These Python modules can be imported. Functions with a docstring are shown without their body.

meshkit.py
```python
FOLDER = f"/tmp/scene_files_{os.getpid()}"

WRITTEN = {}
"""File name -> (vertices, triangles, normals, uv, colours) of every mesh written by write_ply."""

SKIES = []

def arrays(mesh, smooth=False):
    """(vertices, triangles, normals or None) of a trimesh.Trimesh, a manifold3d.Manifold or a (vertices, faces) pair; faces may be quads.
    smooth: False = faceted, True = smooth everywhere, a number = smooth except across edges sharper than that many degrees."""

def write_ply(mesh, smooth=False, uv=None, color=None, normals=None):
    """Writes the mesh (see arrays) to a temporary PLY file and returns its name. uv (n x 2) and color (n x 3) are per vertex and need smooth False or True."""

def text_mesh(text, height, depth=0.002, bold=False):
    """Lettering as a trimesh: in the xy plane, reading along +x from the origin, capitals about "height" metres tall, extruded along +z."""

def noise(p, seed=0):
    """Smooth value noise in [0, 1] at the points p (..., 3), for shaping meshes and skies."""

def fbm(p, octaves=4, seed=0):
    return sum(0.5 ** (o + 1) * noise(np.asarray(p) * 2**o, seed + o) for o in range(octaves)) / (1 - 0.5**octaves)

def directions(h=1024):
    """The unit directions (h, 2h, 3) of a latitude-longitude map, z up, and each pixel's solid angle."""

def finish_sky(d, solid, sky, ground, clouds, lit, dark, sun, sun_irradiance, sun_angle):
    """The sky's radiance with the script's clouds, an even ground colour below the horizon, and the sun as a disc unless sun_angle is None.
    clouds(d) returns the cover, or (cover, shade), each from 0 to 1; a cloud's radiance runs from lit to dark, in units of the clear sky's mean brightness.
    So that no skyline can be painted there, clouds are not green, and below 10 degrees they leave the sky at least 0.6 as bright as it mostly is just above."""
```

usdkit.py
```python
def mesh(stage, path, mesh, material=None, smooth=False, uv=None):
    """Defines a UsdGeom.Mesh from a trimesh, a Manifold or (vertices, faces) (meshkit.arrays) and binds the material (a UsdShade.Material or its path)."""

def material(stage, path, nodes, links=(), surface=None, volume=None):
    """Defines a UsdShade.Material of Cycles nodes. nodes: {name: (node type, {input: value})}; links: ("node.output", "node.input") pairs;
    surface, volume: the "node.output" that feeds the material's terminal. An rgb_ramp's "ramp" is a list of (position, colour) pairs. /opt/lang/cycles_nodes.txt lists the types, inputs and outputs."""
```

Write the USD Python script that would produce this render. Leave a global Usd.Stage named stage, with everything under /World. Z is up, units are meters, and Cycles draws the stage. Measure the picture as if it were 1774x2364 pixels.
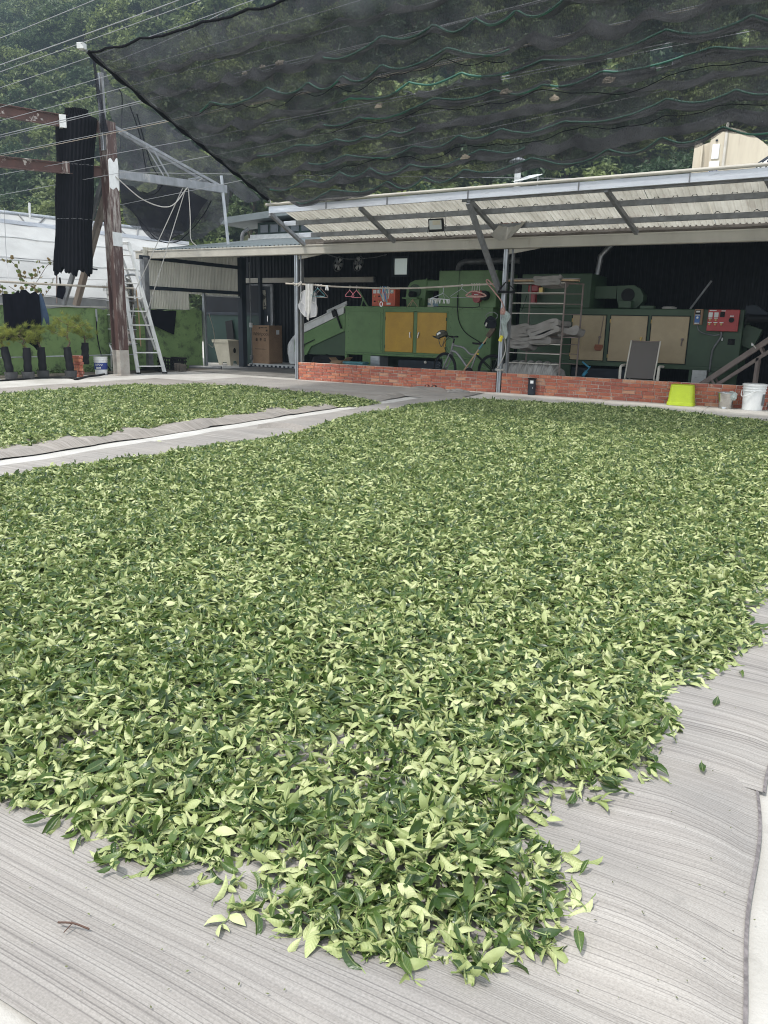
import math, random
import numpy as np, trimesh, usdkit, meshkit
from shapely.geometry import Polygon, LineString, Point
from shapely import affinity
from pxr import Usd, UsdGeom, UsdLux, UsdShade, Gf, Sdf, Vt

stage = Usd.Stage.CreateInMemory()
UsdGeom.SetStageUpAxis(stage, 'Z'); UsdGeom.SetStageMetersPerUnit(stage, 1.0)
UsdGeom.Xform.Define(stage, '/World'); UsdGeom.Scope.Define(stage, '/World/Looks')
rnd = random.Random(7); rng = np.random.default_rng(7)
PI = math.pi

# ------------------------------------------------------------------ camera (world x runs along the factory's brick wall, y away from the yard)
EYE = np.array([9.926, -13.889, 1.25]); FPX = 1750.0; PCX, PCY = 887.0, 1182.0
HF = np.array([-0.48456, 0.87476, 0.0]); HR = np.array([0.87476, 0.48456, 0.0]); UZ = np.array([0, 0, 1.0])
PITCH, ROLL = math.radians(14.0), math.radians(1.25)
FWD = HF * math.cos(PITCH) - UZ * math.sin(PITCH); UP0 = HF * math.sin(PITCH) + UZ * math.cos(PITCH)
RGT = HR * math.cos(ROLL) + UP0 * math.sin(ROLL); UPV = -HR * math.sin(ROLL) + UP0 * math.cos(ROLL)
cam = UsdGeom.Camera.Define(stage, '/World/camera')
m = Gf.Matrix4d(1.0)
for i, v in enumerate((RGT, UPV, -FWD, EYE)):
    m.SetRow(i, Gf.Vec4d(float(v[0]), float(v[1]), float(v[2]), 1.0 if i == 3 else 0.0))
cam.AddTransformOp().Set(m)
cam.CreateFocalLengthAttr(26.0); cam.CreateHorizontalApertureAttr(26.0 * 1774 / FPX)
cam.CreateClippingRangeAttr(Gf.Vec2f(0.05, 5000))
cam.CreateExposureAttr(1.14)

# ------------------------------------------------------------------ sky and sun: bright hazy overcast
SUN_DIR = HF * -0.35 - HR * 0.45 + UZ * 1.15; SUN_DIR = SUN_DIR / np.linalg.norm(SUN_DIR)
SUN_EL = math.asin(SUN_DIR[2]); SUN_ROT = math.atan2(SUN_DIR[0], SUN_DIR[1])
sky_mat = usdkit.material(stage, '/World/Looks/sky_look', {
    'sky': ('sky_texture', {'sky_type': 'single_scattering', 'sun_disc': False, 'sun_elevation': SUN_EL, 'sun_rotation': SUN_ROT, 'aerosol_density': 2.5}),
    'tc': ('texture_coordinate', {}), 'n': ('noise_texture', {'scale': 2.2, 'detail': 6.0, 'roughness': 0.6}),
    'r': ('rgb_ramp', {'ramp': [(0.25, (0.35, 0.35, 0.35)), (0.6, (0.9, 0.9, 0.9))]}),
    'mx': ('mix', {'color2': (9.0, 9.2, 9.5)}), 'bg': ('background_shader', {'strength': 0.088})},
    [('tc.generated', 'n.vector'), ('n.fac', 'r.fac'), ('r.color', 'mx.fac'), ('sky.color', 'mx.color1'), ('mx.color', 'bg.color')], surface='bg.background')
dome = UsdLux.DomeLight.Define(stage, '/World/sky')
UsdShade.MaterialBindingAPI.Apply(dome.GetPrim()).Bind(sky_mat)
dome.GetPrim().SetCustomDataByKey('kind', 'structure')
sun = UsdLux.DistantLight.Define(stage, '/World/sun')
sun.CreateIntensityAttr(0.5); sun.CreateAngleAttr(7.0); sun.CreateColorAttr(Gf.Vec3f(1.0, 0.96, 0.9)); sun.CreateNormalizeAttr(True)
_z = SUN_DIR; _x = np.cross([0, 1.0, 0], _z); _x /= np.linalg.norm(_x); _y = np.cross(_z, _x)
m = Gf.Matrix4d(1.0)
for i, v in enumerate((_x, _y, _z)):
    m.SetRow(i, Gf.Vec4d(float(v[0]), float(v[1]), float(v[2]), 0.0))
sun.AddTransformOp().Set(m)

# ------------------------------------------------------------------ where a line of sight meets a real plane
def ray(x, y): return FWD + RGT * (x - PCX) / FPX - UPV * (y - PCY) / FPX
def onz(x, y, z=0.0):
    d = ray(x, y); return EYE + d * (z - EYE[2]) / d[2]
def onp(x, y, p, n):
    d = ray(x, y); n = np.asarray(n, float); return EYE + d * np.dot(np.asarray(p, float) - EYE, n) / np.dot(d, n)
def ony(x, y, k): return onp(x, y, (0, k, 0), (0, 1, 0))
VS = 1.06867                                     # view picture -> source picture
def gv(x, y, z=0.0): return onz(x * VS, y * VS, z)
def far(x, y, depth):
    d = ray(x, y); return EYE + d * depth / np.dot(d, HF)

# ------------------------------------------------------------------ materials
MATS = {}
def C(r, g, b): return tuple(((c / 255 / 12.92) if c <= 10 else ((c / 255 + 0.055) / 1.055) ** 2.4) for c in (r, g, b))
def M(name, c1, c2=None, scale=6.0, rough=0.6, metal=0.0, bump=0.0, bscale=60.0, spec=0.5, lo=0.35, hi=0.65, sc3=None, detail=6.0, spots=None, trans=0.0, rvar=0.0, coat=0.0):
    """A surface: two tones of one noise, optional specks of a third tone, relief and gloss that vary."""
    if c2 is None: c2 = tuple(x * 0.78 for x in c1)
    nodes = {'tc': ('texture_coordinate', {}), 'mp': ('mapping', {'scale': sc3 or (1, 1, 1)}),
             'n': ('noise_texture', {'scale': scale, 'detail': detail, 'roughness': 0.6}),
             'r': ('rgb_ramp', {'ramp': [(lo, c1), (hi, c2)]}),
             'p': ('principled_bsdf', {'roughness': rough, 'metallic': metal, 'specular_ior_level': spec, 'coat_weight': coat})}
    links = [('tc.object', 'mp.vector'), ('mp.vector', 'n.vector'), ('n.fac', 'r.fac')]
    col = 'r.color'
    if spots:
        sc, sl, sh, scol = spots
        nodes['n2'] = ('noise_texture', {'scale': sc, 'detail': 8.0, 'roughness': 0.7}); nodes['r2'] = ('rgb_ramp', {'ramp': [(sl, (0, 0, 0)), (sh, (1, 1, 1))]})
        nodes['mx'] = ('mix', {'color2': scol})
        links += [('mp.vector', 'n2.vector'), ('n2.fac', 'r2.fac'), ('r2.color', 'mx.fac'), (col, 'mx.color1')]; col = 'mx.color'
    if rvar:
        nodes['rr'] = ('map_range', {'from_min': 0.3, 'from_max': 0.7, 'to_min': rough - rvar, 'to_max': rough + rvar}); links += [('n.fac', 'rr.value'), ('rr.result', 'p.roughness')]
    if bump:
        nodes['nb'] = ('noise_texture', {'scale': bscale, 'detail': 5.0}); nodes['b'] = ('bump', {'strength': min(1.0, bump), 'distance': 0.004})
        links += [('mp.vector', 'nb.vector'), ('nb.fac', 'b.height'), ('b.normal', 'p.normal')]
    links.append((col, 'p.base_color')); out = 'p.BSDF'
    if trans:
        nodes['t'] = ('translucent_bsdf', {}); nodes['mc'] = ('mix_closure', {'fac': trans})
        links += [(col, 't.color'), ('p.BSDF', 'mc.closure1'), ('t.BSDF', 'mc.closure2')]; out = 'mc.closure'
    MATS[name] = usdkit.material(stage, '/World/Looks/' + name, nodes, links, surface=out)
    return MATS[name]

M('concrete', (0.47, 0.455, 0.425), (0.36, 0.345, 0.315), scale=1.6, rough=0.85, bump=0.6, bscale=90, spots=(7.0, 0.56, 0.72, (0.30, 0.285, 0.26)), detail=9)
M('concrete_pale', (0.50, 0.49, 0.465), (0.40, 0.39, 0.365), scale=3, rough=0.85, bump=0.5, bscale=120)
M('floor_dark', (0.20, 0.19, 0.175), (0.13, 0.125, 0.115), scale=2, rough=0.8, bump=0.3)
M('mortar', (0.60, 0.53, 0.46), (0.50, 0.43, 0.37), scale=14, rough=0.9, bump=0.5)
for i, (a, b) in enumerate([((0.46, 0.145, 0.085), (0.34, 0.105, 0.066)), ((0.37, 0.115, 0.076), (0.28, 0.088, 0.06)), ((0.52, 0.20, 0.11), (0.42, 0.15, 0.085)), ((0.55, 0.30, 0.19), (0.46, 0.23, 0.145))]):
    M('brick_%d' % i, a, b, scale=30, rough=0.85, bump=0.7, bscale=110, sc3=(1, 1, 0.25), spots=(30.0, 0.56, 0.62, (0.52, 0.33, 0.25)))
M('galv', (0.42, 0.44, 0.46), (0.32, 0.34, 0.36), scale=9, rough=0.42, metal=0.75, sc3=(1, 1, 0.3), rvar=0.12, spots=(5, 0.55, 0.72, (0.55, 0.56, 0.57)))
M('galv_mid', (0.25, 0.26, 0.275), (0.18, 0.19, 0.20), scale=9, rough=0.5, metal=0.3, sc3=(1, 1, 0.3), rvar=0.1, spots=(6, 0.58, 0.68, (0.42, 0.41, 0.37)))
M('galv_dull', (0.21, 0.215, 0.22), (0.15, 0.155, 0.16), scale=8, rough=0.55, metal=0.4, rvar=0.1)
M('galv_bright', (0.62, 0.64, 0.67), (0.48, 0.50, 0.54), scale=5, rough=0.38, metal=0.6, sc3=(0.4, 1, 4), rvar=0.1, spots=(14, 0.58, 0.7, (0.36, 0.37, 0.39)))
M('steel_white', (0.60, 0.61, 0.60), (0.48, 0.49, 0.48), scale=7, rough=0.4)
M('alu', (0.66, 0.66, 0.64), (0.52, 0.52, 0.50), scale=12, rough=0.42, metal=0.35, sc3=(1, 1, 0.2))
M('stainless', (0.55, 0.54, 0.52), (0.44, 0.43, 0.41), scale=5, rough=0.2, metal=0.95, rvar=0.08)
M('rust', (0.085, 0.045, 0.038), (0.055, 0.032, 0.029), scale=7, rough=0.75, bump=0.5, bscale=40, sc3=(1, 1, 0.16), spots=(4.5, 0.51, 0.60, (0.34, 0.31, 0.28)), detail=10)
M('rust_beam', (0.10, 0.047, 0.038), (0.065, 0.034, 0.029), scale=5, rough=0.7, bump=0.5, bscale=40, spots=(2.2, 0.57, 0.61, (0.50, 0.46, 0.42)), detail=10)
M('rust_base', (0.40, 0.38, 0.34), (0.30, 0.27, 0.24), scale=6, rough=0.85, bump=0.6, bscale=30, spots=(4.0, 0.6, 0.68, (0.14, 0.06, 0.045)))
M('rust_wood', (0.24, 0.20, 0.165), (0.15, 0.115, 0.09), scale=9, rough=0.85, bump=0.8, bscale=25, sc3=(1, 1, 0.2), spots=(6, 0.58, 0.66, (0.06, 0.04, 0.035)))
M('gutter', (0.42, 0.395, 0.34), (0.34, 0.32, 0.275), scale=2.2, rough=0.55, sc3=(1, 1, 0.4), spots=(3, 0.62, 0.74, (0.24, 0.22, 0.18)))
M('roof_slate', (0.16, 0.185, 0.19), (0.12, 0.14, 0.145), scale=2, rough=0.75, spec=0.25, spots=(6, 0.6, 0.75, (0.22, 0.24, 0.245)))
M('dark_sheet', (0.010, 0.012, 0.017), (0.007, 0.008, 0.012), scale=3, rough=0.6, spec=0.25)
M('dark_paint', (0.022, 0.029, 0.040), (0.015, 0.02, 0.028), scale=3, rough=0.55, spec=0.3)
M('black_rubber', (0.011, 0.011, 0.012), (0.007, 0.007, 0.008), scale=20, rough=0.6, spec=0.25)
M('canopy_panel', (0.56, 0.54, 0.475), (0.40, 0.38, 0.325), scale=5, rough=0.55, sc3=(1.0, 0.15, 1), spots=(3.2, 0.58, 0.78, (0.30, 0.24, 0.21)), trans=0.45)
M('translucent_wall', (0.62, 0.60, 0.53), (0.42, 0.41, 0.36), scale=1.7, rough=0.45, sc3=(1, 1, 0.25), trans=0.55)
M('greenhouse_film', (0.50, 0.51, 0.505), (0.41, 0.415, 0.41), scale=1.5, rough=0.45, trans=0.3)
M('window_film', (0.80, 0.84, 0.82), (0.74, 0.78, 0.76), scale=1.5, rough=0.4, trans=0.85)
M('grey_film', (0.30, 0.30, 0.31), (0.22, 0.22, 0.23), scale=3, rough=0.5, trans=0.3)
M('wall_green', (0.18, 0.275, 0.10), (0.13, 0.205, 0.075), scale=2.2, rough=0.8, bump=0.5, bscale=45, spots=(4.5, 0.51, 0.66, (0.05, 0.07, 0.035)), detail=10)
M('machine_green', (0.115, 0.215, 0.075), (0.088, 0.17, 0.058), scale=2.5, rough=0.45, bump=0.08, spots=(7, 0.62, 0.78, (0.05, 0.075, 0.032)))
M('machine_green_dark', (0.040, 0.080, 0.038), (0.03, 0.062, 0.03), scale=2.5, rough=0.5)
M('door_yellow', (0.52, 0.30, 0.02), (0.43, 0.24, 0.018), scale=3, rough=0.42, spots=(30, 0.70, 0.76, (0.16, 0.08, 0.02)))
M('door_beige', (0.42, 0.33, 0.20), (0.36, 0.28, 0.17), scale=3, rough=0.5, spots=(22, 0.70, 0.78, (0.2, 0.15, 0.09)))
M('ctrl_orange', (0.55, 0.09, 0.035), (0.47, 0.075, 0.03), scale=4, rough=0.4)
M('ctrl_red', (0.42, 0.03, 0.03), (0.35, 0.025, 0.025), scale=4, rough=0.4)
M('burner_red', (0.30, 0.018, 0.02), (0.22, 0.014, 0.016), scale=6, rough=0.35)
M('white_paint', (0.72, 0.72, 0.70), (0.60, 0.60, 0.58), scale=8, rough=0.5)
M('plastic_white', (0.78, 0.79, 0.78), (0.70, 0.71, 0.70), scale=5, rough=0.35)
M('plastic_cream', (0.52, 0.48, 0.38), (0.44, 0.40, 0.31), scale=4, rough=0.5)
M('lime', (0.43, 0.54, 0.024), (0.36, 0.46, 0.02), scale=5, rough=0.45, spots=(24, 0.70, 0.78, (0.3, 0.36, 0.05)))
M('blue_print', (0.03, 0.055, 0.24), (0.025, 0.045, 0.2), scale=6, rough=0.5)
M('panel_blue', (0.03, 0.13, 0.36), (0.025, 0.1, 0.3), scale=6, rough=0.4)
M('brass', (0.45, 0.33, 0.12), (0.35, 0.25, 0.09), scale=9, rough=0.35, metal=0.8)
M('cardboard', (0.33, 0.21, 0.125), (0.28, 0.175, 0.105), scale=4, rough=0.8)
M('ink_brown', (0.06, 0.035, 0.022), scale=5, rough=0.8)
M('teal_sheet', (0.007, 0.032, 0.025), (0.005, 0.024, 0.019), scale=2.5, rough=0.6)
M('terracotta', (0.30, 0.10, 0.05), (0.22, 0.075, 0.04), scale=8, rough=0.7)
M('wood_pale', (0.48, 0.33, 0.20), (0.38, 0.25, 0.14), scale=12, rough=0.6, sc3=(1, 1, 0.2))
M('bamboo', (0.42, 0.38, 0.32), (0.33, 0.29, 0.24), scale=10, rough=0.6)
M('cloth_black', (0.009, 0.009, 0.014), (0.006, 0.006, 0.009), scale=8, rough=0.95, spec=0.06)
M('cloth_navy', (0.055, 0.085, 0.14), (0.04, 0.06, 0.105), scale=8, rough=0.9, spec=0.2)
M('cloth_white', (0.72, 0.71, 0.68), (0.60, 0.59, 0.56), scale=9, rough=0.9, spec=0.2, trans=0.25)
M('cloth_camo', (0.12, 0.11, 0.08), (0.055, 0.055, 0.04), scale=14, rough=0.9, lo=0.45, hi=0.55)
M('pink', (0.60, 0.20, 0.23), (0.52, 0.16, 0.19), scale=8, rough=0.45)
M('teal_plastic', (0.10, 0.26, 0.29), (0.07, 0.2, 0.23), scale=8, rough=0.45)
M('rope_red', (0.34, 0.13, 0.11), (0.45, 0.33, 0.28), scale=70, rough=0.8)
M('rope_white', (0.44, 0.425, 0.39), (0.35, 0.335, 0.305), scale=30, rough=0.7)
M('wire', (0.30, 0.305, 0.315), (0.21, 0.215, 0.225), scale=3, rough=0.5, metal=0.3)
M('wire_tan', (0.36, 0.31, 0.25), (0.28, 0.24, 0.19), scale=3, rough=0.6)
M('green_cord', (0.035, 0.15, 0.105), (0.026, 0.11, 0.078), scale=6, rough=0.6)
M('yellow', (0.68, 0.58, 0.03), (0.6, 0.5, 0.02), scale=6, rough=0.4)
M('bike_silver', (0.30, 0.30, 0.295), (0.24, 0.24, 0.235), scale=4, rough=0.3, metal=0.4)
M('chair_mesh', (0.135, 0.12, 0.11), (0.10, 0.088, 0.08), scale=120, rough=0.8, sc3=(1, 1, 0.1))
M('chair_frame', (0.58, 0.55, 0.48), (0.48, 0.45, 0.39), scale=6, rough=0.45)
M('brown_steel', (0.20, 0.155, 0.135), (0.15, 0.115, 0.10), scale=6, rough=0.55)
M('black_bag', (0.012, 0.0125, 0.016), (0.008, 0.008, 0.010), scale=15, rough=0.6, bump=0.8, bscale=30, spec=0.2)
M('pot_grey', (0.06, 0.06, 0.062), (0.045, 0.045, 0.047), scale=8, rough=0.7)
M('bark', (0.12, 0.085, 0.06), (0.07, 0.05, 0.036), scale=14, rough=0.9, bump=0.8, bscale=30)
M('dry_wood', (0.11, 0.095, 0.08), (0.07, 0.06, 0.05), scale=10, rough=0.9, bump=0.7)
M('glass_grey', (0.52, 0.54, 0.52), (0.42, 0.44, 0.43), scale=2, rough=0.25)
M('window_grey', (0.09, 0.105, 0.12), (0.06, 0.07, 0.085), scale=2, rough=0.25)
M('tank_beige', (0.60, 0.54, 0.42), (0.50, 0.44, 0.34), scale=2, rough=0.6, sc3=(1.5, 1.5, 0.25), spots=(2.5, 0.58, 0.75, (0.40, 0.33, 0.25)))
M('soil', (0.075, 0.065, 0.052), (0.05, 0.043, 0.035), scale=6, rough=0.95, bump=0.8, bscale=30)
M('paper_print', (0.62, 0.60, 0.50), (0.20, 0.30, 0.36), scale=11, rough=0.6, lo=0.48, hi=0.54)
M('paper_door', (0.34, 0.32, 0.26), (0.035, 0.035, 0.03), scale=9, rough=0.7, lo=0.47, hi=0.52)
M('clear_bag', (0.52, 0.58, 0.55), (0.36, 0.42, 0.40), scale=9, rough=0.25, trans=0.3, spots=(16, 0.62, 0.66, (0.30, 0.16, 0.07)))
M('mesh_black', (0.02, 0.02, 0.022), rough=0.8)
M('blue_grip', (0.06, 0.30, 0.46), rough=0.4)
M('corr_dark', (0.30, 0.29, 0.26), (0.24, 0.23, 0.205), scale=3, rough=0.5)
M('twig', (0.10, 0.055, 0.04), (0.07, 0.04, 0.03), scale=20, rough=0.8)

def foliage(name, c1, c2, scale, trans=0.3, rough=0.55, rand=0.35):
    MATS[name] = usdkit.material(stage, '/World/Looks/' + name, {
        'g': ('geometry', {}), 'n': ('noise_texture', {'scale': scale, 'detail': 4.0}), 'oi': ('object_info', {}),
        'ad': ('math', {'math_type': 'multiply_add', 'value2': rand, 'value3': 0.5 - rand / 2}), 'sm': ('math', {'math_type': 'add'}), 'hf': ('math', {'math_type': 'multiply', 'value2': 0.5}),
        'r': ('rgb_ramp', {'ramp': [(0.36, c1), (0.64, c2)]}), 'p': ('principled_bsdf', {'roughness': rough, 'specular_ior_level': 0.35}),
        't': ('translucent_bsdf', {}), 'mc': ('mix_closure', {'fac': trans})},
        [('g.position', 'n.vector'), ('oi.random', 'ad.value1'), ('n.fac', 'sm.value1'), ('ad.value', 'sm.value2'), ('sm.value', 'hf.value1'), ('hf.value', 'r.fac'),
         ('r.color', 'p.base_color'), ('r.color', 't.color'), ('p.BSDF', 'mc.closure1'), ('t.BSDF', 'mc.closure2')], surface='mc.closure')
foliage('hill_leaf', (0.034, 0.062, 0.024), (0.15, 0.185, 0.058), 0.30, rand=0.85)
foliage('near_leaf', (0.040, 0.070, 0.020), (0.19, 0.23, 0.056), 0.5, rand=0.7)
foliage('pine_needle', (0.12, 0.16, 0.034), (0.33, 0.35, 0.08), 9.0, trans=0.4)
foliage('vine_leaf', (0.09, 0.15, 0.03), (0.20, 0.14, 0.06), 5.0, rand=0.8)
foliage('weed_leaf', (0.03, 0.055, 0.02), (0.08, 0.11, 0.03), 9.0)

# a fresh tea leaf: dark glossy upper side, pale yellow-green underside, a paler midrib
def tea_mat(name, vein=1.0):
    MATS[name] = usdkit.material(stage, '/World/Looks/' + name, {
        'g': ('geometry', {}), 'n': ('noise_texture', {'scale': 21.0, 'detail': 3.0}), 'oi': ('object_info', {}), 'n2': ('noise_texture', {'scale': 140.0, 'detail': 2.0}),
        'av': ('math', {'math_type': 'add'}), 'hf': ('math', {'math_type': 'multiply', 'value2': 0.5}),
        'top': ('rgb_ramp', {'ramp': [(0.25, (0.022, 0.048, 0.015)), (0.5, (0.045, 0.090, 0.023)), (0.75, (0.095, 0.150, 0.036))]}),
        'und': ('rgb_ramp', {'ramp': [(0.25, (0.26, 0.315, 0.115)), (0.5, (0.40, 0.45, 0.195)), (0.75, (0.535, 0.57, 0.30))]}),
        'mx': ('mix', {}), 'rr': ('mix_float', {'a': 0.36, 'b': 0.55}), 'b': ('bump', {'strength': 0.35, 'distance': 0.0014}),
        'tc': ('texture_coordinate', {}), 'sx': ('separate_xyz', {}), 'ay': ('math', {'math_type': 'absolute'}), 'hb': ('math', {'math_type': 'multiply_add', 'value2': -0.8}), 'fq': ('math', {'math_type': 'multiply', 'value2': 1000.0}),
        'sn': ('math', {'math_type': 'sine'}), 'rib': ('map_range', {'from_min': 0.0004, 'from_max': 0.0013, 'to_min': 0.28 * vein, 'to_max': 0.0, 'clamp': True}), 'pv': ('math', {'math_type': 'multiply_add', 'value2': 0.4 * vein}),
        'vn': ('math', {'math_type': 'multiply_add', 'value2': 0.05 * vein, 'value3': 0.95}), 'mv': ('mix', {'mix_type': 'multiply', 'fac': 1.0}), 'mr': ('mix', {'color2': (0.42, 0.47, 0.20)}),
        'p': ('principled_bsdf', {'specular_ior_level': 0.5}), 't': ('translucent_bsdf', {'color': (0.20, 0.29, 0.06)}), 'mc': ('mix_closure', {'fac': 0.14})},
        [('g.position', 'n.vector'), ('g.position', 'n2.vector'), ('n.fac', 'av.value1'), ('oi.random', 'av.value2'), ('av.value', 'hf.value1'), ('hf.value', 'top.fac'), ('hf.value', 'und.fac'),
         ('g.backfacing', 'mx.fac'), ('top.color', 'mx.color1'), ('und.color', 'mx.color2'), ('g.backfacing', 'rr.fac'), ('rr.result', 'p.roughness'), ('tc.object', 'sx.vector'), ('sx.y', 'ay.value1'), ('ay.value', 'hb.value1'), ('sx.x', 'hb.value3'), ('hb.value', 'fq.value1'), ('fq.value', 'sn.value1'), ('ay.value', 'rib.value'), ('sn.value', 'pv.value1'), ('n2.fac', 'pv.value3'), ('pv.value', 'b.height'), ('b.normal', 'p.normal'),
         ('sn.value', 'vn.value1'), ('mx.color', 'mv.color1'), ('vn.value', 'mv.color2'), ('rib.result', 'mr.fac'), ('mv.color', 'mr.color1'), ('mr.color', 'p.base_color'), ('p.BSDF', 'mc.closure1'), ('t.BSDF', 'mc.closure2')], surface='mc.closure')
tea_mat('tea_leaf_look'); tea_mat('tea_sprig_look', 0.0)
M('crumb', (0.14, 0.17, 0.06), (0.07, 0.06, 0.04), scale=3, rough=0.8)
M('tea_stem', (0.20, 0.27, 0.08), (0.14, 0.2, 0.06), scale=20, rough=0.5)

# striped woven mat (st: u along the stripes, v across, in metres)
def mat_cloth(name, light, mid, dark):
    MATS[name] = usdkit.material(stage, '/World/Looks/' + name, {
        'tc': ('texture_coordinate', {}),
        'm1': ('mapping', {'scale': (0.05, 36.0, 1)}), 'n1': ('noise_texture', {'scale': 1.0, 'detail': 3.0, 'roughness': 0.6}),
        'm2': ('mapping', {'scale': (0.10, 240.0, 1)}), 'n2': ('noise_texture', {'scale': 1.0, 'detail': 1.0, 'roughness': 0.5}),
        'm3': ('mapping', {'scale': (2.2, 2.2, 1)}), 'n3': ('noise_texture', {'scale': 1.0, 'detail': 6.0}),
        'mw': ('mapping', {'scale': (170, 230, 1)}), 'w': ('noise_texture', {'scale': 1.0, 'detail': 1.0}), 'wr': ('rgb_ramp', {'ramp': [(0.3, (0.87, 0.87, 0.87)), (0.7, (1.08, 1.08, 1.08))]}), 'mg': ('mix', {'mix_type': 'multiply', 'fac': 1.0}),
        'ms': ('mapping', {'scale': (5.0, 5.0, 1)}), 'ns': ('noise_texture', {'scale': 1.0, 'detail': 4.0}), 'rs': ('rgb_ramp', {'ramp': [(0.66, (0, 0, 0)), (0.74, (1, 1, 1))]}),
        'a': ('rgb_ramp', {'ramp': [(0.34, light), (0.66, mid)]}), 'l': ('rgb_ramp', {'ramp': [(0.53, (0, 0, 0)), (0.66, (0.52, 0.52, 0.52))]}),
        'mx': ('mix', {'color2': dark}), 'd': ('rgb_ramp', {'ramp': [(0.3, (0.80, 0.80, 0.80)), (0.7, (1.0, 0.985, 0.96))]}),
        'mu': ('mix', {'mix_type': 'multiply', 'fac': 1.0}), 'st': ('mix', {'color2': tuple(x * 0.45 for x in mid)}), 'sf': ('math', {'math_type': 'multiply', 'value2': 0.55}),
        'b': ('bump', {'strength': 0.35, 'distance': 0.003}), 'p': ('principled_bsdf', {'roughness': 0.75, 'specular_ior_level': 0.25})},
        [('tc.UV', 'm1.vector'), ('m1.vector', 'n1.vector'), ('tc.UV', 'm2.vector'), ('m2.vector', 'n2.vector'), ('tc.UV', 'm3.vector'), ('m3.vector', 'n3.vector'),
         ('tc.UV', 'ms.vector'), ('ms.vector', 'ns.vector'), ('ns.fac', 'rs.fac'),
         ('n1.fac', 'a.fac'), ('n2.fac', 'l.fac'), ('l.color', 'mx.fac'), ('a.color', 'mx.color1'), ('n3.fac', 'd.fac'), ('mx.color', 'mu.color1'), ('d.color', 'mu.color2'),
         ('rs.color', 'sf.value1'), ('sf.value', 'st.fac'), ('tc.UV', 'mw.vector'), ('mw.vector', 'w.vector'), ('w.fac', 'wr.fac'), ('mu.color', 'mg.color1'), ('wr.color', 'mg.color2'), ('mg.color', 'st.color1'), ('st.color', 'p.base_color'), ('n2.fac', 'b.height'), ('b.normal', 'p.normal')], surface='p.BSDF')
mat_cloth('mat_grey', (0.38, 0.362, 0.342), (0.285, 0.268, 0.252), (0.085, 0.08, 0.08))
mat_cloth('mat_brown', (0.36, 0.335, 0.31), (0.25, 0.23, 0.21), (0.13, 0.115, 0.105))
mat_cloth('mat_stack', (0.27, 0.26, 0.245), (0.20, 0.19, 0.18), (0.10, 0.095, 0.09))
mat_cloth('mat_stack_pale', (0.36, 0.35, 0.33), (0.22, 0.21, 0.20), (0.10, 0.095, 0.09))

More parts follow.
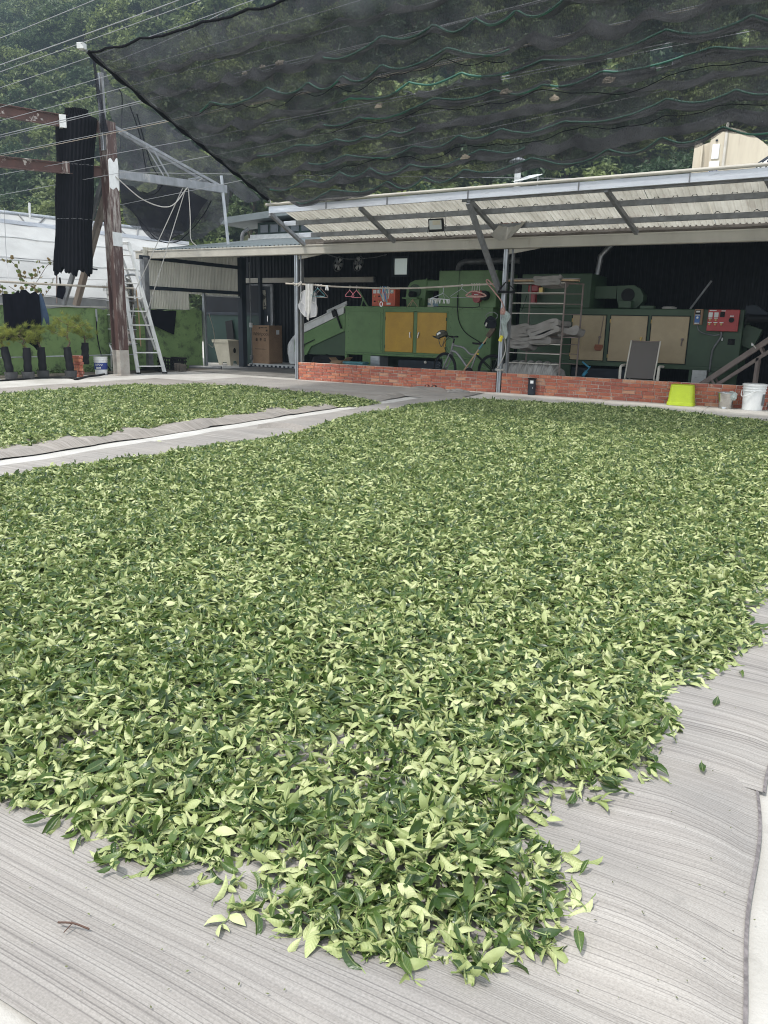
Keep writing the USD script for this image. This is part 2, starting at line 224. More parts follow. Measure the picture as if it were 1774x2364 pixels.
# shade netting: an open weave, so part of the light passes between the threads
def netting(name, cover, c1, c2, scale=260.0):
    MATS[name] = usdkit.material(stage, '/World/Looks/' + name, {
        'tc': ('texture_coordinate', {}), 'n': ('noise_texture', {'scale': 2.4, 'detail': 5.0}), 'mt': ('mapping', {'scale': (1.0, 0.4, 1.0)}), 'nf': ('noise_texture', {'scale': 95.0, 'detail': 4.0, 'roughness': 0.65}),
        'r': ('rgb_ramp', {'ramp': [(0.35, c1), (0.65, c2)]}),
        'cv': ('map_range', {'from_min': 0.38, 'from_max': 0.62, 'to_min': cover - 0.22, 'to_max': min(0.97, cover + 0.22)}),
        'd': ('diffuse_bsdf', {'roughness': 0.5}), 't': ('transparent_bsdf', {}), 'mc': ('mix_closure', {})},
        [('tc.UV', 'n.vector'), ('tc.UV', 'mt.vector'), ('mt.vector', 'nf.vector'), ('n.fac', 'r.fac'), ('nf.fac', 'cv.value'), ('cv.result', 'mc.fac'), ('r.color', 'd.color'), ('t.BSDF', 'mc.closure1'), ('d.BSDF', 'mc.closure2')], surface='mc.closure')
netting('net_cloth', 0.67, (0.038, 0.039, 0.043), (0.088, 0.090, 0.098))
netting('net_sheer', 0.70, (0.040, 0.042, 0.048), (0.07, 0.072, 0.08))
netting('net_dense', 0.97, (0.010, 0.0105, 0.014), (0.016, 0.0165, 0.021))
netting('net_white', 0.6, (0.65, 0.65, 0.66), (0.55, 0.55, 0.56))
M('net_hem', (0.009, 0.009, 0.012), rough=0.95, spec=0.08)

# ------------------------------------------------------------------ mesh helpers
_sg = np.array([[i, j, k] for i in (-1, 1) for j in (-1, 1) for k in (-1, 1)], float)
def _cb(s, c):
    s = np.asarray(s, float) / 2
    c = min(c, 0.45 * 2 * s.min()); out = []
    for g in _sg:
        for ax in range(3):
            p = g * (s - c); p[ax] = g[ax] * s[ax]; out.append(p)
    return np.array(out)
_t = trimesh.Trimesh(_cb((1, 1.1, 1.2), 0.1), process=False).convex_hull
_ix = [int(np.argmin(np.linalg.norm(_cb((1, 1.1, 1.2), 0.1) - v, axis=1))) for v in _t.vertices]
CBF = np.array(_ix)[_t.faces]
def frame(d, up=(0, 0, 1.0)):
    d = np.asarray(d, float); d = d / np.linalg.norm(d); up = np.asarray(up, float)
    if abs(d @ up) > 0.97: up = np.array([1.0, 0, 0])
    a = np.cross(up, d); a /= np.linalg.norm(a); return a, np.cross(d, a), d
def Rz(a): c, s = math.cos(a), math.sin(a); return np.array([[c, -s, 0], [s, c, 0], [0, 0, 1.0]])
def Rx(a): c, s = math.cos(a), math.sin(a); return np.array([[1.0, 0, 0], [0, c, -s], [0, s, c]])
def Ry(a): c, s = math.cos(a), math.sin(a); return np.array([[c, 0, s], [0, 1.0, 0], [-s, 0, c]])

class MB:
    def __init__(self): self.v, self.f, self.n = [], [], 0
    def add(self, v, f):
        v = np.asarray(v, float); f = np.asarray(f, int)
        if f.shape[1] == 4: f = np.vstack([f[:, [0, 1, 2]], f[:, [0, 2, 3]]])
        self.v.append(v); self.f.append(f + self.n); self.n += len(v); return self
    def box(self, x0, x1, y0, y1, z0, z1, c=0.004, R=None, at=None):
        v = _cb((x1 - x0, y1 - y0, z1 - z0), c); mid = np.array([(x0 + x1) / 2, (y0 + y1) / 2, (z0 + z1) / 2])
        if R is not None:
            p = np.asarray(at if at is not None else mid, float); v = (v + mid - p) @ R.T + p
        else: v = v + mid
        return self.add(v, CBF)
    def bar(self, p, q, w, h=None, up=(0, 0, 1.0), c=0.003):
        p, q = np.asarray(p, float), np.asarray(q, float); h = h or w; a, b, d = frame(q - p, up); L = np.linalg.norm(q - p)
        v = _cb((w, h, L), c); return self.add((p + q) / 2 + v[:, :1] * a + v[:, 1:2] * b + v[:, 2:] * d, CBF)
    def tube(self, pts, r, sides=8, cap=True, closed=False):
        p = np.asarray(pts, float); n = len(p)
        t = (np.roll(p, -1, 0) - np.roll(p, 1, 0)) if closed else np.gradient(p, axis=0)
        t /= np.linalg.norm(t, axis=1, keepdims=True) + 1e-12
        a0 = frame(t[0])[0]; A = []
        for i in range(n):
            a0 = a0 - t[i] * (a0 @ t[i]); a0 = a0 / (np.linalg.norm(a0) + 1e-12); A.append(a0.copy())
        A = np.array(A); B = np.cross(t, A); ang = np.arange(sides) * 2 * PI / sides; rr = np.broadcast_to(r, (n,))
        v = (p[:, None] + rr[:, None, None] * (np.cos(ang)[None, :, None] * A[:, None] + np.sin(ang)[None, :, None] * B[:, None])).reshape(-1, 3)
        m_ = n if closed else n - 1
        i, j = np.meshgrid(np.arange(m_), np.arange(sides), indexing='ij'); i2 = (i + 1) % n
        f = np.stack([i * sides + j, i * sides + (j + 1) % sides, i2 * sides + (j + 1) % sides, i2 * sides + j], -1).reshape(-1, 4)
        self.add(v, f)
        if cap and not closed:
            for o, s in ((0, -1), ((n - 1) * sides, 1)):
                k = np.array([[0, x, x + 1][::s] for x in range(1, sides - 1)]) + o
                self.f.append(k + self.n - len(v))
        return self
    def lathe(self, prof, at=(0, 0, 0), sides=24, R=None):
        pr = np.asarray(prof, float); ang = np.arange(sides) * 2 * PI / sides
        v = np.stack([pr[:, None, 0] * np.cos(ang), pr[:, None, 0] * np.sin(ang), np.broadcast_to(pr[:, None, 1], (len(pr), sides))], -1).reshape(-1, 3)
        if R is not None: v = v @ R.T
        i, j = np.meshgrid(np.arange(len(pr) - 1), np.arange(sides), indexing='ij')
        f = np.stack([i * sides + j, i * sides + (j + 1) % sides, (i + 1) * sides + (j + 1) % sides, (i + 1) * sides + j], -1).reshape(-1, 4)
        return self.add(v + np.asarray(at, float), f)
    def prism(self, poly, depth, at=(0, 0, 0), axes=((1, 0, 0), (0, 0, 1), (0, 1, 0)), size=None, warp=None):
        """poly in (u, w); extruded by depth along the third axis from at."""
        pl = poly if isinstance(poly, Polygon) else Polygon(poly)
        if not pl.is_valid: pl = pl.buffer(0)
        for g in getattr(pl, 'geoms', [pl]):
            t = trimesh.creation.extrude_polygon(g, depth)
            if size: t = t.subdivide_to_size(size)
            v = np.array(t.vertices); A = np.array(axes, float)
            if warp is not None: v = warp(v)
            f = np.array(t.faces)
            if np.linalg.det(A) < 0: f = f[:, ::-1]
            self.add(v @ A + np.asarray(at, float), f)
        return self
    def sheet(self, P):
        P = np.asarray(P, float); n, m_ = P.shape[:2]; i, j = np.meshgrid(np.arange(n - 1), np.arange(m_ - 1), indexing='ij')
        f = np.stack([i * m_ + j, (i + 1) * m_ + j, (i + 1) * m_ + j + 1, i * m_ + j + 1], -1).reshape(-1, 4)
        return self.add(P.reshape(-1, 3), f)
    def text(self, s, h, at, axes=((1, 0, 0), (0, 0, 1), (0, -1, 0)), depth=0.002, bold=False):
        t = meshkit.text_mesh(s, h, depth, bold); return self.add(np.array(t.vertices) @ np.array(axes, float) + np.asarray(at, float), np.array(t.faces))
    def get(self): return np.vstack(self.v), np.vstack(self.f)

USED = {}
def numbered(parent, name):
    n = USED.get((parent, name), 0); USED[(parent, name)] = n + 1
    return f'{parent}/{name}' if n == 0 else f'{parent}/{name}_{n:03d}'
ORIGIN = {}
def tag(path, label=None, cat=None, group=None, kind=None):
    p = stage.GetPrimAtPath(path)
    for k, v in (('label', label), ('category', cat), ('group', group), ('kind', kind)):
        if v: p.SetCustomDataByKey(k, v)
    return path
def thing(name, label, cat, at=(0, 0, 0), group=None, kind=None):
    path = numbered('/World', name); x = UsdGeom.Xform.Define(stage, path); at = np.asarray(at, float)
    x.AddTranslateOp().Set(Gf.Vec3d(*map(float, at))); ORIGIN[path] = at
    return tag(path, label, cat, group, kind)
def part(parent, name, mb, mat, smooth=False, label=None, kind=None, uv=None):
    """One mesh, given in world coordinates, as a child of its thing or part (or at the top when parent is None)."""
    v, f = mb.get() if isinstance(mb, MB) else mb
    par = parent or '/World'; o = ORIGIN.get(par, np.zeros(3)); path = numbered(par, name)
    if parent is None:
        o = np.array([v[:, 0].mean(), v[:, 1].mean(), v[:, 2].min()])
    usdkit.mesh(stage, path, (v - o, f), MATS[mat], smooth, uv)
    if parent is None: UsdGeom.Xformable(stage.GetPrimAtPath(path)).AddTranslateOp().Set(Gf.Vec3d(*map(float, o)))
    ORIGIN[path] = o
    if label or kind: tag(path, label, None, None, kind)
    return path
def solo(name, mb, mat, label, cat, smooth=False, group=None, kind=None, uv=None):
    return tag(part(None, name, mb, mat, smooth, uv=uv), label, cat, group, kind)
def struct(name, mb, mat, smooth=False, label=None, uv=None): return tag(part(None, name, mb, mat, smooth, uv=uv), label, None, None, 'structure')
_pt = np.random.default_rng(3).random((64, 64))
def _n2(x, y):
    xi, yi = np.floor(x).astype(int), np.floor(y).astype(int); fx, fy = x - xi, y - yi
    fx, fy = fx * fx * (3 - 2 * fx), fy * fy * (3 - 2 * fy); g = lambda a, b: _pt[a % 64, b % 64]
    return (g(xi, yi) * (1 - fx) + g(xi + 1, yi) * fx) * (1 - fy) + (g(xi, yi + 1) * (1 - fx) + g(xi + 1, yi + 1) * fx) * fy
def _fbm(p, o=4):
    p = np.asarray(p, float); x, y = p[..., 0], p[..., 1]; s = np.zeros_like(x); a, t = 1.0, 0
    for i in range(o): s = s + a * _n2(x * 2 ** i + 17.3 * i, y * 2 ** i + 5.1 * i); t += a; a *= 0.5
    return s / t
def curve(pts, n=12):
    """Catmull-Rom through pts."""
    p = np.asarray(pts, float); p = np.vstack([2 * p[0] - p[1], p, 2 * p[-1] - p[-2]]); out = []
    for i in range(1, len(p) - 2):
        t = np.linspace(0, 1, n, endpoint=(i == len(p) - 3))[:, None]; a, b, c, d = p[i - 1:i + 3]
        out.append(0.5 * (2 * b + (c - a) * t + (2 * a - 5 * b + 4 * c - d) * t ** 2 + (3 * b - a - 3 * c + d) * t ** 3))
    return np.vstack(out)

# ------------------------------------------------------------------ the setting
QO = np.array([-4.97, -3.76, 0.0]); QD = np.array([0.1688, 0.9857, 0.0]); QN = np.array([0.9857, -0.1688, 0.0])   # the left boundary wall runs along QD and faces QN
def Q(t, z=0.0, off=0.0): return QO + QD * t + QN * off + UZ * z
def onq(x, y, off=0.0): return onp(x, y, QO + QN * off, QN)
g = np.linspace(-1, 1, 41); gx = np.sign(g) * np.abs(g) ** 3 * 340
P = np.stack(list(np.meshgrid(gx, gx, indexing='ij')) + [np.zeros((41, 41))], -1)
struct('ground', MB().sheet(P), 'concrete')
# concrete joints of the apron along the wall: saw-cut slabs laid just proud of the ground
def slab(x0, x1, y0, y1, z=0.004):
    return MB().box(x0, x1, y0, y1, -0.05, z, c=0.004)
ap = UsdGeom.Xform.Define(stage, '/World/concrete_apron').GetPath().pathString; ORIGIN[ap] = np.zeros(3); tag(ap, 'pale concrete apron slabs along the foot of the brick wall', None, None, 'structure')
for i, (x0, x1) in enumerate([(4.62, 6.78), (6.80, 8.46), (8.48, 9.93), (9.95, 12.4)]):
    part(ap, 'slab', slab(x0, x1, -1.62, -0.005, 0.006 + 0.001 * (i % 2)), 'concrete')
st = MB(); xs = np.linspace(-13.6, -0.6, 60); wob = 0.012 * np.sin(xs * 2.1) + 0.008 * np.sin(xs * 5.3)
st.sheet(np.stack([np.stack([3.80 + wob, xs, np.full(60, 0.005)], -1), np.stack([4.10 + wob, xs, np.full(60, 0.006)], -1)], 1))
struct('concrete_strip', st, 'concrete_pale')
sb = MB(); tt = np.linspace(-3, 5.1, 40)
sb.sheet(np.stack([np.stack([Q(t, 0.012, -0.05) for t in tt]), np.stack([Q(t, 0.03, 0.25) for t in tt]), np.stack([Q(t, 0.022, 0.62 + 0.06 * math.sin(3 * t)) for t in tt]), np.stack([Q(t, 0.002, 0.78 + 0.06 * math.sin(3 * t)) for t in tt])], 1))
struct('soil_strip', sb, 'soil', smooth=True)

# the hillside: rises behind the factory, steeper and nearer to the right
def hill_z(p):
    d = (p - EYE[:2]) @ HF[:2]; s = (p - EYE[:2]) @ HR[:2]
    f0 = 42 + np.maximum(0, -s - 4) * 0.52 + 5 * (_fbm(p * 0.03) - 0.5)
    r = np.maximum(0, d - f0); z = 0.74 * r * r / (r + 3.0)
    return z + np.minimum(r, 20) * 0.22 * (_fbm(p * 0.05 + 3) - 0.5) * 2, d - f0
dd = np.linspace(30, 255, 90); ss = np.linspace(-190, 190, 110)
DD, SS = np.meshgrid(dd, ss, indexing='ij'); PX = EYE[:2] + DD[..., None] * HF[:2] + SS[..., None] * HR[:2]
HZ, RR = hill_z(PX); HZ = np.where(RR > 0, HZ, -0.6)
M('hill_soil', (0.055, 0.06, 0.03), (0.035, 0.04, 0.02), scale=0.3, rough=0.95)
struct('hillside', MB().sheet(np.concatenate([PX, HZ[..., None]], -1)[:, ::-1]), 'hill_soil', smooth=True)

# trees: trunk with limbs, and a crown of leaf clumps
def tree_meshes(seed, h=7.0, r=2.6, nclump=100, card=0.20, per=20, conic=0.0):
    R_ = np.random.default_rng(seed); lobes = []
    for i in range(9):
        a = R_.uniform(0, 2 * PI); q = R_.uniform(0.15, 0.75) * r; zz = R_.uniform(0.42, 0.92)
        lobes.append((np.array([q * math.cos(a) * (1.15 - conic * zz), q * math.sin(a) * (1.15 - conic * zz), zz * h]), R_.uniform(0.32, 0.55) * r))
    lobes.append((np.array([0, 0, h * 0.85]), 0.45 * r)); cen = []
    for i in range(nclump):
        c, s = lobes[R_.integers(len(lobes))]; d = R_.normal(size=3); d /= np.linalg.norm(d); d[2] = abs(d[2]) * 0.9 - 0.25
        cen.append(c + d * s * R_.uniform(0.65, 1.05))
    cen = np.array(cen); n = nclump * per
    ctr = np.repeat(cen, per, 0) + R_.normal(size=(n, 3)) * np.array([0.33, 0.33, 0.2]) * (r / 2.6)
    nn = R_.normal(size=(n, 3)) * 0.7 + np.array([0, 0, 0.8]) + (ctr - np.array([0, 0, h * 0.55])) * 0.18
    nn /= np.linalg.norm(nn, axis=1, keepdims=True); a = np.cross(nn, R_.normal(size=(n, 3))); a /= np.linalg.norm(a, axis=1, keepdims=True); b = np.cross(nn, a)
    s = R_.uniform(0.6, 1.3, (n, 1)) * card
    v = np.stack([ctr - a * s, ctr - b * s * 0.55 + nn * s * 0.12, ctr + a * s - nn * s * 0.2, ctr + b * s * 0.55 + nn * s * 0.12], 1).reshape(-1, 3)
    q = np.arange(n)[:, None] * 4; f = np.vstack([q + [0, 1, 2], q + [0, 2, 3]])
    tr = MB(); tr.tube(curve([(0, 0, -0.4), (0.05, 0.04, h * 0.3), (-0.06, 0.05, h * 0.62), (0.05, 0, h * 0.86)], 4), np.linspace(0.17, 0.04, 12) * r / 2.6, 6)
    for i in range(6):
        c = lobes[i][0]; z0 = h * R_.uniform(0.28, 0.55); tr.tube(curve([(0, 0, z0), tuple(c * np.array([0.5, 0.5, 0]) + np.array([0, 0, (z0 + c[2]) / 2 + 0.1])), tuple(c)], 3), np.linspace(0.07, 0.02, 6), 5)
    return (v, f), tr
TREES = [tree_meshes(11, 5.4, 1.9), tree_meshes(12, 4.6, 2.1), tree_meshes(13, 6.4, 1.75, conic=0.5), tree_meshes(14, 4.0, 1.8), tree_meshes(15, 5.0, 1.65, nclump=70)]
forest = UsdGeom.PointInstancer.Define(stage, '/World/hillside_forest')
tag('/World/hillside_forest', 'dense green forest covering the steep hillside behind the factory', 'forest', None, 'stuff')
protos = UsdGeom.Xform.Define(stage, '/World/hillside_forest/tree_kinds'); rel = []
for i, (cr, tr) in enumerate(TREES):
    pth = f'/World/hillside_forest/tree_kinds/tree_{i:03d}'; UsdGeom.Xform.Define(stage, pth); ORIGIN[pth] = np.zeros(3)
    part(pth, 'crown', cr, 'hill_leaf'); part(pth, 'trunk', tr, 'bark'); rel.append(Sdf.Path(pth))
forest.CreatePrototypesRel().SetTargets(rel)
R_ = np.random.default_rng(5); pos, ids, scl, ors, near = [], [], [], [], []
d = 43.0
while d < 168:
    step = 1.7 + 0.013 * d; half = 0.60 * d + 8
    for s in np.arange(-half, half, step):
        dd_, s_ = d + R_.uniform(-1, 1) * step * 0.45, s + R_.uniform(-1, 1) * step * 0.45
        p = EYE[:2] + dd_ * HF[:2] + s_ * HR[:2]; z, r = hill_z(p[None]); z, r = float(z[0]), float(r[0])
        if r < 0.5 or (z + 6) / dd_ > 0.62: continue
        k = int(R_.integers(5)); sc = R_.uniform(0.65, 1.15) * (0.95 + 0.0045 * max(0, d - 45)); yaw = R_.uniform(0, 2 * PI)
        if r < 6.0 and abs(s_) < 0.56 * dd_ + 3: near.append((p[0], p[1], z - 0.2, k, sc, yaw, r, s_))
        else: pos.append((p[0], p[1], z - 0.3)); ids.append(k); scl.append((sc, sc, sc * R_.uniform(0.85, 1.15))); ors.append((math.cos(yaw / 2), 0, 0, math.sin(yaw / 2)))
    d += step * 0.9
if len(near) > 60:
    for e_ in near[60:]: pos.append(e_[:3]); ids.append(e_[3]); scl.append((e_[4],) * 3); ors.append((math.cos(e_[5] / 2), 0, 0, math.sin(e_[5] / 2)))
    near = near[:60]
forest.CreatePositionsAttr(Vt.Vec3fArray.FromNumpy(np.array(pos, np.float32))); forest.CreateProtoIndicesAttr(Vt.IntArray(ids)); forest.CreateScalesAttr(Vt.Vec3fArray.FromNumpy(np.array(scl, np.float32)))
forest.CreateOrientationsAttr(Vt.QuathArray([Gf.Quath(float(o[0]), float(o[1]), float(o[2]), float(o[3])) for o in ors]))
first = {}
for x, y, z, k, sc, yaw, r, s_ in near:
    lab = ['round-headed', 'broad spreading', 'tall pointed', 'low bushy', 'thin-crowned'][k] + ' green tree at the foot of the wooded hill'
    if k not in first:
        t = thing('hill_tree', lab, 'tree', (x, y, z), lab.replace(' green tree at', ' trees at'))
        ORIGIN[t] = np.zeros(3); part(t, 'crown', TREES[k][0], 'near_leaf'); part(t, 'trunk', TREES[k][1], 'bark'); ORIGIN[t] = np.array([x, y, z]); first[k] = t
    else:
        t = thing('hill_tree', lab, 'tree', (x, y, z), lab.replace(' green tree at', ' trees at')); pr = stage.GetPrimAtPath(t)
        pr.GetReferences().AddInternalReference(Sdf.Path(first[k])); pr.SetInstanceable(True); tag(t, lab, 'tree')
    xf = UsdGeom.Xformable(stage.GetPrimAtPath(t)); xf.ClearXformOpOrder(); xf.AddTranslateOp().Set(Gf.Vec3d(float(x), float(y), float(z)))
    xf.AddRotateZOp().Set(math.degrees(yaw)); xf.AddScaleOp().Set(Gf.Vec3f(sc, sc, sc))

# ------------------------------------------------------------------ the tea factory: an open-fronted shed with a propped canopy
fac = thing('tea_factory', 'open-fronted dark tea factory shed with a pale propped-up canopy', 'building')
def corr(x0, x1, y0, z0, y1, z1, pitch=0.1, amp=0.012, thick=0.0, nv=2, sag=0.0):
    """Corrugated sheet: ribs run from (y0, z0) to (y1, z1); profile along x."""
    n = max(2, int((x1 - x0) / pitch)) ; xs, hs = [], []
    for i in range(n):
        b = x0 + (x1 - x0) * i / n; w = (x1 - x0) / n
        xs += [b, b + 0.55 * w, b + 0.67 * w, b + 0.88 * w]; hs += [0, 0, amp, amp]
    xs.append(x1); hs.append(0); xs, hs = np.array(xs), np.array(hs); t = np.linspace(0, 1, nv)
    nrm = np.array([-(z1 - z0), (y1 - y0)]); nrm = nrm / np.linalg.norm(nrm); nrm = nrm if nrm[1] > 0 or abs(nrm[1]) < 1e-6 else -nrm
    P = np.zeros((len(xs), nv, 3)); P[..., 0] = xs[:, None]
    P[..., 1] = y0 + (y1 - y0) * t + hs[:, None] * nrm[0]; P[..., 2] = z0 + (z1 - z0) * t + hs[:, None] * nrm[1]
    return P
CX1 = 13.2
part(fac, 'floor', MB().box(-3.4, CX1, 0.22, 5.6, -0.2, 0.02), 'floor_dark')
# rear wall of upright dark sheets, a sheet every 0.9 m
for i, x0 in enumerate(np.arange(-4.9, CX1, 0.92)):
    m_ = MB(); xs, hs = [], []
    for j in range(8):
        b = x0 + 0.915 * j / 8; xs += [b, b + 0.05, b + 0.065, b + 0.1]; hs += [0, 0, -0.022, -0.022]
    xs.append(x0 + 0.915); hs.append(0); P = np.zeros((len(xs), 2, 3)); P[..., 0] = np.array(xs)[:, None]; P[..., 1] = 4.0 + np.array(hs)[:, None]; P[:, 0, 2] = 0.0; P[:, 1, 2] = 3.3
    hole = (-0.0, 0.75)
    if x0 < 0.6 and x0 + 0.915 > 0.1:    # sheets around the small window stop short of it
        lo_, hi_ = P.copy(), P.copy(); lo_[:, 1, 2] = 2.42; hi_[:, 0, 2] = 2.90; m_.sheet(lo_[:, ::-1]); m_.sheet(hi_[:, ::-1])
    else: m_.sheet(P[:, ::-1])
    part(fac, 'wall_sheet', m_, 'dark_sheet')
part(fac, 'rear_wall', MB().box(-5.0, CX1, 4.06, 4.12, 0, 2.40).box(-5.0, CX1, 4.06, 4.12, 2.92, 3.4).box(-5.0, 0.08, 4.06, 4.12, 2.40, 2.92).box(0.62, CX1, 4.06, 4.12, 2.40, 2.92), 'dark_sheet')
part(fac, 'side_wall', MB().box(CX1 - 0.05, CX1, 0.1, 4.05, 0, 3.0), 'dark_sheet')
w = part(fac, 'window', MB().box(0.10, 0.60, 3.955, 4.045, 2.86, 2.91).box(0.10, 0.60, 3.955, 4.045, 2.41, 2.46).box(0.10, 0.15, 3.955, 4.045, 2.46, 2.86).box(0.55, 0.60, 3.955, 4.045, 2.46, 2.86), 'dark_paint')
part(w, 'pane', MB().box(0.15, 0.55, 4.035, 4.045, 2.46, 2.86), 'window_film')
part(fac, 'lintel_beam', MB().box(-4.70, -0.34, 3.84, 3.93, 2.27, 2.41), 'galv_dull')
part(fac, 'lintel_facing', MB().box(-4.68, -0.36, 3.825, 3.839, 2.275, 2.405), 'gutter')
dr = part(fac, 'door', MB().box(-4.36, -3.70, 3.86, 3.90, 0.12, 2.18), 'dark_paint')
part(dr, 'frame', MB().box(-4.42, -4.36, 3.84, 3.92, 0.1, 2.24).box(-3.70, -3.62, 3.84, 3.92, 0.1, 2.24).box(-4.36, -3.70, 3.84, 3.92, 2.18, 2.24), 'galv_dull')
part(dr, 'picture', MB().box(-4.28, -3.86, 3.852, 3.859, 1.55, 2.08), 'paper_door'); part(dr, 'handle', MB().bar((-3.79, 3.83, 1.22), (-3.79, 3.83, 1.38), 0.03), 'stainless')
part(fac, 'sill_step', MB().box(-3.73, 0.0, 2.88, 3.98, 0.0, 0.10), 'steel_white')
tr_ = MB()
for i in range(26): tr_.box(-3.68 + i * 0.14, -3.61 + i * 0.14, 2.872, 2.879, 0.025, 0.07)
part(fac, 'sill_pattern', tr_, 'dark_paint', kind='stuff')
part(fac, 'floor_rail', MB().box(-3.95, -2.2, 2.74, 2.80, 0.0, 0.03), 'dark_paint')
part(fac, 'corner_post', MB().box(-3.90, -3.74, 2.66, 2.84, 0, 2.86), 'dark_paint'); part(fac, 'pillar', MB().box(-3.62, -3.54, 3.2, 3.3, 0.1, 2.9), 'dark_paint')
pp = part(fac, 'rod', MB().tube([(-3.60, 2.86, 0.05), (-3.63, 2.86, 2.75)], 0.014), 'galv_dull')
part(pp, 'clip', MB().box(-3.66, -3.58, 2.83, 2.89, 1.06, 1.18), 'steel_white'); part(pp, 'clip', MB().box(-3.66, -3.58, 2.83, 2.89, 0.20, 0.32), 'galv_dull')
# posts at the front, galvanised lipped channels
def chan(x, y, z0, z1, w=0.075, d=0.11):
    return MB().box(x - w / 2, x - w / 6, y - 0.004, y + d * 0.1, z0, z1, 0.003).box(x + w / 6, x + w / 2, y - 0.004, y + d * 0.1, z0, z1, 0.003).box(x - w / 2 + 0.003, x + w / 2 - 0.003, y + d * 0.1 + 0.001, y + d, z0, z1, 0.003)
for x in (-0.055, 4.675, 9.38): part(fac, 'post', chan(x, 0.0, 0.0, 2.62), 'galv')
for x in (0.03, 4.78, 9.49): part(fac, 'post_back', MB().box(x, x + 0.035, 0.03, 0.13, 0.02, 2.62), 'galv_dull')
for x in (-0.055, 4.675, 9.38):
    part(fac, 'bracket', MB().prism([(x + 0.04, 2.62), (x + 0.62, 2.62), (x + 0.04, 2.53)], 0.05, (0, 0.04, 0)), 'gutter')
part(fac, 'gutter', MB().box(-4.75, CX1, -0.06, 0.05, 2.625, 2.80, 0.01).box(-4.75, CX1, -0.075, -0.058, 2.785, 2.81, 0.004), 'gutter')
part(fac, 'eave_beam', MB().box(-4.6, CX1, 0.05, 0.16, 2.63, 2.74), 'galv_dull')
for i, x0 in enumerate(np.arange(-4.75, CX1 - 0.5, 1.0)):
    y1 = 4.2 if -1.9 < x0 < 1.9 else 5.6; f1 = (y1 + 0.02) / 5.62
    part(fac, 'roof_sheet', MB().sheet(corr(x0, x0 + 0.99, 0.06, 2.825, y1, 2.82 + 0.84 * f1, 0.11, 0.02)), 'roof_slate')
    part(fac, 'roof_lining', MB().sheet(corr(x0, x0 + 0.99, 0.06, 2.795, y1, 2.795 + 0.80 * f1, 0.33, 0.01)[:, ::-1]), 'dark_sheet')
part(fac, 'eave_flashing', MB().box(0.15, CX1, 0.052, 0.075, 2.80, 2.93), 'dry_wood')
part(fac, 'eave_leaves', MB().tube(curve([(x, -0.01 + 0.02 * math.sin(x * 9), 2.828 + 0.008 * math.sin(x * 14)) for x in np.arange(0.5, CX1, 0.25)], 2), 0.034, 5), 'dry_wood')
# canopy
def cx(x, t, dz=0.0):      # t = 0 at the eave, 1 at the front edge; the front edge runs slightly askew
    y = -1.43 - 0.03 * (x - 0.4); return np.array([x + 0.0 * t, t * y, 2.86 + t * (0.47 + 0.004 * x) + dz])
can = part(fac, 'canopy_front_beam', MB().bar(cx(0.36, 1, -0.02), cx(CX1, 1, -0.02), 0.045, 0.125), 'galv_bright')
part(can, 'edge_roll', MB().tube([cx(0.30, 1.02, 0.065), cx(CX1, 1.02, 0.065)], 0.027, 10), 'gutter')
for x in (1.7, 3.0, 4.55, 6.4, 8.0, 9.9): part(can, 'splice', MB().bar(cx(x, 1.012, -0.02), cx(x + 0.012, 1.012, -0.02), 0.052, 0.13), 'galv_dull')
for t, x0 in ((0.93, 4.4), (0.63, 0.62), (0.27, 0.62)):
    part(fac, 'purlin', MB().bar(cx(x0, t, -0.03), cx(CX1, t, -0.03), 0.045, 0.085), 'galv_dull')
    if x0 < 1: part(fac, 'purlin_end', MB().bar(cx(x0 - 0.30, t, -0.03), cx(x0 - 0.003, t, -0.03), 0.045, 0.085), 'galv_bright')
for xt, xb in ((0.37, 0.20), (2.42, 2.36), (4.56, 4.62), (6.82, 7.0), (9.0, 9.3), (11.2, 11.5)):
    p, q = cx(xt, 0.99, -0.085), cx(xb, 0.02, -0.06); part(fac, 'rafter', MB().bar(p, q, 0.06, 0.075), 'galv_dull')
for x in (4.62, 9.32): part(fac, 'strut', MB().bar((x, -0.06, 1.86), cx(x - 0.07, 0.985, -0.12), 0.075, 0.09), 'galv_dull')
for i in range(15):
    x0 = 0.62 + i * 0.84
    n_, nv = 9, 8; xs, hs = [], []
    for j in range(n_):
        b = x0 + 0.835 * j / n_; w_ = 0.835 / n_; xs += [b, b + 0.55 * w_, b + 0.68 * w_, b + 0.87 * w_]; hs += [0, 0, 0.02, 0.02]
    xs.append(x0 + 0.835); hs.append(0); P = np.array([[cx(x - 0.1 * (t - 0.5), t * 0.985 + 0.005, h + 0.03 + 0.006 * math.sin(i * 2.1 + t * 5)) for t in np.linspace(0, 1, nv)] for x, h in zip(xs, hs)])
    part(fac, 'canopy_panel', MB().sheet(P), 'canopy_panel')
hk = MB()
for t in (0.63, 0.27):
    for x in np.arange(0.85, CX1 - 0.3, 0.275): hk.tube([cx(x - 0.035, t, 0.012), cx(x - 0.02, t, 0.038), cx(x + 0.015, t, 0.044), cx(x + 0.045, t, 0.022)], 0.006, 4)
part(fac, 'roofing_hooks', hk, 'black_rubber', kind='stuff')
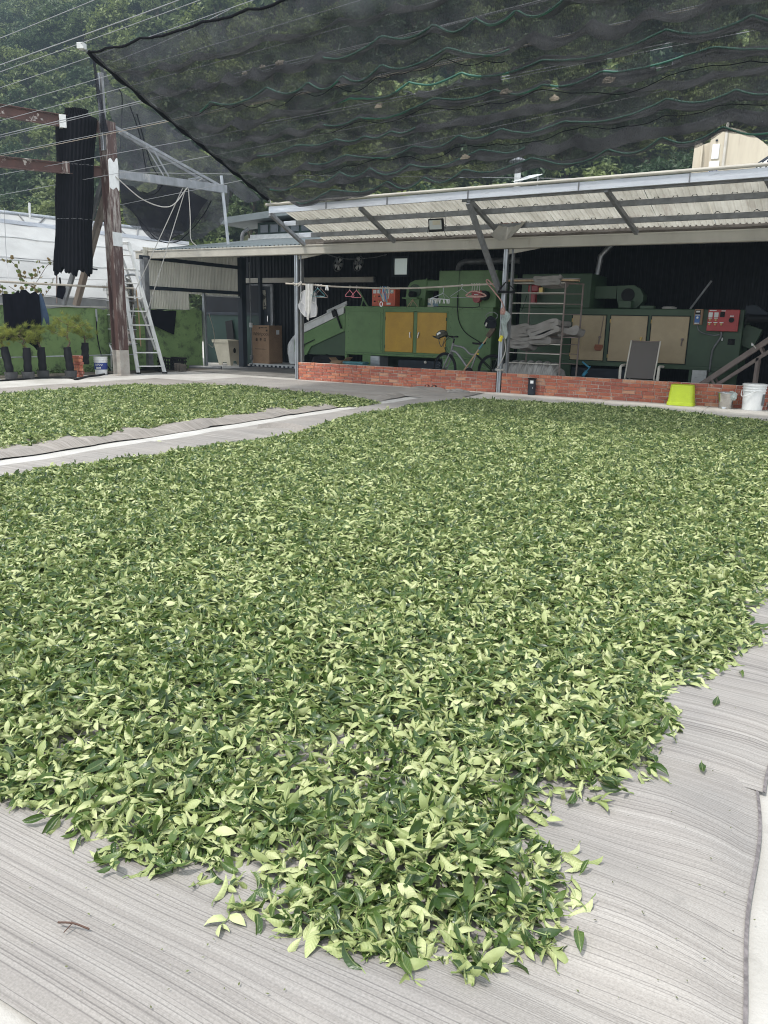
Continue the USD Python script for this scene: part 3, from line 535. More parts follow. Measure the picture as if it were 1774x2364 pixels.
# rear clerestory over the left end of the roof
c = MB(); part(fac, 'clerestory_base', MB().box(-5.4, -0.6, 5.0, 5.9, 3.38, 3.62).box(-5.35, -0.6, 5.04, 5.9, 3.62, 3.72), 'steel_white')
part(fac, 'clerestory_wall', MB().box(-5.1, -0.6, 5.10, 5.9, 3.72, 4.06), 'teal_sheet')
for i in range(12): part(fac, 'clerestory_window', MB().box(-4.98 + i * 0.37, -4.70 + i * 0.37, 5.075, 5.099, 3.77, 3.99), 'window_grey')
part(fac, 'clerestory_roof', MB().prism([(-6.25, 4.02), (-6.25, 4.20), (-4.0, 4.34), (-0.5, 4.46), (-0.5, 4.28), (-4.0, 4.16)], 1.4, (0, 4.75, 0)), 'roof_slate')
part(fac, 'roof_pipe', MB().tube(curve([(-5.55, 4.9, 3.45), (-5.5, 4.9, 3.75), (-5.35, 5.0, 3.9)], 5), 0.05, 8), 'galv_dull')
# chimney, tilted white panel and a lifted corner on the roof
ch = part(fac, 'chimney', MB().lathe([(0.075, 3.0), (0.075, 4.66), (0.065, 4.66)], (3.71, 3.0, 0), 16), 'stainless', smooth=40)
part(ch, 'cowl', MB().lathe([(0.19, 4.70), (0.195, 4.715), (0.02, 4.80), (0.0, 4.80)], (3.71, 3.0, 0), 20), 'galv_bright', smooth=40)
part(ch, 'band', MB().lathe([(0.077, 4.56), (0.085, 4.57), (0.085, 4.60), (0.077, 4.61)], (3.71, 3.0, 0), 16), 'galv_dull')
part(ch, 'bracket', MB().tube([(3.63, 3.0, 4.6), (3.60, 3.0, 4.72)], 0.008, 5).tube([(3.79, 3.0, 4.6), (3.82, 3.0, 4.72)], 0.008, 5), 'galv_dull')
sp = part(fac, 'roof_panel', MB().add(np.array([(3.66, 2.9, 4.30), (4.02, 2.9, 4.34), (4.20, 3.2, 4.46), (3.90, 3.2, 4.45), (3.66, 2.9, 4.285), (4.02, 2.9, 4.325), (4.20, 3.2, 4.445), (3.90, 3.2, 4.435)]), [[0, 1, 2], [0, 2, 3], [4, 6, 5], [4, 7, 6], [0, 4, 5], [0, 5, 1], [1, 5, 6], [1, 6, 2], [2, 6, 7], [2, 7, 3], [3, 7, 4], [3, 4, 0]]), 'plastic_white')
part(sp, 'stay', MB().tube([(4.12, 3.15, 3.2), (4.12, 3.15, 4.42)], 0.012, 6).tube(curve([(3.72, 2.95, 3.2), (3.74, 2.95, 4.2), (3.85, 2.98, 4.33)], 4), 0.025, 8), 'steel_white')
part(fac, 'conduit', MB().tube(curve([(-1.95, 3.7, 3.05), (-1.2, 3.7, 2.86), (-0.4, 3.7, 2.86), (0.1, 3.7, 2.93)], 8), 0.012, 6), 'galv_dull')
part(fac, 'duct_pipe', MB().tube([(5.62, 3.0, 2.30), (5.66, 3.0, 2.72), (5.82, 3.02, 2.90), (6.0, 3.1, 3.1)], 0.06, 12), 'galv', smooth=40)
# exhaust fans high on the rear wall
for x in (-1.45, -0.83):
    f_ = part(fac, 'exhaust_fan', MB().tube([(x + 0.19 * math.cos(a) * 0.75, 3.86 + 0.06 * math.sin(a), 2.74 + 0.19 * math.sin(a)) for a in np.linspace(0, 2 * PI, 20, endpoint=False)], 0.012, 6, closed=True), 'galv_dull')
    for b in range(5):
        a = b * 2 * PI / 5 + x; part(f_, 'blade', MB().prism([(0, -0.02), (0.15, -0.055), (0.16, 0.055), (0, 0.02)], 0.006, (x, 3.86, 2.74), ((math.cos(a) * 0.75, 0.15 * math.sin(a), math.sin(a)), (-math.sin(a) * 0.75, 0.15 * math.cos(a), math.cos(a)), (0, 1, 0))), 'galv' if b % 2 else 'steel_white')
    part(f_, 'motor', MB().lathe([(0, -0.05), (0.04, -0.05), (0.04, 0.06), (0, 0.06)], (x, 3.86, 2.74), 12, Rx(-PI / 2)), 'galv_dull')

# left side of the shed: upright translucent sheets over the green wall
sw = thing('translucent_side_wall', 'ribbed translucent side wall over the green wall, left of the dark doorway', 'wall', Q(5.0))
for i in range(7):
    t0 = 3.63 + i * 0.425; t1 = t0 + 0.42; zlo = 1.47 if t1 < 5.3 else 1.86; nn = 9; ts, hs = [], []
    for j in range(nn):
        b = t0 + (t1 - t0) * j / nn; w_ = (t1 - t0) / nn; ts += [b, b + 0.5 * w_, b + 0.62 * w_, b + 0.88 * w_]; hs += [0, 0, 0.022, 0.022]
    ts.append(t1); hs.append(0)
    part(sw, 'sheet', MB().sheet(np.array([[Q(t, z, h - 0.01) for z in (zlo, 2.88)] for t, h in zip(ts, hs)])), 'translucent_wall')
part(sw, 'rail', MB().bar(Q(3.5, 2.645, 0.04), Q(6.6, 2.60, 0.04), 0.05, 0.085), 'dark_paint'); part(sw, 'rail', MB().bar(Q(3.6, 1.955, 0.04), Q(6.6, 1.945, 0.04), 0.05, 0.085), 'dark_paint')
part(sw, 'post', MB().box(-4.42, -4.28, -0.25, -0.10, 0.0, 2.64), 'galv_dull'); part(sw, 'post', MB().bar(Q(5.30, 0.0, 0.09), Q(5.30, 1.9, 0.09), 0.07, 0.07), 'galv')
part(sw, 'rope', MB().tube(curve([Q(5.42, 1.4, 0.12), Q(5.55, 0.9, 0.14), Q(5.5, 0.55, 0.14), Q(5.36, 0.62, 0.14)], 6), 0.008, 5), 'wire_tan')
part(sw, 'transom', MB().bar(Q(5.25, 1.84, 0.05), Q(6.6, 1.84, 0.05), 0.03, 0.03), 'steel_white')
# teal partition inside the doorway
tp = thing('teal_partition', 'dark teal sheet partition inside the doorway behind the cream tub', 'partition', (-5.2, 3.6, 0))
part(tp, 'panel', MB().box(-6.0, -4.0, 3.70, 3.73, 0.0, 1.40), 'teal_sheet'); part(tp, 'panel', MB().box(-6.0, -4.0, 3.72, 3.75, 1.42, 2.2), 'dark_sheet'); part(tp, 'rail', MB().box(-6.0, -4.0, 3.68, 3.72, 1.38, 1.46), 'dark_paint')
part(tp, 'black_board', MB().bar((-4.95, 3.60, 0.5), (-5.08, 3.66, 1.22), 0.26, 0.02, up=(0, 1, 0)), 'black_rubber')

# green boundary wall
gw = thing('green_wall', 'low rendered wall painted green with mould streaks behind the potted pines', 'wall', Q(1.0))
def wallmesh(t0, t1, z0, z1, th=0.14, o=0.0):
    mb = MB(); ts = np.linspace(t0, t1, max(2, int((t1 - t0) / 0.12))); zs = np.linspace(z0, z1, 14)
    P = np.array([[Q(t, z + (0.018 * math.sin(t * 4.1) + 0.012 * math.sin(9 * t) if z == z1 else 0), o + 0.01 * math.sin(t * 3 + z * 4)) for z in zs] for t in ts])
    mb.sheet(P); Bk = P - QN * th; mb.sheet(Bk[:, ::-1]); mb.sheet(np.stack([P[:, -1], Bk[:, -1]], 1)); mb.sheet(np.stack([Bk[0], P[0]], 0)[:, ::-1]); mb.sheet(np.stack([P[-1], Bk[-1]], 0)[:, ::-1])
    return mb
part(gw, 'wall_face', wallmesh(-5.0, 2.58, -0.05, 1.43), 'wall_green'); part(gw, 'wall_face', wallmesh(2.62, 5.27, -0.05, 1.46), 'wall_green')
part(gw, 'coping', MB().bar(Q(-5.0, 1.455, -0.07), Q(2.56, 1.465, -0.07), 0.2, 0.03), 'concrete')
part(gw, 'pipe', MB().tube(curve([Q(2.28, 1.42, 0.05), Q(2.28, 1.15, 0.05)], 3), 0.022, 8), 'galv'); part(gw, 'cable', MB().tube(curve([Q(2.27, 1.25, 0.05), Q(2.26, 0.8, 0.06), Q(2.32, 0.35, 0.1), Q(2.42, 0.05, 0.25)], 6), 0.014, 6), 'black_rubber')
part(gw, 'pipe', MB().tube([Q(-3.5, 0.40, 0.62), Q(2.95, 0.42, 0.55)], 0.013, 6), 'galv')
dk = MB().prism([(3.66, 1.44), (4.46, 1.44), (4.36, 0.86), (4.18, 0.92), (3.78, 1.08)], 0.012, QN * 0.05, (QD, UZ, QN)); dk.v = [v + QO for v in dk.v]
solo('black_cloth', dk, 'cloth_black', 'scrap of black cloth hanging over the green wall right of the ladder', 'cloth')

# ------------------------------------------------------------------ the low brick wall: six courses, every brick a piece
bw = thing('brick_wall', 'low red brick wall along the front of the factory shed', 'wall', (0, 0, 0))
part(bw, 'mortar', MB().box(0.012, 4.615, 0.012, 0.10, 0.0, 0.375).box(4.745, 9.33, 0.012, 0.10, 0.0, 0.375), 'mortar')
def brick(x0, x1, z0, z1, pr):
    y = 0.004 - pr; tl = [rnd.uniform(-0.003, 0.003) for _ in range(4)]
    v = np.array([(x0, y, z0 + tl[0]), (x1, y, z0 + tl[1]), (x1, y, z1 + tl[2]), (x0, y, z1 + tl[3])], float); ci = np.array([(0.004, 0, 0.004), (-0.004, 0, 0.004), (-0.004, 0, -0.004), (0.004, 0, -0.004)])
    vv = np.vstack([v + ci + [0, -0.004, 0], v, v + [0, 0.10, 0]]); f = [[0, 1, 2, 3]]
    for o in (0, 4):
        for i in range(4): j = (i + 1) % 4; f.append([o + i, o + 4 + i, o + 4 + j, o + j])
    return MB().add(vv, f)
for lo_, hi_ in ((0.0, 4.62), (4.735, 9.335)):
    for r in range(6):
        z0 = 0.003 + r * 0.0633; x = lo_ - (0.105 if r % 2 else 0) + rnd.uniform(-0.02, 0.02)
        while x < hi_ - 0.03:
            L = 0.10 if rnd.random() < 0.12 else 0.205; a, b = max(lo_, x), min(hi_, x + L)
            if b - a > 0.04: part(bw, 'brick', brick(a, b, z0, z0 + 0.053 + rnd.uniform(-0.002, 0.003), rnd.choice([0, 0.002, 0.004, 0.006, 0.009])), 'brick_%d' % rnd.choices([0, 1, 2, 3], [5, 4, 2.5, 0.7])[0])
            x += L + 0.011 + rnd.uniform(-0.002, 0.003)

# ------------------------------------------------------------------ tea dryer on the left: green, yellow doors
KF = 2.0
td = thing('tea_dryer', 'green tea drying machine with two yellow doors behind the brick wall', 'machine', (1.8, KF, 0))
part(td, 'body', MB().box(-0.06, 3.70, KF, KF + 1.5, 0.50, 1.62, 0.012), 'machine_green')
part(td, 'top_rim', MB().box(-0.075, 3.71, KF - 0.015, KF + 0.05, 1.575, 1.625), 'machine_green')
for x0, x1 in ((-0.06, -0.0), (0.44, 0.66), (2.55, 3.70)): part(td, 'leg', MB().box(x0, x1, KF + 0.003, KF + 0.10, 0.02, 0.50), 'machine_green')
part(td, 'skirt', MB().box(-0.06, 3.70, KF + 1.3, KF + 1.4, 0.02, 0.5), 'machine_green_dark')
part(td, 'panel', MB().box(0.05, 0.93, KF - 0.008, KF, 0.59, 1.50, 0.003), 'machine_green')
for x0, x1, hx, hg in ((1.06, 1.79, 1.725, 1.06), (1.89, 2.62, 1.95, 2.62)):
    d_ = part(td, 'yellow_door', MB().box(x0, x1, KF - 0.022, KF - 0.001, 0.605, 1.50, 0.006), 'door_yellow')
    h_ = part(d_, 'handle', MB().bar((hx, KF - 0.05, 1.06), (hx + (0.012 if hx < 1.9 else -0.018), KF - 0.05, 0.93), 0.028, 0.02).box(hx - 0.016, hx + 0.016, KF - 0.05, KF - 0.02, 1.035, 1.065), 'stainless')
    for z in (0.72, 1.36): part(d_, 'hinge', MB().tube([(hg, KF - 0.025, z - 0.035), (hg, KF - 0.025, z + 0.035)], 0.011, 6), 'machine_green_dark')
part(td, 'door_frame', MB().box(1.03, 1.055, KF - 0.006, KF - 0.001, 0.58, 1.53).box(1.80, 1.88, KF - 0.006, KF - 0.001, 0.58, 1.53).box(2.63, 2.66, KF - 0.006, KF - 0.001, 0.58, 1.53).box(1.03, 2.66, KF - 0.006, KF - 0.001, 1.505, 1.53).box(1.03, 2.66, KF - 0.006, KF - 0.001, 0.575, 0.60), 'machine_green')
part(td, 'ash_drawer', MB().box(0.68, 0.93, KF - 0.03, KF + 0.4, 0.24, 0.49).box(0.74, 0.88, KF - 0.045, KF - 0.03, 0.365, 0.385), 'galv')
part(td, 'pilot_box', MB().box(1.40, 2.50, KF + 0.02, KF + 0.6, 0.05, 0.43), 'dark_paint'); part(td, 'knob', MB().lathe([(0, 0), (0.035, 0), (0.03, 0.03), (0, 0.035)], (2.12, KF + 0.015, 0.40), 10, Rx(PI / 2)), 'chair_frame')
part(td, 'tower', MB().box(2.38, 3.75, KF + 0.02, KF + 1.3, 1.62, 2.40, 0.012), 'machine_green'); part(td, 'seam', MB().box(2.86, 2.872, KF + 0.010, KF + 0.018, 1.62, 2.39), 'machine_green_dark')
sc_ = Polygon([(1.47, 1.64), (1.44, 1.85), (1.46, 2.03), (1.54, 2.16), (1.67, 2.22), (1.94, 2.23), (1.95, 1.98), (1.92, 1.64)])
fh = part(td, 'fan_housing', MB().prism(sc_, 0.42, (0, KF + 0.25, 0)), 'machine_green')
part(fh, 'inlet', MB().lathe([(0.15, 0), (0.15, 0.03), (0.12, 0.03), (0.12, 0.0)], (1.68, KF + 0.25, 1.98), 20, Rx(PI / 2)).lathe([(0, 0.008), (0.12, 0.008)], (1.68, KF + 0.25, 1.98), 20, Rx(PI / 2)), 'machine_green_dark')
part(fh, 'motor_bracket', MB().box(1.48, 1.86, KF - 0.02, KF + 0.24, 1.80, 1.83).prism([(1.48, 1.80), (1.86, 1.80), (1.86, 1.62), (1.80, 1.62), (1.70, 1.74)], 0.02, (0, KF + 0.1, 0)), 'machine_green'); part(fh, 'motor', MB().lathe([(0, 0), (0.07, 0), (0.07, 0.16), (0.03, 0.19), (0, 0.19)], (1.66, KF + 0.24, 1.90), 14, Rx(PI / 2)), 'black_rubber', smooth=40)
part(td, 'air_duct', MB().box(1.955, 2.375, KF + 0.28, KF + 0.64, 1.99, 2.21), 'machine_green'); part(td, 'duct_flange', MB().box(1.935, 1.965, KF + 0.26, KF + 0.66, 1.96, 2.25), 'machine_green')
part(td, 'flue', MB().tube(curve([(2.45, KF + 0.9, 2.40), (2.47, KF + 0.9, 2.56), (2.58, KF + 0.9, 2.64), (2.8, KF + 0.9, 2.65), (3.9, KF + 0.95, 2.66)], 6), 0.07, 12), 'galv_dull', smooth=True)
cb = part(td, 'control_box', MB().box(0.62, 1.24, KF + 0.10, KF + 0.34, 1.635, 2.02, 0.006), 'ctrl_orange')
for x in (0.655, 0.765, 0.985, 1.11): part(cb, 'meter', MB().box(x, x + 0.085, KF + 0.085, KF + 0.099, 1.92, 2.0), 'white_paint' if x < 0.9 else 'paper_print')
for x in (0.70, 0.815, 0.93, 1.05):
    for z in (1.855, 1.74): part(cb, 'button', MB().lathe([(0, 0.022), (0.016, 0.022), (0.02, 0.0)], (x, KF + 0.10, z), 10, Rx(PI / 2)), 'black_rubber' if (x + z) % 0.2 < 0.1 else 'brass')
part(cb, 'plate', MB().box(1.02, 1.13, KF + 0.09, KF + 0.099, 1.665, 1.71), 'white_paint')
bn = part(td, 'burner', MB().box(3.26, 3.50, KF - 0.20, KF + 0.02, 1.83, 1.97, 0.02).prism(Point(3.385, 1.80).buffer(0.085), 0.14, (0, KF - 0.20, 0)), 'burner_red')
part(bn, 'label_plate', MB().box(3.33, 3.43, KF - 0.212, KF - 0.203, 1.875, 1.89), 'white_paint'); part(bn, 'fan_ring', MB().lathe([(0.09, 0), (0.10, 0), (0.10, 0.16), (0.05, 0.16)], (3.53, KF - 0.02, 1.87), 16, Rx(PI / 2)), 'black_rubber')
part(td, 'cable', MB().tube(curve([(2.86, KF - 0.02, 1.88), (2.87, KF - 0.02, 1.62), (2.93, KF - 0.03, 1.32), (3.1, KF - 0.03, 1.08), (3.46, KF - 0.04, 0.88)], 6), 0.010, 5).tube(curve([(2.3, KF - 0.02, 1.64), (2.85, KF - 0.025, 1.625), (3.35, KF - 0.03, 1.63), (3.39, KF - 0.03, 1.72)], 6), 0.008, 5), 'black_rubber')
bl = MB()
for x in np.arange(0.0, 3.68, 0.23): bl.box(x - 0.008, x + 0.008, KF - 0.024, KF - 0.014, 1.592, 1.608, 0.003).box(x - 0.008, x + 0.008, KF - 0.008, KF + 0.002, 0.525, 0.541, 0.003)
for z in np.arange(0.62, 1.5, 0.14):
    for x in (0.035, 0.965, 2.72, 3.62): bl.box(x - 0.007, x + 0.007, KF - 0.008, KF + 0.002, z - 0.007, z + 0.007, 0.003)
part(td, 'bolts', bl, 'machine_green_dark', kind='stuff'); part(td, 'side_panel', MB().box(2.78, 3.56, KF - 0.007, KF - 0.001, 0.60, 1.50, 0.003), 'machine_green'); part(td, 'weld_seam', MB().box(0.985, 0.993, KF - 0.005, KF + 0.001, 0.56, 1.57).box(-0.06, 3.70, KF - 0.004, KF + 0.001, 0.548, 0.556), 'machine_green_dark')
# inclined feed conveyor at its left end
part(td, 'feed_side', MB().prism([(-1.55, 0.80), (-1.55, 0.5), (-1.34, 0.44), (-1.19, 0.44), (-1.05, 0.65), (-0.062, 1.05), (-0.062, 1.46), (-1.36, 0.92)], 0.03, (0, KF, 0)), 'machine_green')
part(td, 'feed_belly', MB().prism([(-1.55, 0.74), (-1.2, 0.46), (-0.075, 0.46), (-0.075, 1.3), (-1.36, 0.86)], 0.9, (0, KF + 0.05, 0)), 'machine_green_dark')
ty = part(td, 'feed_tray', MB().prism([(-1.36, 0.935), (-0.09, 1.455), (-0.09, 1.60), (-0.03, 1.63), (-0.03, 1.66), (-1.26, 1.165), (-1.34, 1.13), (-1.38, 1.02)], 0.03, (0, KF - 0.02, 0)).prism([(-1.34, 1.12), (-0.03, 1.645), (-0.03, 1.66), (-1.34, 1.14)], 0.09, (0, KF - 0.06, 0)), 'steel_white')
part(ty, 'far_side', MB().prism([(-0.95, 1.42), (-0.36, 1.66), (-0.36, 1.76), (-0.95, 1.53)], 0.03, (0, KF + 0.55, 0)), 'steel_white')
part(ty, 'bed', MB().prism([(-1.36, 0.98), (-0.09, 1.5), (-0.09, 1.52), (-1.36, 1.0)], 0.6, (0, KF + 0.02, 0)), 'galv_dull')
part(td, 'adjuster', MB().bar((-0.33, KF - 0.045, 1.55), (-0.135, KF - 0.045, 1.10), 0.05, 0.03).box(-0.40, -0.26, KF - 0.06, KF - 0.03, 1.38, 1.54, R=Ry(-0.38)), 'black_rubber')
part(td, 'bearing', MB().bar((-1.30, KF - 0.03, 0.66), (-0.92, KF - 0.03, 0.82), 0.02).box(-1.36, -1.24, KF - 0.05, KF - 0.005, 0.62, 0.74, R=Ry(-0.38)), 'black_rubber')
part(td, 'top_brace', MB().bar((0.09, KF + 0.35, 2.02), (0.36, KF + 0.35, 1.63), 0.035).bar((0.22, KF + 0.38, 1.82), (0.16, KF + 0.38, 1.63), 0.03), 'machine_green')

# ------------------------------------------------------------------ second dryer on the right: beige doors, in deeper shade
t2 = thing('tea_dryer', 'dark green tea drying machine with three beige doors behind the chair', 'machine', (6.5, KF, 0))
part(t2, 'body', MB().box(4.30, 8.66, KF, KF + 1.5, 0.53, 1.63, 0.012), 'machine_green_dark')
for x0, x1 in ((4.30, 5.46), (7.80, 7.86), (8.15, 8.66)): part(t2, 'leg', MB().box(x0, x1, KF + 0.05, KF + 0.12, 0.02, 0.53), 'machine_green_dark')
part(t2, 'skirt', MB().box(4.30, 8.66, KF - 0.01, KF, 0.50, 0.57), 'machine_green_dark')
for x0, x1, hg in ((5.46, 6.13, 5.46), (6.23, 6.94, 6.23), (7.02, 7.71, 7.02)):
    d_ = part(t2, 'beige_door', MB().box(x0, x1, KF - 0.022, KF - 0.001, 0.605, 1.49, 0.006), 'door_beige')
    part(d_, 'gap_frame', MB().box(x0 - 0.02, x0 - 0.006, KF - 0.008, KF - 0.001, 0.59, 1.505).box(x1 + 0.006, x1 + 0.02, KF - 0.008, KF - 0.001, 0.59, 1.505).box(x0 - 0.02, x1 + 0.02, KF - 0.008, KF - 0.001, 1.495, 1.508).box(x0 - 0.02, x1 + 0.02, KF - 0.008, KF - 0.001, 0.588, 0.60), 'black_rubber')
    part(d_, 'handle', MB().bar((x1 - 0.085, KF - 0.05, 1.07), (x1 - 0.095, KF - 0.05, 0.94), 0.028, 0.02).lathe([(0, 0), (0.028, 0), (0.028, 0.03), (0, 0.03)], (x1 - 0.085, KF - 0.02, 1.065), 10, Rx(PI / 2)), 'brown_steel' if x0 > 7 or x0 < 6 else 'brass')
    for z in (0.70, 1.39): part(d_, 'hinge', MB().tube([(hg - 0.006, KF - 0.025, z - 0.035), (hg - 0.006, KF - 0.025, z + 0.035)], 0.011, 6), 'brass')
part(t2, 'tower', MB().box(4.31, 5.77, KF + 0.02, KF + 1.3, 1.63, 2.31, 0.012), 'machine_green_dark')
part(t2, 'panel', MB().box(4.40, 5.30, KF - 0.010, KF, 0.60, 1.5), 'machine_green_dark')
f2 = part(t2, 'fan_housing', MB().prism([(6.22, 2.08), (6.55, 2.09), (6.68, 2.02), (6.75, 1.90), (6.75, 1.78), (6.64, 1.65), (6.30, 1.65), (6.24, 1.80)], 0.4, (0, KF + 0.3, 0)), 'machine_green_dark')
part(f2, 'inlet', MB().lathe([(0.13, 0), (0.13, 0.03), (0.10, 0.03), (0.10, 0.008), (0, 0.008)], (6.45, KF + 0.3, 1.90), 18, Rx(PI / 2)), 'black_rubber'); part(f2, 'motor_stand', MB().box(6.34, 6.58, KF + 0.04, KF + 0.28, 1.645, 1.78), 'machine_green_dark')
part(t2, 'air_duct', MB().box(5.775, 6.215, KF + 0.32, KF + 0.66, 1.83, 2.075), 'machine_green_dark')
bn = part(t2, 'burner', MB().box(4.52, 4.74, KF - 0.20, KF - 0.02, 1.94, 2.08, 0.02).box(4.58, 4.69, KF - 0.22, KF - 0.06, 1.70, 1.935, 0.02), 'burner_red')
part(bn, 'plate', MB().box(4.60, 4.67, KF - 0.232, KF - 0.223, 1.89, 1.90), 'white_paint'); part(bn, 'brass_cover', MB().box(4.745, 4.83, KF - 0.17, KF - 0.05, 1.92, 2.03), 'brass'); part(bn, 'lever', MB().tube([(4.47, KF - 0.1, 1.87), (4.43, KF - 0.1, 1.70), (4.38, KF - 0.1, 1.56)], 0.008, 5), 'black_rubber')
rc = part(t2, 'control_box', MB().box(8.04, 8.58, KF - 0.10, KF - 0.015, 1.235, 1.625, 0.005), 'ctrl_red')
for x, z in ((8.085, 1.53), (8.185, 1.53)): part(rc, 'meter', MB().box(x - 0.037, x + 0.037, KF - 0.112, KF - 0.101, z - 0.04, z + 0.045), 'white_paint')
part(rc, 'rotary_switch', MB().box(8.25, 8.33, KF - 0.112, KF - 0.101, 1.49, 1.585).lathe([(0.032, 0), (0.032, 0.025), (0, 0.025)], (8.29, KF - 0.112, 1.535), 12, Rx(PI / 2)), 'black_rubber')
part(rc, 'socket', MB().lathe([(0.047, 0), (0.047, 0.02), (0, 0.02)], (8.455, KF - 0.1, 1.44), 16, Rx(PI / 2)), 'black_rubber')
for x, z in ((8.085, 1.44), (8.185, 1.44), (8.085, 1.36), (8.185, 1.36), (8.29, 1.36)):
    b_ = part(rc, 'button', MB().lathe([(0, 0.024), (0.016, 0.024), (0.022, 0.0)], (x, KF - 0.1, z), 10, Rx(PI / 2)), 'brass'); part(b_, 'plate', MB().box(x - 0.034, x + 0.034, KF - 0.105, KF - 0.101, z + 0.022, z + 0.04), 'white_paint')
part(rc, 'plate', MB().box(8.42, 8.49, KF - 0.105, KF - 0.101, 1.50, 1.52).box(8.265, 8.335, KF - 0.105, KF - 0.101, 1.595, 1.612).box(8.06, 8.18, KF - 0.105, KF - 0.101, 1.60, 1.618), 'white_paint')
bc = part(t2, 'inverter_box', MB().box(7.795, 7.945, KF - 0.09, KF - 0.002, 1.345, 1.632, 0.004), 'cardboard'); part(bc, 'face', MB().box(7.812, 7.905, KF - 0.102, KF - 0.091, 1.36, 1.52), 'panel_blue')
part(bc, 'display', MB().box(7.812, 7.905, KF - 0.103, KF - 0.091, 1.525, 1.61), 'black_rubber'); part(bc, 'label_plate', MB().box(7.825, 7.895, KF - 0.112, KF - 0.104, 1.57, 1.60).box(7.815, 7.90, KF - 0.112, KF - 0.104, 1.362, 1.382).box(7.815, 7.90, KF - 0.112, KF - 0.104, 1.517, 1.53), 'white_paint'); part(bc, 'dial', MB().lathe([(0.022, 0), (0.018, 0.02), (0, 0.02)], (7.86, KF - 0.102, 1.475), 12, Rx(PI / 2)), 'plastic_white')
part(t2, 'conduit', MB().tube(curve([(8.30, KF - 0.05, 1.23), (8.30, KF - 0.05, 1.12), (8.20, KF - 0.05, 0.92), (8.18, KF - 0.05, 0.75), (8.18, KF - 0.05, 0.48)], 6), 0.018, 8).tube(curve([(7.86, KF - 0.05, 1.345), (7.93, KF - 0.06, 1.22), (8.15, KF - 0.06, 1.16), (8.28, KF - 0.06, 1.17)], 6), 0.011, 6), 'galv_dull', smooth=True)
part(t2, 'tag', MB().box(8.315, 8.345, KF - 0.03, KF - 0.02, 1.06, 1.12), 'white_paint')
part(t2, 'wall_socket', MB().box(8.43, 8.55, KF - 0.02, KF - 0.001, 0.99, 1.10).lathe([(0.04, 0), (0.035, 0.03), (0, 0.03)], (8.49, KF - 0.02, 1.045), 14, Rx(PI / 2)), 'black_rubber')
part(t2, 'ash_drawer', MB().box(7.87, 8.13, KF - 0.03, KF + 0.4, 0.22, 0.50).box(7.94, 8.06, KF - 0.045, KF - 0.03, 0.36, 0.38), 'steel_white')
part(t2, 'belt_guard', MB().box(8.62, 8.92, KF + 0.2, KF + 0.6, 0.95, 1.34, R=Ry(0.35)), 'machine_green_dark')
part(t2, 'motor', MB().tube([(8.72, KF - 0.15, 1.47), (9.06, KF - 0.12, 1.47)], 0.075, 14).tube([(8.70, KF - 0.15, 1.47), (8.74, KF - 0.15, 1.47)], 0.09, 14), 'black_rubber'); part(t2, 'hopper_cover', MB().prism([(8.62, 1.52), (8.66, 1.70), (8.82, 1.72), (9.06, 1.56), (9.1, 1.5)], 0.5, (0, KF + 0.05, 0)), 'dark_paint')
part(t2, 'rear_box', MB().box(5.48, 6.78, KF + 0.1, KF + 0.6, 0.05, 0.44), 'dark_paint')
part(t2, 'top_tray', MB().box(6.76, 7.02, KF + 0.05, KF + 0.25, 1.632, 1.69), 'machine_green_dark'); part(t2, 'prop_bar', MB().bar((7.64, KF + 0.4, 1.64), (7.97, KF + 0.4, 2.17), 0.035), 'galv_dull')
# inclined conveyor frame at the far right
cv = thing('inclined_conveyor', 'brown steel inclined conveyor frame at the right behind the wall', 'conveyor', (9.0, 1.3, 0))
for y in (1.15, 1.75):
    part(cv, 'side_rail', MB().bar((7.95, y, 0.12), (10.6, y, 2.30), 0.045, 0.09), 'brown_steel'); part(cv, 'lower_rail', MB().bar((8.20, y + 0.01, 0.12), (10.6, y + 0.01, 2.05), 0.04, 0.06), 'brown_steel')
    part(cv, 'leg', MB().bar((9.02, y + 0.015, 0.02), (9.02, y + 0.015, 0.80), 0.05), 'brown_steel'); part(cv, 'leg', MB().bar((10.2, y + 0.015, 0.02), (10.2, y + 0.015, 1.8), 0.05), 'brown_steel')
    for x in (8.30, 9.02, 9.7): part(cv, 'stay', MB().bar((x, y + 0.008, 0.12 + (x - 7.95) * 0.8226), (x + 0.09, y + 0.008, 0.12 + (x + 0.09 - 8.2) * 0.804), 0.04), 'brown_steel')
part(cv, 'belt', MB().bar((8.0, 1.45, 0.19), (10.6, 1.45, 2.32), 0.54, 0.02), 'black_rubber')
part(cv, 'roller', MB().tube([(8.92, 1.1, 1.02), (8.92, 1.02, 1.02)], 0.02, 8), 'steel_white'); part(cv, 'handle', MB().bar((8.90, 1.08, 1.05), (8.98, 1.08, 0.96), 0.02), 'chair_frame')

# ------------------------------------------------------------------ things inside the shed
cbx = thing('cardboard_box', 'tall brown cardboard appliance carton with printed front by the doorway', 'carton', (-3.15, 3.2, 0.1))
part(cbx, 'carton', MB().box(-3.70, -3.12, 3.0, 3.6, 0.1, 1.12, 0.006), 'cardboard')
part(cbx, 'lettering', MB().text('Whirlpool', 0.085, (-3.66, 2.998, 0.85)), 'ink_brown')
def strokes(mb, S, at, h, ax=(1, 0, 0), ay=(0, 0, 1), w=0.09, nrm=(0, -1, 0)):
    ax, ay, nrm, at = (np.asarray(t, float) for t in (ax, ay, nrm, at))
    for s in S:
        pg = LineString(s).buffer(w, cap_style=2, join_style=2); v = lambda p: at + (ax * p[0] + ay * p[1]) * h
        t = trimesh.creation.extrude_polygon(pg, 0.002 / h); q = np.array(t.vertices); mb.add(at + (q[:, :1] * ax + q[:, 1:2] * ay + q[:, 2:] * nrm) * h, np.array(t.faces))
    return mb
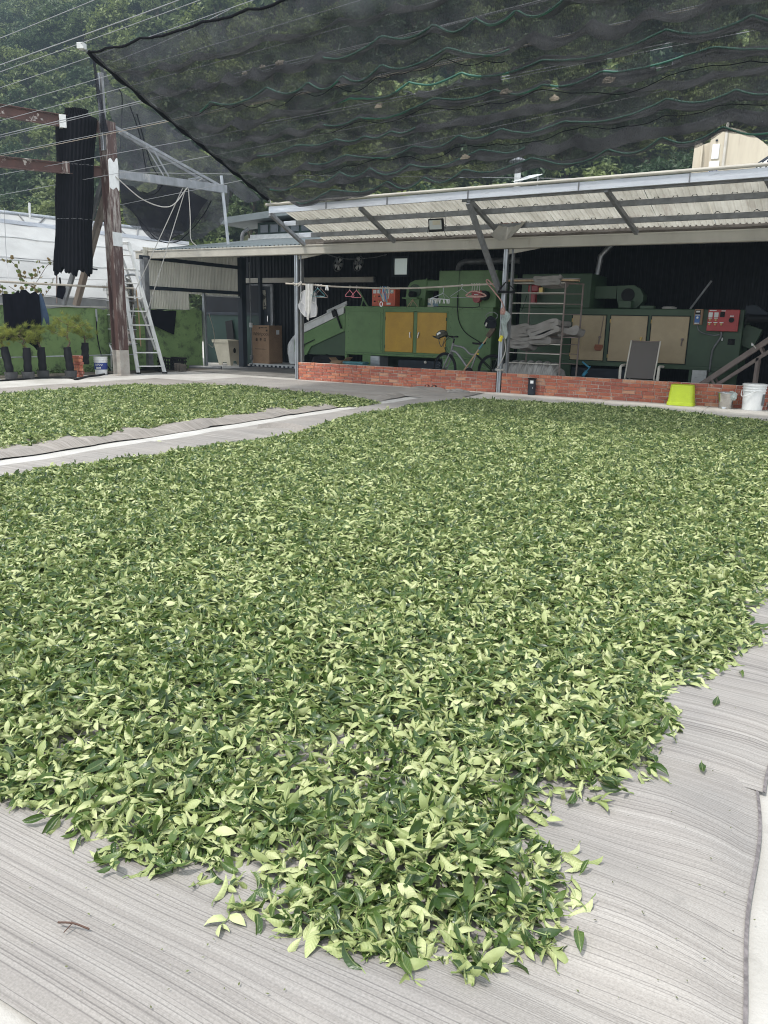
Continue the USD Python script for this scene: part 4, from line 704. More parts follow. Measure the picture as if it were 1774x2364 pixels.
GL_ = {'ka': [[(0.1, 0.72), (0.85, 0.72), (0.8, 0.1), (0.62, 0.14)], [(0.48, 0.98), (0.42, 0.5), (0.1, 0.02)]], 'ma': [[(0.08, 0.82), (0.9, 0.82), (0.5, 0.35)], [(0.3, 0.5), (0.66, 0.08)]],
       'shi': [[(0.15, 0.9), (0.36, 0.78)], [(0.08, 0.6), (0.3, 0.48)], [(0.12, 0.08), (0.5, 0.22), (0.9, 0.75)]], 'n': [[(0.12, 0.82), (0.36, 0.66)], [(0.12, 0.1), (0.5, 0.22), (0.9, 0.7)]],
       'ta': [[(0.5, 1), (0.5, 0.1)], [(0.15, 0.8), (0.85, 0.8)], [(0.2, 0.58), (0.8, 0.58), (0.8, 0.3), (0.2, 0.3), (0.2, 0.58)], [(0.1, 0.05), (0.9, 0.05)]], 'kou': [[(0.2, 0.1), (0.2, 0.85), (0.8, 0.85), (0.8, 0.1), (0.2, 0.1)]],
       'shi4': [[(0.5, 1), (0.5, 0.82)], [(0.1, 0.82), (0.9, 0.82)], [(0.2, 0.6), (0.2, 0.2)], [(0.2, 0.6), (0.8, 0.6), (0.8, 0.22)], [(0.5, 0.82), (0.5, 0.0)]]}
lt = MB()
for i, gname in enumerate(('ta', 'shi4', 'kou')): strokes(lt, GL_[gname], (-3.58 + i * 0.14, 2.998, 0.70), 0.085)
part(cbx, 'characters', lt, 'ink_brown')
pt = MB().box(-3.46, -3.42, 2.9965, 2.999, 1.03, 1.07)
for i in range(6): pt.box(-3.43 + i * 0.045, -3.40 + i * 0.045, 2.9965, 2.999, 1.045, 1.075, 0.001)
pt.box(-3.22, -3.16, 2.9965, 2.999, 0.96, 1.01)
for i in range(9): pt.box(-3.60 + i * 0.04, -3.57 + i * 0.04, 2.9965, 2.999, 0.48, 0.495, 0.001)
part(cbx, 'small_print', pt, 'ink_brown'); part(cbx, 'label_sheet', MB().box(-3.118, -3.115, 3.32, 3.46, 0.88, 1.0), 'plastic_white')
tub = thing('plastic_tub', 'cream plastic wash tub on its side inside the doorway', 'tub', (-4.6, 3.0, 0))
Rt = Rx(0.0)
v = np.array([(-4.86, 2.95, 0.0), (-4.34, 2.95, 0.0), (-4.34, 3.35, 0.0), (-4.86, 3.35, 0.0), (-5.02, 2.9, 0.66), (-4.36, 2.9, 0.68), (-4.36, 3.45, 0.68), (-5.02, 3.45, 0.66)])
part(tub, 'front', MB().prism([(-4.84, 0.0), (-4.74, 0.0), (-4.71, 0.08), (-4.56, 0.08), (-4.53, 0.0), (-4.44, 0.0), (-4.50, 0.62), (-5.02, 0.62)], 0.02, (0, 2.92, 0)), 'plastic_cream')
part(tub, 'side', MB().prism([(2.92, 0.0), (3.02, 0.0), (3.06, 0.12), (3.20, 0.12), (3.24, 0.0), (3.34, 0.0), (3.40, 0.62), (2.92, 0.62)], 0.02, (-4.44, 0, 0), ((0, 1, 0), (-0.1, 0, 1), (1, 0, 0))), 'plastic_cream')
part(tub, 'rim', MB().prism([(-5.06, 0.62), (-4.47, 0.62), (-4.47, 0.69), (-5.07, 0.70)], 0.52, (0, 2.90, 0)), 'plastic_cream')
part(tub, 'hand_hole', MB().prism(affinity.scale(Point(3.15, 0.40).buffer(0.07), 0.8, 1.1), 0.006, (-4.46, 0, 0), ((0, 1, 0), (0, 0, 1), (1, 0, 0))), 'black_rubber')
def bag_mesh(c, sx, sy, sz, seed, k=0.16):
    t = trimesh.creation.icosphere(3); v = np.array(t.vertices); q = _fbm(v[:, :2] * 2.3 + v[:, 2:] * 1.7 + seed) - 0.5; q2 = _fbm(v[:, 1:] * 5 + seed) - 0.5
    v = v * (1 + k * 2 * q + k * q2)[:, None]; v[:, 2] = np.maximum(v[:, 2], -0.72); return MB().add(v * np.array([sx, sy, sz]) + np.asarray(c, float), np.array(t.faces))
solo('plastic_bag', bag_mesh((-2.45, 3.3, 0.42), 0.24, 0.2, 0.42, 2), 'plastic_white', 'white plastic carrier bag standing beside the brown carton', 'bag', smooth=True)
solo('foil_sheet', bag_mesh((-0.55, KF + 0.15, 0.2), 0.55, 0.3, 0.28, 4, 0.3), 'black_bag', 'crumpled dark plastic sheeting under the sloping feed conveyor', 'sheet', smooth=40)
ob = thing('open_carton', 'opened brown carton with flaps up below the green dryer', 'carton', (0.1, 1.55, 0))
part(ob, 'carton', MB().box(-0.12, 0.22, 1.5, 1.8, 0.02, 0.36), 'cardboard'); part(ob, 'flap', MB().box(-0.22, -0.10, 1.5, 1.8, 0.36, 0.368, R=Ry(0.7), at=(-0.12, 1.6, 0.36)), 'cardboard'); part(ob, 'flap', MB().box(-0.10, 0.20, 1.38, 1.5, 0.36, 0.368, R=Rx(0.5), at=(0, 1.5, 0.36)), 'cardboard'); part(ob, 'flap', MB().box(0.22, 0.34, 1.5, 1.8, 0.36, 0.368, R=Ry(-0.8), at=(0.22, 1.6, 0.36)), 'cardboard')
solo('teal_tray', MB().box(0.22, 0.78, 1.45, 1.75, 0.31, 0.36, 0.015).box(0.25, 0.75, 1.48, 1.72, 0.02, 0.31), 'teal_plastic', 'shallow teal plastic crate top showing over the wall below the dryer panel', 'crate')
fcl = MB().box(1.98, 2.26, KF + 0.3, KF + 0.5, 1.626, 1.82); solo('printed_box', fcl, 'paper_print', 'printed paper box on top of the dryer beside the fan', 'box')
solo('wire_stand', MB().bar((1.60, KF + 0.04, 1.63), (1.73, KF + 0.04, 1.79), 0.012).bar((1.86, KF + 0.04, 1.63), (1.71, KF + 0.04, 1.79), 0.012).bar((1.66, KF + 0.06, 1.63), (1.73, KF + 0.06, 1.79), 0.012), 'wood_pale', 'small crossed wooden stand on the dryer in front of the fan', 'stand')
solo('rag', bag_mesh((7.28, KF + 0.2, 1.655), 0.14, 0.1, 0.035, 6), 'rope_white', 'crumpled pale rag on top of the right dryer', 'rag', smooth=True)
# dust pan hanging on the first beige door
dp = thing('dustpan', 'brown plastic dustpan hanging by a cord on a beige door', 'dustpan', (6.04, KF - 0.05, 0.8))
part(dp, 'pan', MB().prism([(5.97, 0.92), (6.12, 0.92), (6.13, 0.87), (6.09, 0.80), (5.99, 0.80), (5.955, 0.85)], 0.03, (0, KF - 0.07, 0)), 'terracotta'); part(dp, 'cord', MB().tube([(6.04, KF - 0.05, 0.92), (6.055, KF - 0.05, 1.05), (6.09, KF - 0.045, 1.48)], 0.006, 4), 'brown_steel')
# folding lounge chair
lc = thing('mesh_lounge_chair', 'grey mesh lounge chair seen from behind over the brick wall', 'chair', (7.13, 1.0, 0))
P = np.array([[(x, 1.0 + 0.28 * (1.03 - z) / 0.7 * -1 + 0.03 * math.sin((x - 6.88) / 0.49 * PI), z) for z in np.linspace(0.36, 1.03, 8)] for x in np.linspace(6.885, 7.375, 8)])
part(lc, 'back_sling', MB().sheet(P).sheet(P[:, ::-1] + [0, 0.008, 0]), 'chair_mesh', smooth=True)
P = np.array([[(x, y, 0.36 + 0.02 * abs(y - 1.1) - 0.03 * math.sin((x - 6.88) / 0.49 * PI)) for y in np.linspace(0.72, 1.35, 6)] for x in np.linspace(6.885, 7.375, 6)])
part(lc, 'seat_sling', MB().sheet(P), 'chair_mesh', smooth=True)
for x in (6.87, 7.39):
    part(lc, 'back_tube', MB().tube([(x, 0.72, 0.34), (x, 1.0, 1.035)], 0.013, 8), 'chair_frame'); part(lc, 'leg', MB().tube([(x, 0.68, 0.02), (x, 1.25, 0.36)], 0.014, 8), 'chair_frame'); part(lc, 'leg', MB().tube([(x, 1.42, 0.02), (x, 0.80, 0.36)], 0.014, 8), 'chair_frame')
    s = 1 if x > 7 else -1; part(lc, 'armrest', MB().tube(curve([(x + s * 0.07, 0.66, 0.22), (x + s * 0.08, 0.66, 0.50), (x + s * 0.075, 0.70, 0.57), (x + s * 0.07, 0.85, 0.585), (x + s * 0.07, 1.15, 0.57)], 6), 0.026, 8), 'chair_frame', smooth=True)
part(lc, 'top_tube', MB().tube(curve([(6.87, 1.0, 1.03), (7.13, 1.012, 1.02), (7.39, 1.0, 1.03)], 5), 0.010, 6), 'brown_steel')
solo('blue_hand_pump', MB().tube([(5.86, 1.6, 0.30), (5.93, 1.6, 0.40)], 0.035, 10).tube([(5.93, 1.6, 0.40), (6.0, 1.6, 0.50)], 0.012, 6).tube([(5.98, 1.6, 0.47), (5.83, 1.6, 0.58)], 0.018, 6), 'blue_grip', 'bright blue tool handle just showing over the wall left of the chair', 'tool', smooth=40)
# rack with folded mats
rk = thing('steel_rack', 'tall thin steel rack of rails holding folded woven mats', 'rack', (5.2, 0.9, 0))
for x, y in ((4.62, 0.62), (5.66, 0.62), (5.86, 1.10), (4.82, 1.10)): part(rk, 'upright', MB().bar((x, y, 0.02), (x, y, 2.06), 0.028), 'brown_steel')
for z in (2.05, 1.87, 1.68, 1.49, 0.92, 0.74, 0.55):
    part(rk, 'rail', MB().tube([(4.6, 0.62, z), (5.66, 0.62, z)], 0.009, 6), 'chair_frame'); part(rk, 'rail', MB().tube([(4.8, 1.10, z), (5.88, 1.10, z)], 0.009, 6), 'brown_steel')
for z in (1.12, 2.05): part(rk, 'cross_bar', MB().bar((5.66, 0.62, z), (5.86, 1.10, z), 0.024), 'brown_steel'); part(rk, 'cross_bar', MB().bar((4.62, 0.62, z), (4.82, 1.10, z), 0.024), 'brown_steel')
part(rk, 'shelf_bars', MB().tube([(4.6, 0.7, 1.06), (5.9, 0.7, 1.06)], 0.01, 6).tube([(4.6, 0.9, 1.06), (5.9, 0.9, 1.06)], 0.01, 6), 'brown_steel')
ib = thing('ironing_board', 'long rounded board lying flat on top of the rack', 'board', (5.1, 0.8, 2.07))
part(ib, 'board', MB().prism(Polygon(curve([(4.46, 0.80), (4.6, 0.68), (5.2, 0.64), (5.76, 0.66), (5.86, 0.8), (5.76, 0.94), (5.2, 0.98), (4.6, 0.92), (4.46, 0.80)], 6)), 0.03, (0, 0, 2.085), ((1, 0, 0), (0, 1, 0), (0, 0, 1))), 'wood_pale'); part(ib, 'cover', MB().prism(Polygon(curve([(4.46, 0.80), (4.6, 0.68), (5.2, 0.64), (5.76, 0.66), (5.86, 0.8), (5.76, 0.94), (5.2, 0.98), (4.6, 0.92), (4.46, 0.80)], 6)).buffer(0.012), 0.02, (0, 0, 2.117), ((1, 0, 0), (0, 1, 0), (0, 0, 1))), 'mat_stack')
def fold_mat(w, h, turns, seed):
    """Section of a folded mat: one long strip zig-zagging and rolled; returns a polygon in (u, w)."""
    R_ = random.Random(seed); pts = []
    n = turns; y = -h / 2
    for i in range(n):
        s = 1 if i % 2 == 0 else -1; ww = w / 2 * (1 - 0.12 * abs(i - n / 2) / n - R_.uniform(0, 0.10)); sag = R_.uniform(-0.2, 0.35) * h / n
        pts += [(-s * ww, y + sag * 0.3), (0, y - sag + R_.uniform(-1, 1) * 0.004), (s * ww, y + sag * 0.5)]; y += h / n * 0.98
        pts.append((s * (ww + 0.35 * h / n), y - 0.5 * h / n))
    c = curve(pts, 5); return LineString(c).buffer(h / n * 0.47, quad_segs=3).simplify(0.001)
def mat_roll(name, label, x0, x1, y, z, w, h, turns, seed, m_='mat_stack', along='y', L=0.55, tilt=0.0):
    pg = fold_mat(w, h, turns, seed); mb = MB(); c, s = math.cos(tilt), math.sin(tilt)
    def wp(v):
        v = v.copy(); t = v[:, 2] / L; v[:, 1] = v[:, 1] * (1 - 0.18 * t) + 0.02 * np.sin(v[:, 0] * 9 + t * 5) - 0.05 * t * t; v[:, 0] = v[:, 0] * (1 + 0.08 * t) + 0.03 * t; return v
    mb.prism(pg, L, ((x0 + x1) / 2, y, z), ((c, 0, s), (-s, 0, c), (0, 1, 0)), size=0.12, warp=wp)
    v, f = mb.get(); return solo(name, mb, m_, label, 'folded mat', smooth=40, uv=None)
M('mat_fold', (0.30, 0.285, 0.265), (0.225, 0.21, 0.195), scale=4.0, rough=0.9, detail=4, lo=0.35, hi=0.65, spec=0.1)
M('mat_fold_pale', (0.40, 0.385, 0.36), (0.22, 0.21, 0.20), scale=1.0, rough=0.9, sc3=(38.0, 3.0, 3.0), detail=3, lo=0.38, hi=0.60, spec=0.2)
mat_roll('folded_mat', 'grey woven mat folded in a thick roll at the left of the middle shelf', 4.46, 5.0, 0.55, 1.19, 0.50, 0.25, 4, 3, 'mat_fold', L=0.6)
mat_roll('folded_mat', 'grey woven mat folded flat at the right of the middle shelf', 5.0, 5.62, 0.50, 1.24, 0.56, 0.27, 4, 8, 'mat_fold', L=0.65, tilt=0.22)
mat_roll('folded_mat', 'lower grey mat squeezed under the other two on the middle shelf', 4.60, 5.5, 0.56, 1.03, 0.80, 0.15, 2, 5, 'mat_fold', L=0.55)
mat_roll('folded_mat', 'end of a grey mat bulging past the right upright of the rack', 5.55, 5.90, 0.72, 1.22, 0.34, 0.17, 2, 15, 'mat_fold', L=0.3)
mat_roll('folded_mat', 'loose flap of grey mat drooping below the middle shelf', 4.62, 5.05, 0.54, 0.93, 0.36, 0.13, 2, 19, 'mat_fold', L=0.4, tilt=-0.12)
mat_roll('folded_mat', 'small folded grey mat on top of the flat board on the rack', 5.06, 5.56, 0.56, 2.12, 0.46, 0.17, 3, 11, 'mat_fold', L=0.4, tilt=-0.08)
P = []
for t in np.linspace(0, 1, 60):
    row = []
    for s in np.linspace(-1, 1, 14):
        hgt = 0.33 * (1 - abs(s) ** 3) * (1 - (2 * abs(t - 0.45)) ** 6) ** 0.5 if abs(t - 0.45) < 0.499 else 0.02
        row.append((4.48 + 1.24 * t + 0.02 * math.sin(s * 4), 0.85 + 0.36 * s, 0.26 + hgt * (0.92 + 0.10 * math.sin(t * 48 + s * 1.2)) ))
    P.append(row)
solo('folded_mat', MB().sheet(np.array(P)).box(4.5, 5.68, 0.5, 1.2, 0.02, 0.27), 'mat_fold_pale', 'pale striped mat heaped on the lowest shelf just over the wall', 'folded mat', smooth=50)

# bicycle behind the wall
bk = thing('bicycle', 'silver and black mountain bike leaning behind the brick wall', 'bicycle', (3.6, 1.0, 0.02))
Yb = 0.95; FWc, RWc = np.array([3.10, Yb, 0.345]), np.array([4.17, Yb + 0.03, 0.345])
for c_, yaw in ((FWc, 0.35), (RWc, 0.0)):
    ax, ay = np.array([math.cos(yaw), -math.sin(yaw), 0.0]), UZ; nn = np.cross(ax, ay); cir = lambda r, n, o=0: np.array([c_ + ax * r * math.cos(a) + ay * r * math.sin(a) + nn * o for a in np.linspace(0, 2 * PI, n, endpoint=False)])
    w_ = part(bk, 'wheel', MB().tube(cir(0.312, 40), 0.026, 8, closed=True), 'black_rubber', smooth=True)
    part(w_, 'rim', MB().tube(cir(0.284, 40), 0.012, 6, closed=True), 'dark_paint'); sp_ = MB()
    for i in range(20):
        a = i * 2 * PI / 20; sp_.tube([c_ + nn * 0.025 * (-1) ** i, c_ + (ax * math.cos(a) + ay * math.sin(a)) * 0.284], 0.0016, 3, cap=False)
    part(w_, 'spokes', sp_, 'galv', kind='stuff'); part(w_, 'hub', MB().tube([c_ - nn * 0.05, c_ + nn * 0.05], 0.02, 8), 'galv_dull')
HT, HB, BB, SC, ST = np.array([3.27, Yb, 0.86]), np.array([3.23, Yb, 0.72]), np.array([3.68, Yb, 0.31]), np.array([3.80, Yb, 0.66]), np.array([3.87, Yb, 0.84])
part(bk, 'frame', MB().tube(curve([HT - [0, 0, 0.03], (3.5, Yb, 0.79), (3.66, Yb, 0.67), SC], 6), 0.021, 8).tube(curve([HB, (3.38, Yb, 0.66), BB], 6), 0.026, 8).tube([BB, SC], 0.018, 8).tube([HB - [0, 0, 0.03], HT + [0, 0, 0.02]], 0.025, 8), 'bike_silver', smooth=True)
for o in (-0.06, 0.06): part(bk, 'stay', MB().tube([BB + [0, o * 0.5, 0], RWc + [0, o, 0]], 0.011, 6).tube([SC + [0, o * 0.4, 0], RWc + [0, o, 0]], 0.011, 6), 'black_rubber')
fx = np.array([math.sin(0.35), math.cos(0.35), 0])
part(bk, 'fork', MB().tube([FWc + fx * 0.055, HB + fx * 0.055 - [0, 0, 0.08]], 0.018, 8).tube([FWc - fx * 0.055, HB - fx * 0.055 - [0, 0, 0.08]], 0.018, 8).tube(curve([HB + fx * 0.055 - [0, 0, 0.09], HB - [0, 0, 0.04], HB - fx * 0.055 - [0, 0, 0.09]], 5), 0.02, 8), 'bike_silver', smooth=True)
part(bk, 'stem', MB().tube([HT, HT + [0.02, 0, 0.10], HT + [-0.05, 0.0, 0.15]], 0.017, 8), 'black_rubber'); hb = HT + [-0.05, 0, 0.15]
br = np.array([math.cos(-0.75), math.sin(-0.75), 0]); part(bk, 'handlebar', MB().tube(curve([hb - br * 0.30 + [0, 0, 0.02], hb - br * 0.1, hb, hb + br * 0.1, hb + br * 0.30 + [0, 0, -0.01]], 4), 0.012, 8), 'black_rubber')
for s in (-1, 1): part(bk, 'grip', MB().tube([hb + br * s * 0.24, hb + br * s * 0.34], 0.018, 8), 'black_rubber'); part(bk, 'brake_lever', MB().tube(curve([hb + br * s * 0.12, hb + br * s * 0.16 + [0, -0.06, -0.03], hb + br * s * 0.24 + [0, -0.06, -0.04]], 4), 0.007, 5), 'galv_dull')
part(bk, 'saddle', MB().prism(Polygon(curve([(3.70, 0.0), (3.80, 0.03), (3.92, 0.07), (3.97, 0.06), (3.98, 0), (3.97, -0.06), (3.92, -0.07), (3.80, -0.03), (3.70, 0)], 4)), 0.04, (0, Yb, 0.86), ((1, 0, 0), (0, 1, 0), (0, 0, 1)), warp=lambda v: v + np.stack([0 * v[:, 0], 0 * v[:, 0], 0.25 * (v[:, 0] - 3.82) ** 2 * 3], 1)), 'black_rubber'); part(bk, 'seat_post', MB().tube([SC, ST + [0, 0, 0.03]], 0.014, 8), 'galv_dull')
part(bk, 'crank', MB().lathe([(0.085, -0.004), (0.085, 0.004), (0, 0.004)], BB - [0, 0.05, 0], 20, Rx(PI / 2)).bar(BB - [0, 0.06, 0], BB + [0.10, -0.06, -0.14], 0.02, 0.012), 'black_rubber'); part(bk, 'reflector', MB().box(3.83, 3.87, Yb - 0.05, Yb - 0.02, 0.66, 0.69), 'yellow')
part(bk, 'cables', MB().tube(curve([hb + br * 0.1, hb + [-0.12, -0.05, -0.12], HB + [-0.05, -0.02, -0.02]], 6), 0.004, 4).tube(curve([hb - br * 0.1, hb + [-0.16, -0.03, -0.18], HB + [-0.02, -0.03, -0.1]], 6), 0.004, 4), 'black_rubber')
cp = thing('camouflage_cap', 'camouflage cap with a white badge hung on the bicycle handlebar', 'cap', (3.04, 0.85, 1.0))
t = trimesh.creation.icosphere(3); v = np.array(t.vertices) * [0.135, 0.10, 0.105]; v[:, 2] = np.maximum(v[:, 2], -0.035); part(cp, 'crown', MB().add(v @ Ry(-0.35).T + [3.06, 0.82, 1.03], np.array(t.faces)), 'cloth_camo', smooth=True)
part(cp, 'brim', MB().prism(affinity.scale(Point(0, 0).buffer(0.1, quad_segs=6), 1.0, 0.8), 0.008, (2.95, 0.80, 0.975), ((0.9, 0, -0.35), (0, 1, 0), (0.35, 0, 0.9))), 'cloth_camo'); part(cp, 'badge', MB().box(2.99, 3.08, 0.712, 0.722, 1.045, 1.085, R=Ry(-0.5)), 'plastic_white'); part(cp, 'strap', MB().tube(curve([(3.0, 0.78, 0.98), (3.05, 0.77, 0.84), (3.09, 0.77, 0.80), (3.12, 0.78, 0.88), (3.14, 0.8, 0.98)], 5), 0.008, 5), 'cloth_camo')
bm = thing('broom', 'long broom with a brown and turquoise handle leaning on the post', 'broom', (4.0, 0.6, 0.3))
b0, b1 = np.array([3.58, 0.62, 0.20]), np.array([4.21, 0.50, 1.03]); part(bm, 'handle', MB().tube([b0, b0 + (b1 - b0) * 0.70], 0.016, 8), 'wood_pale'); part(bm, 'grip', MB().tube([b0 + (b1 - b0) * 0.70, b0 + (b1 - b0) * 0.84], 0.018, 8), 'teal_plastic'); part(bm, 'upper_handle', MB().tube([b0 + (b1 - b0) * 0.84, b1], 0.015, 8), 'wood_pale'); part(bm, 'bristles', MB().bar(b1, b1 + (b1 - b0) * 0.22, 0.05, 0.09), 'bark')

# ------------------------------------------------------------------ the washing pole between the posts and what hangs on it
pole = [(-0.25, -0.10, 2.03), (0.2, -0.10, 2.01), (1.23, -0.10, 1.955), (2.68, -0.10, 1.925), (4.15, -0.10, 1.985), (4.60, -0.10, 2.0)]
solo('washing_pole', MB().tube(curve(pole, 6), 0.017, 8), 'bamboo', 'bent pale washing pole strung between the shed posts', 'pole', smooth=True)
pz = lambda x: float(np.interp(x, [p[0] for p in pole], [p[2] for p in pole]))
solo('rope_knot', MB().tube(curve([(-0.11, -0.02, 2.05), (-0.06, -0.09, 2.04), (0.02, -0.12, 2.02), (0.06, -0.05, 1.98), (0.10, -0.13, 1.97), (0.17, -0.12, 2.03), (0.12, -0.08, 2.06), (0.04, -0.12, 2.0), (-0.02, -0.11, 1.99)], 6), 0.012, 6), 'rope_white', 'white rope knotted round the left shed post and the pole', 'rope', smooth=True)
def hanger(name, label, x, w, h, mat, tilt=0.0, group=None, wire=0.0045, bar=True, y=-0.10):
    z = pz(x); c, s = math.cos(tilt), math.sin(tilt); T = lambda u, q: (x + u * c, y + u * s, z + q)
    t = thing(name, label, 'hanger', (x, y, z), group)
    part(t, 'hook', MB().tube(curve([T(-0.02, -0.005), T(-0.008, 0.022), T(0.016, 0.02), T(0.016, -0.01), T(0, -0.035), T(0, -0.06)], 4), 0.004, 5), 'galv_bright' if mat != 'pink' else 'rope_white')
    pts = [T(0, -0.06), T(-w * 0.8, -h), T(-w, -h - 0.03)] + ([T(-w * 0.93, -h - 0.05), T(w * 0.93, -h - 0.05)] if bar else []) + [T(w, -h - 0.03), T(w * 0.8, -h), T(0, -0.06)]
    part(t, 'frame', MB().tube(pts, wire, 5), mat); return t
lb = thing('mesh_laundry_bag', 'white mesh laundry bag hanging from the pole at the left post', 'laundry bag', (0.33, -0.10, 1.5))
out = Polygon(curve([(0.17, 1.84), (0.30, 1.90), (0.50, 1.86), (0.54, 1.62), (0.58, 1.52), (0.53, 1.36), (0.26, 1.35), (0.10, 1.56), (0.16, 1.66)], 4))
part(lb, 'bag', MB().prism(out, 0.03, (0, -0.12, 0), size=0.05, warp=lambda v: v + np.stack([0 * v[:, 0], 0 * v[:, 0], 0.025 * np.sin(v[:, 0] * 40)], 1)), 'net_white', smooth=50); part(lb, 'seam', MB().tube([(x, -0.125, z) for x, z in list(out.exterior.coords)[::2]], 0.006, 5, closed=True).tube(curve([(0.16, -0.13, 1.66), (0.28, -0.13, 1.60), (0.42, -0.13, 1.66), (0.55, -0.13, 1.62)], 5), 0.006, 5), 'cloth_white')
solo('white_towel', MB().prism(Polygon([(0.315, 2.02), (0.50, 2.02), (0.49, 1.8), (0.44, 1.62), (0.42, 1.45), (0.36, 1.27), (0.33, 1.30), (0.34, 1.42), (0.30, 1.48), (0.31, 1.75)]), 0.02, (0, -0.155, 0), size=0.05, warp=lambda v: v + np.stack([0 * v[:, 0], 0 * v[:, 0], 0.018 * np.sin(v[:, 0] * 75) + 0.004 * np.sin(v[:, 1] * 21)], 1)), 'cloth_white', 'long white towel hung over the pole in front of the mesh bag', 'towel', smooth=50)
hanger('clothes_hanger', 'dark teal hanger crowded beside the white towel', 0.58, 0.15, 0.17, 'teal_plastic', 0.35, wire=0.007); hanger('clothes_hanger', 'dark grey hanger turned edge-on beside the white towel', 0.53, 0.14, 0.16, 'dark_paint', -0.8, wire=0.007); hanger('clothes_hanger', 'brownish hanger at the right of the cluster by the white towel', 0.66, 0.16, 0.19, 'brown_steel', 0.15, wire=0.006)
hanger('clothes_hanger', 'pink hanger, left one of the pair in the middle of the pole', 1.37, 0.095, 0.14, 'pink', 0.2, wire=0.007); hanger('clothes_hanger', 'pink hanger, right one of the pair in the middle of the pole', 1.53, 0.11, 0.15, 'pink', 0.1, wire=0.007)
hanger('clothes_hanger', 'empty grey wire hanger left of the red burner', 3.87, 0.22, 0.17, 'galv', 0.1); 
for i, (x, lab) in enumerate(((0.80, 'white clothes peg clipped on the pole, left of a close pair'), (0.84, 'white clothes peg clipped on the pole, right of a close pair'))): solo('clothes_peg', MB().box(x - 0.012, x + 0.012, -0.125, -0.10, pz(x) - 0.09, pz(x) + 0.012, R=Ry(0.15 - 0.3 * i)), 'plastic_white', lab, 'peg')
pd = thing('peg_dryer', 'round grey peg dryer dangling a row of pegs from the pole', 'peg dryer', (3.46, -0.1, 1.75))
part(pd, 'hook', MB().tube(curve([(3.49, -0.1, 1.95), (3.48, -0.1, 1.84), (3.38, -0.1, 1.79), (3.22, -0.12, 1.73)], 4), 0.006, 5).tube([(3.48, -0.1, 1.84), (3.62, -0.08, 1.73)], 0.003, 4).tube([(3.48, -0.1, 1.84), (3.52, -0.1, 1.73)], 0.003, 4), 'galv')
part(pd, 'rim', MB().tube([(3.42 + 0.20 * math.cos(a), -0.1 + 0.08 * math.sin(a), 1.725 - 0.01 * math.cos(a)) for a in np.linspace(0, 2 * PI, 24, endpoint=False)], 0.007, 5, closed=True), 'steel_white')
for i in range(14):
    a = i * 2 * PI / 14; part(pd, 'peg', MB().box(3.41 + 0.20 * math.cos(a), 3.425 + 0.20 * math.cos(a), -0.11 + 0.08 * math.sin(a), -0.09 + 0.08 * math.sin(a), 1.64, 1.72, R=Ry(rnd.uniform(-0.3, 0.3))), 'steel_white')
pg = thing('cord_bundle', 'tangle of blue and white cords hanging in front of the orange control box', 'cord', (2.15, -0.1, 1.7))
for i in range(5): part(pg, 'cord', MB().tube(curve([(2.10 + 0.04 * i, -0.1, 1.965), (2.09 + 0.05 * i + rnd.uniform(-.02, .02), -0.11, 1.86), (2.12 + 0.035 * i + rnd.uniform(-.03, .03), -0.10, 1.76), (2.16 + 0.03 * i, -0.11, 1.70 + rnd.uniform(-.05, .03)), (2.13 + 0.04 * i, -0.1, 1.80), (2.18 + 0.03 * i, -0.1, 1.95)], 5), 0.009, 5), ('teal_plastic', 'rope_white', 'panel_blue', 'teal_plastic', 'rope_white')[i])
part(pg, 'ring', MB().tube([(2.13 + 0.03 * math.cos(a), -0.12, 1.62 + 0.045 * math.sin(a)) for a in np.linspace(0, 2 * PI, 14, endpoint=False)], 0.008, 5, closed=True), 'plastic_white')
ph = thing('red_hanger_bundle', 'bundle of red hangers on white hooks in front of the burner', 'hanger', (4.15, -0.1, 1.85))
for i in range(4): part(ph, 'hook', MB().tube(curve([(4.05 + 0.05 * i, -0.1, 1.98), (4.07 + 0.05 * i, -0.1, 2.01), (4.085 + 0.05 * i, -0.1, 1.98), (4.08 + 0.05 * i, -0.1, 1.86)], 4), 0.006, 5), 'rope_white')
for i in range(3): part(ph, 'frame', MB().tube(curve([(3.97, -0.12, 1.80 - 0.005 * i), (4.08, -0.1 - 0.02 * i, 1.86), (4.2, -0.1 + 0.02 * i, 1.86), (4.35, -0.08, 1.80), (4.33, -0.09, 1.775), (4.16, -0.1, 1.76 + 0.01 * i), (3.98, -0.11, 1.775)], 4), 0.012, 6), 'rope_red')
# on the middle post
rh = thing('red_cord_loop', 'red striped cord looped from the pole end down the middle post', 'cord', (4.55, -0.1, 1.7))
part(rh, 'cord', MB().tube(curve([(4.60, -0.11, 1.90), (4.50, -0.12, 1.98), (4.40, -0.12, 2.07), (4.38, -0.12, 2.03), (4.55, -0.13, 1.85), (4.70, -0.13, 1.68), (4.76, -0.10, 1.52)], 6), 0.012, 6), 'rope_red', smooth=True)
bh = thing('black_hangers', 'black plastic hangers bunched where the strut meets the middle post', 'hanger', (4.77, -0.1, 1.9))
for i in range(4): part(bh, 'frame', MB().tube([(4.76, -0.13, 2.03), (4.64 + 0.012 * i, -0.14 - 0.01 * i, 1.90), (4.62, -0.14, 1.87 - 0.008 * i), (4.90 + 0.015 * i, -0.12, 1.86 - 0.008 * i), (4.93, -0.12, 1.89), (4.78, -0.13, 2.02)], 0.010, 5), 'black_rubber')
sn = thing('black_scoop_net', 'black hand net with a wire ring tied to the middle post', 'net', (4.5, -0.12, 1.3))
ring = [(4.39, -0.12, 1.42), (4.45, -0.15, 1.47), (4.56, -0.16, 1.49), (4.64, -0.15, 1.44), (4.60, -0.12, 1.37), (4.50, -0.10, 1.33), (4.42, -0.11, 1.37)]
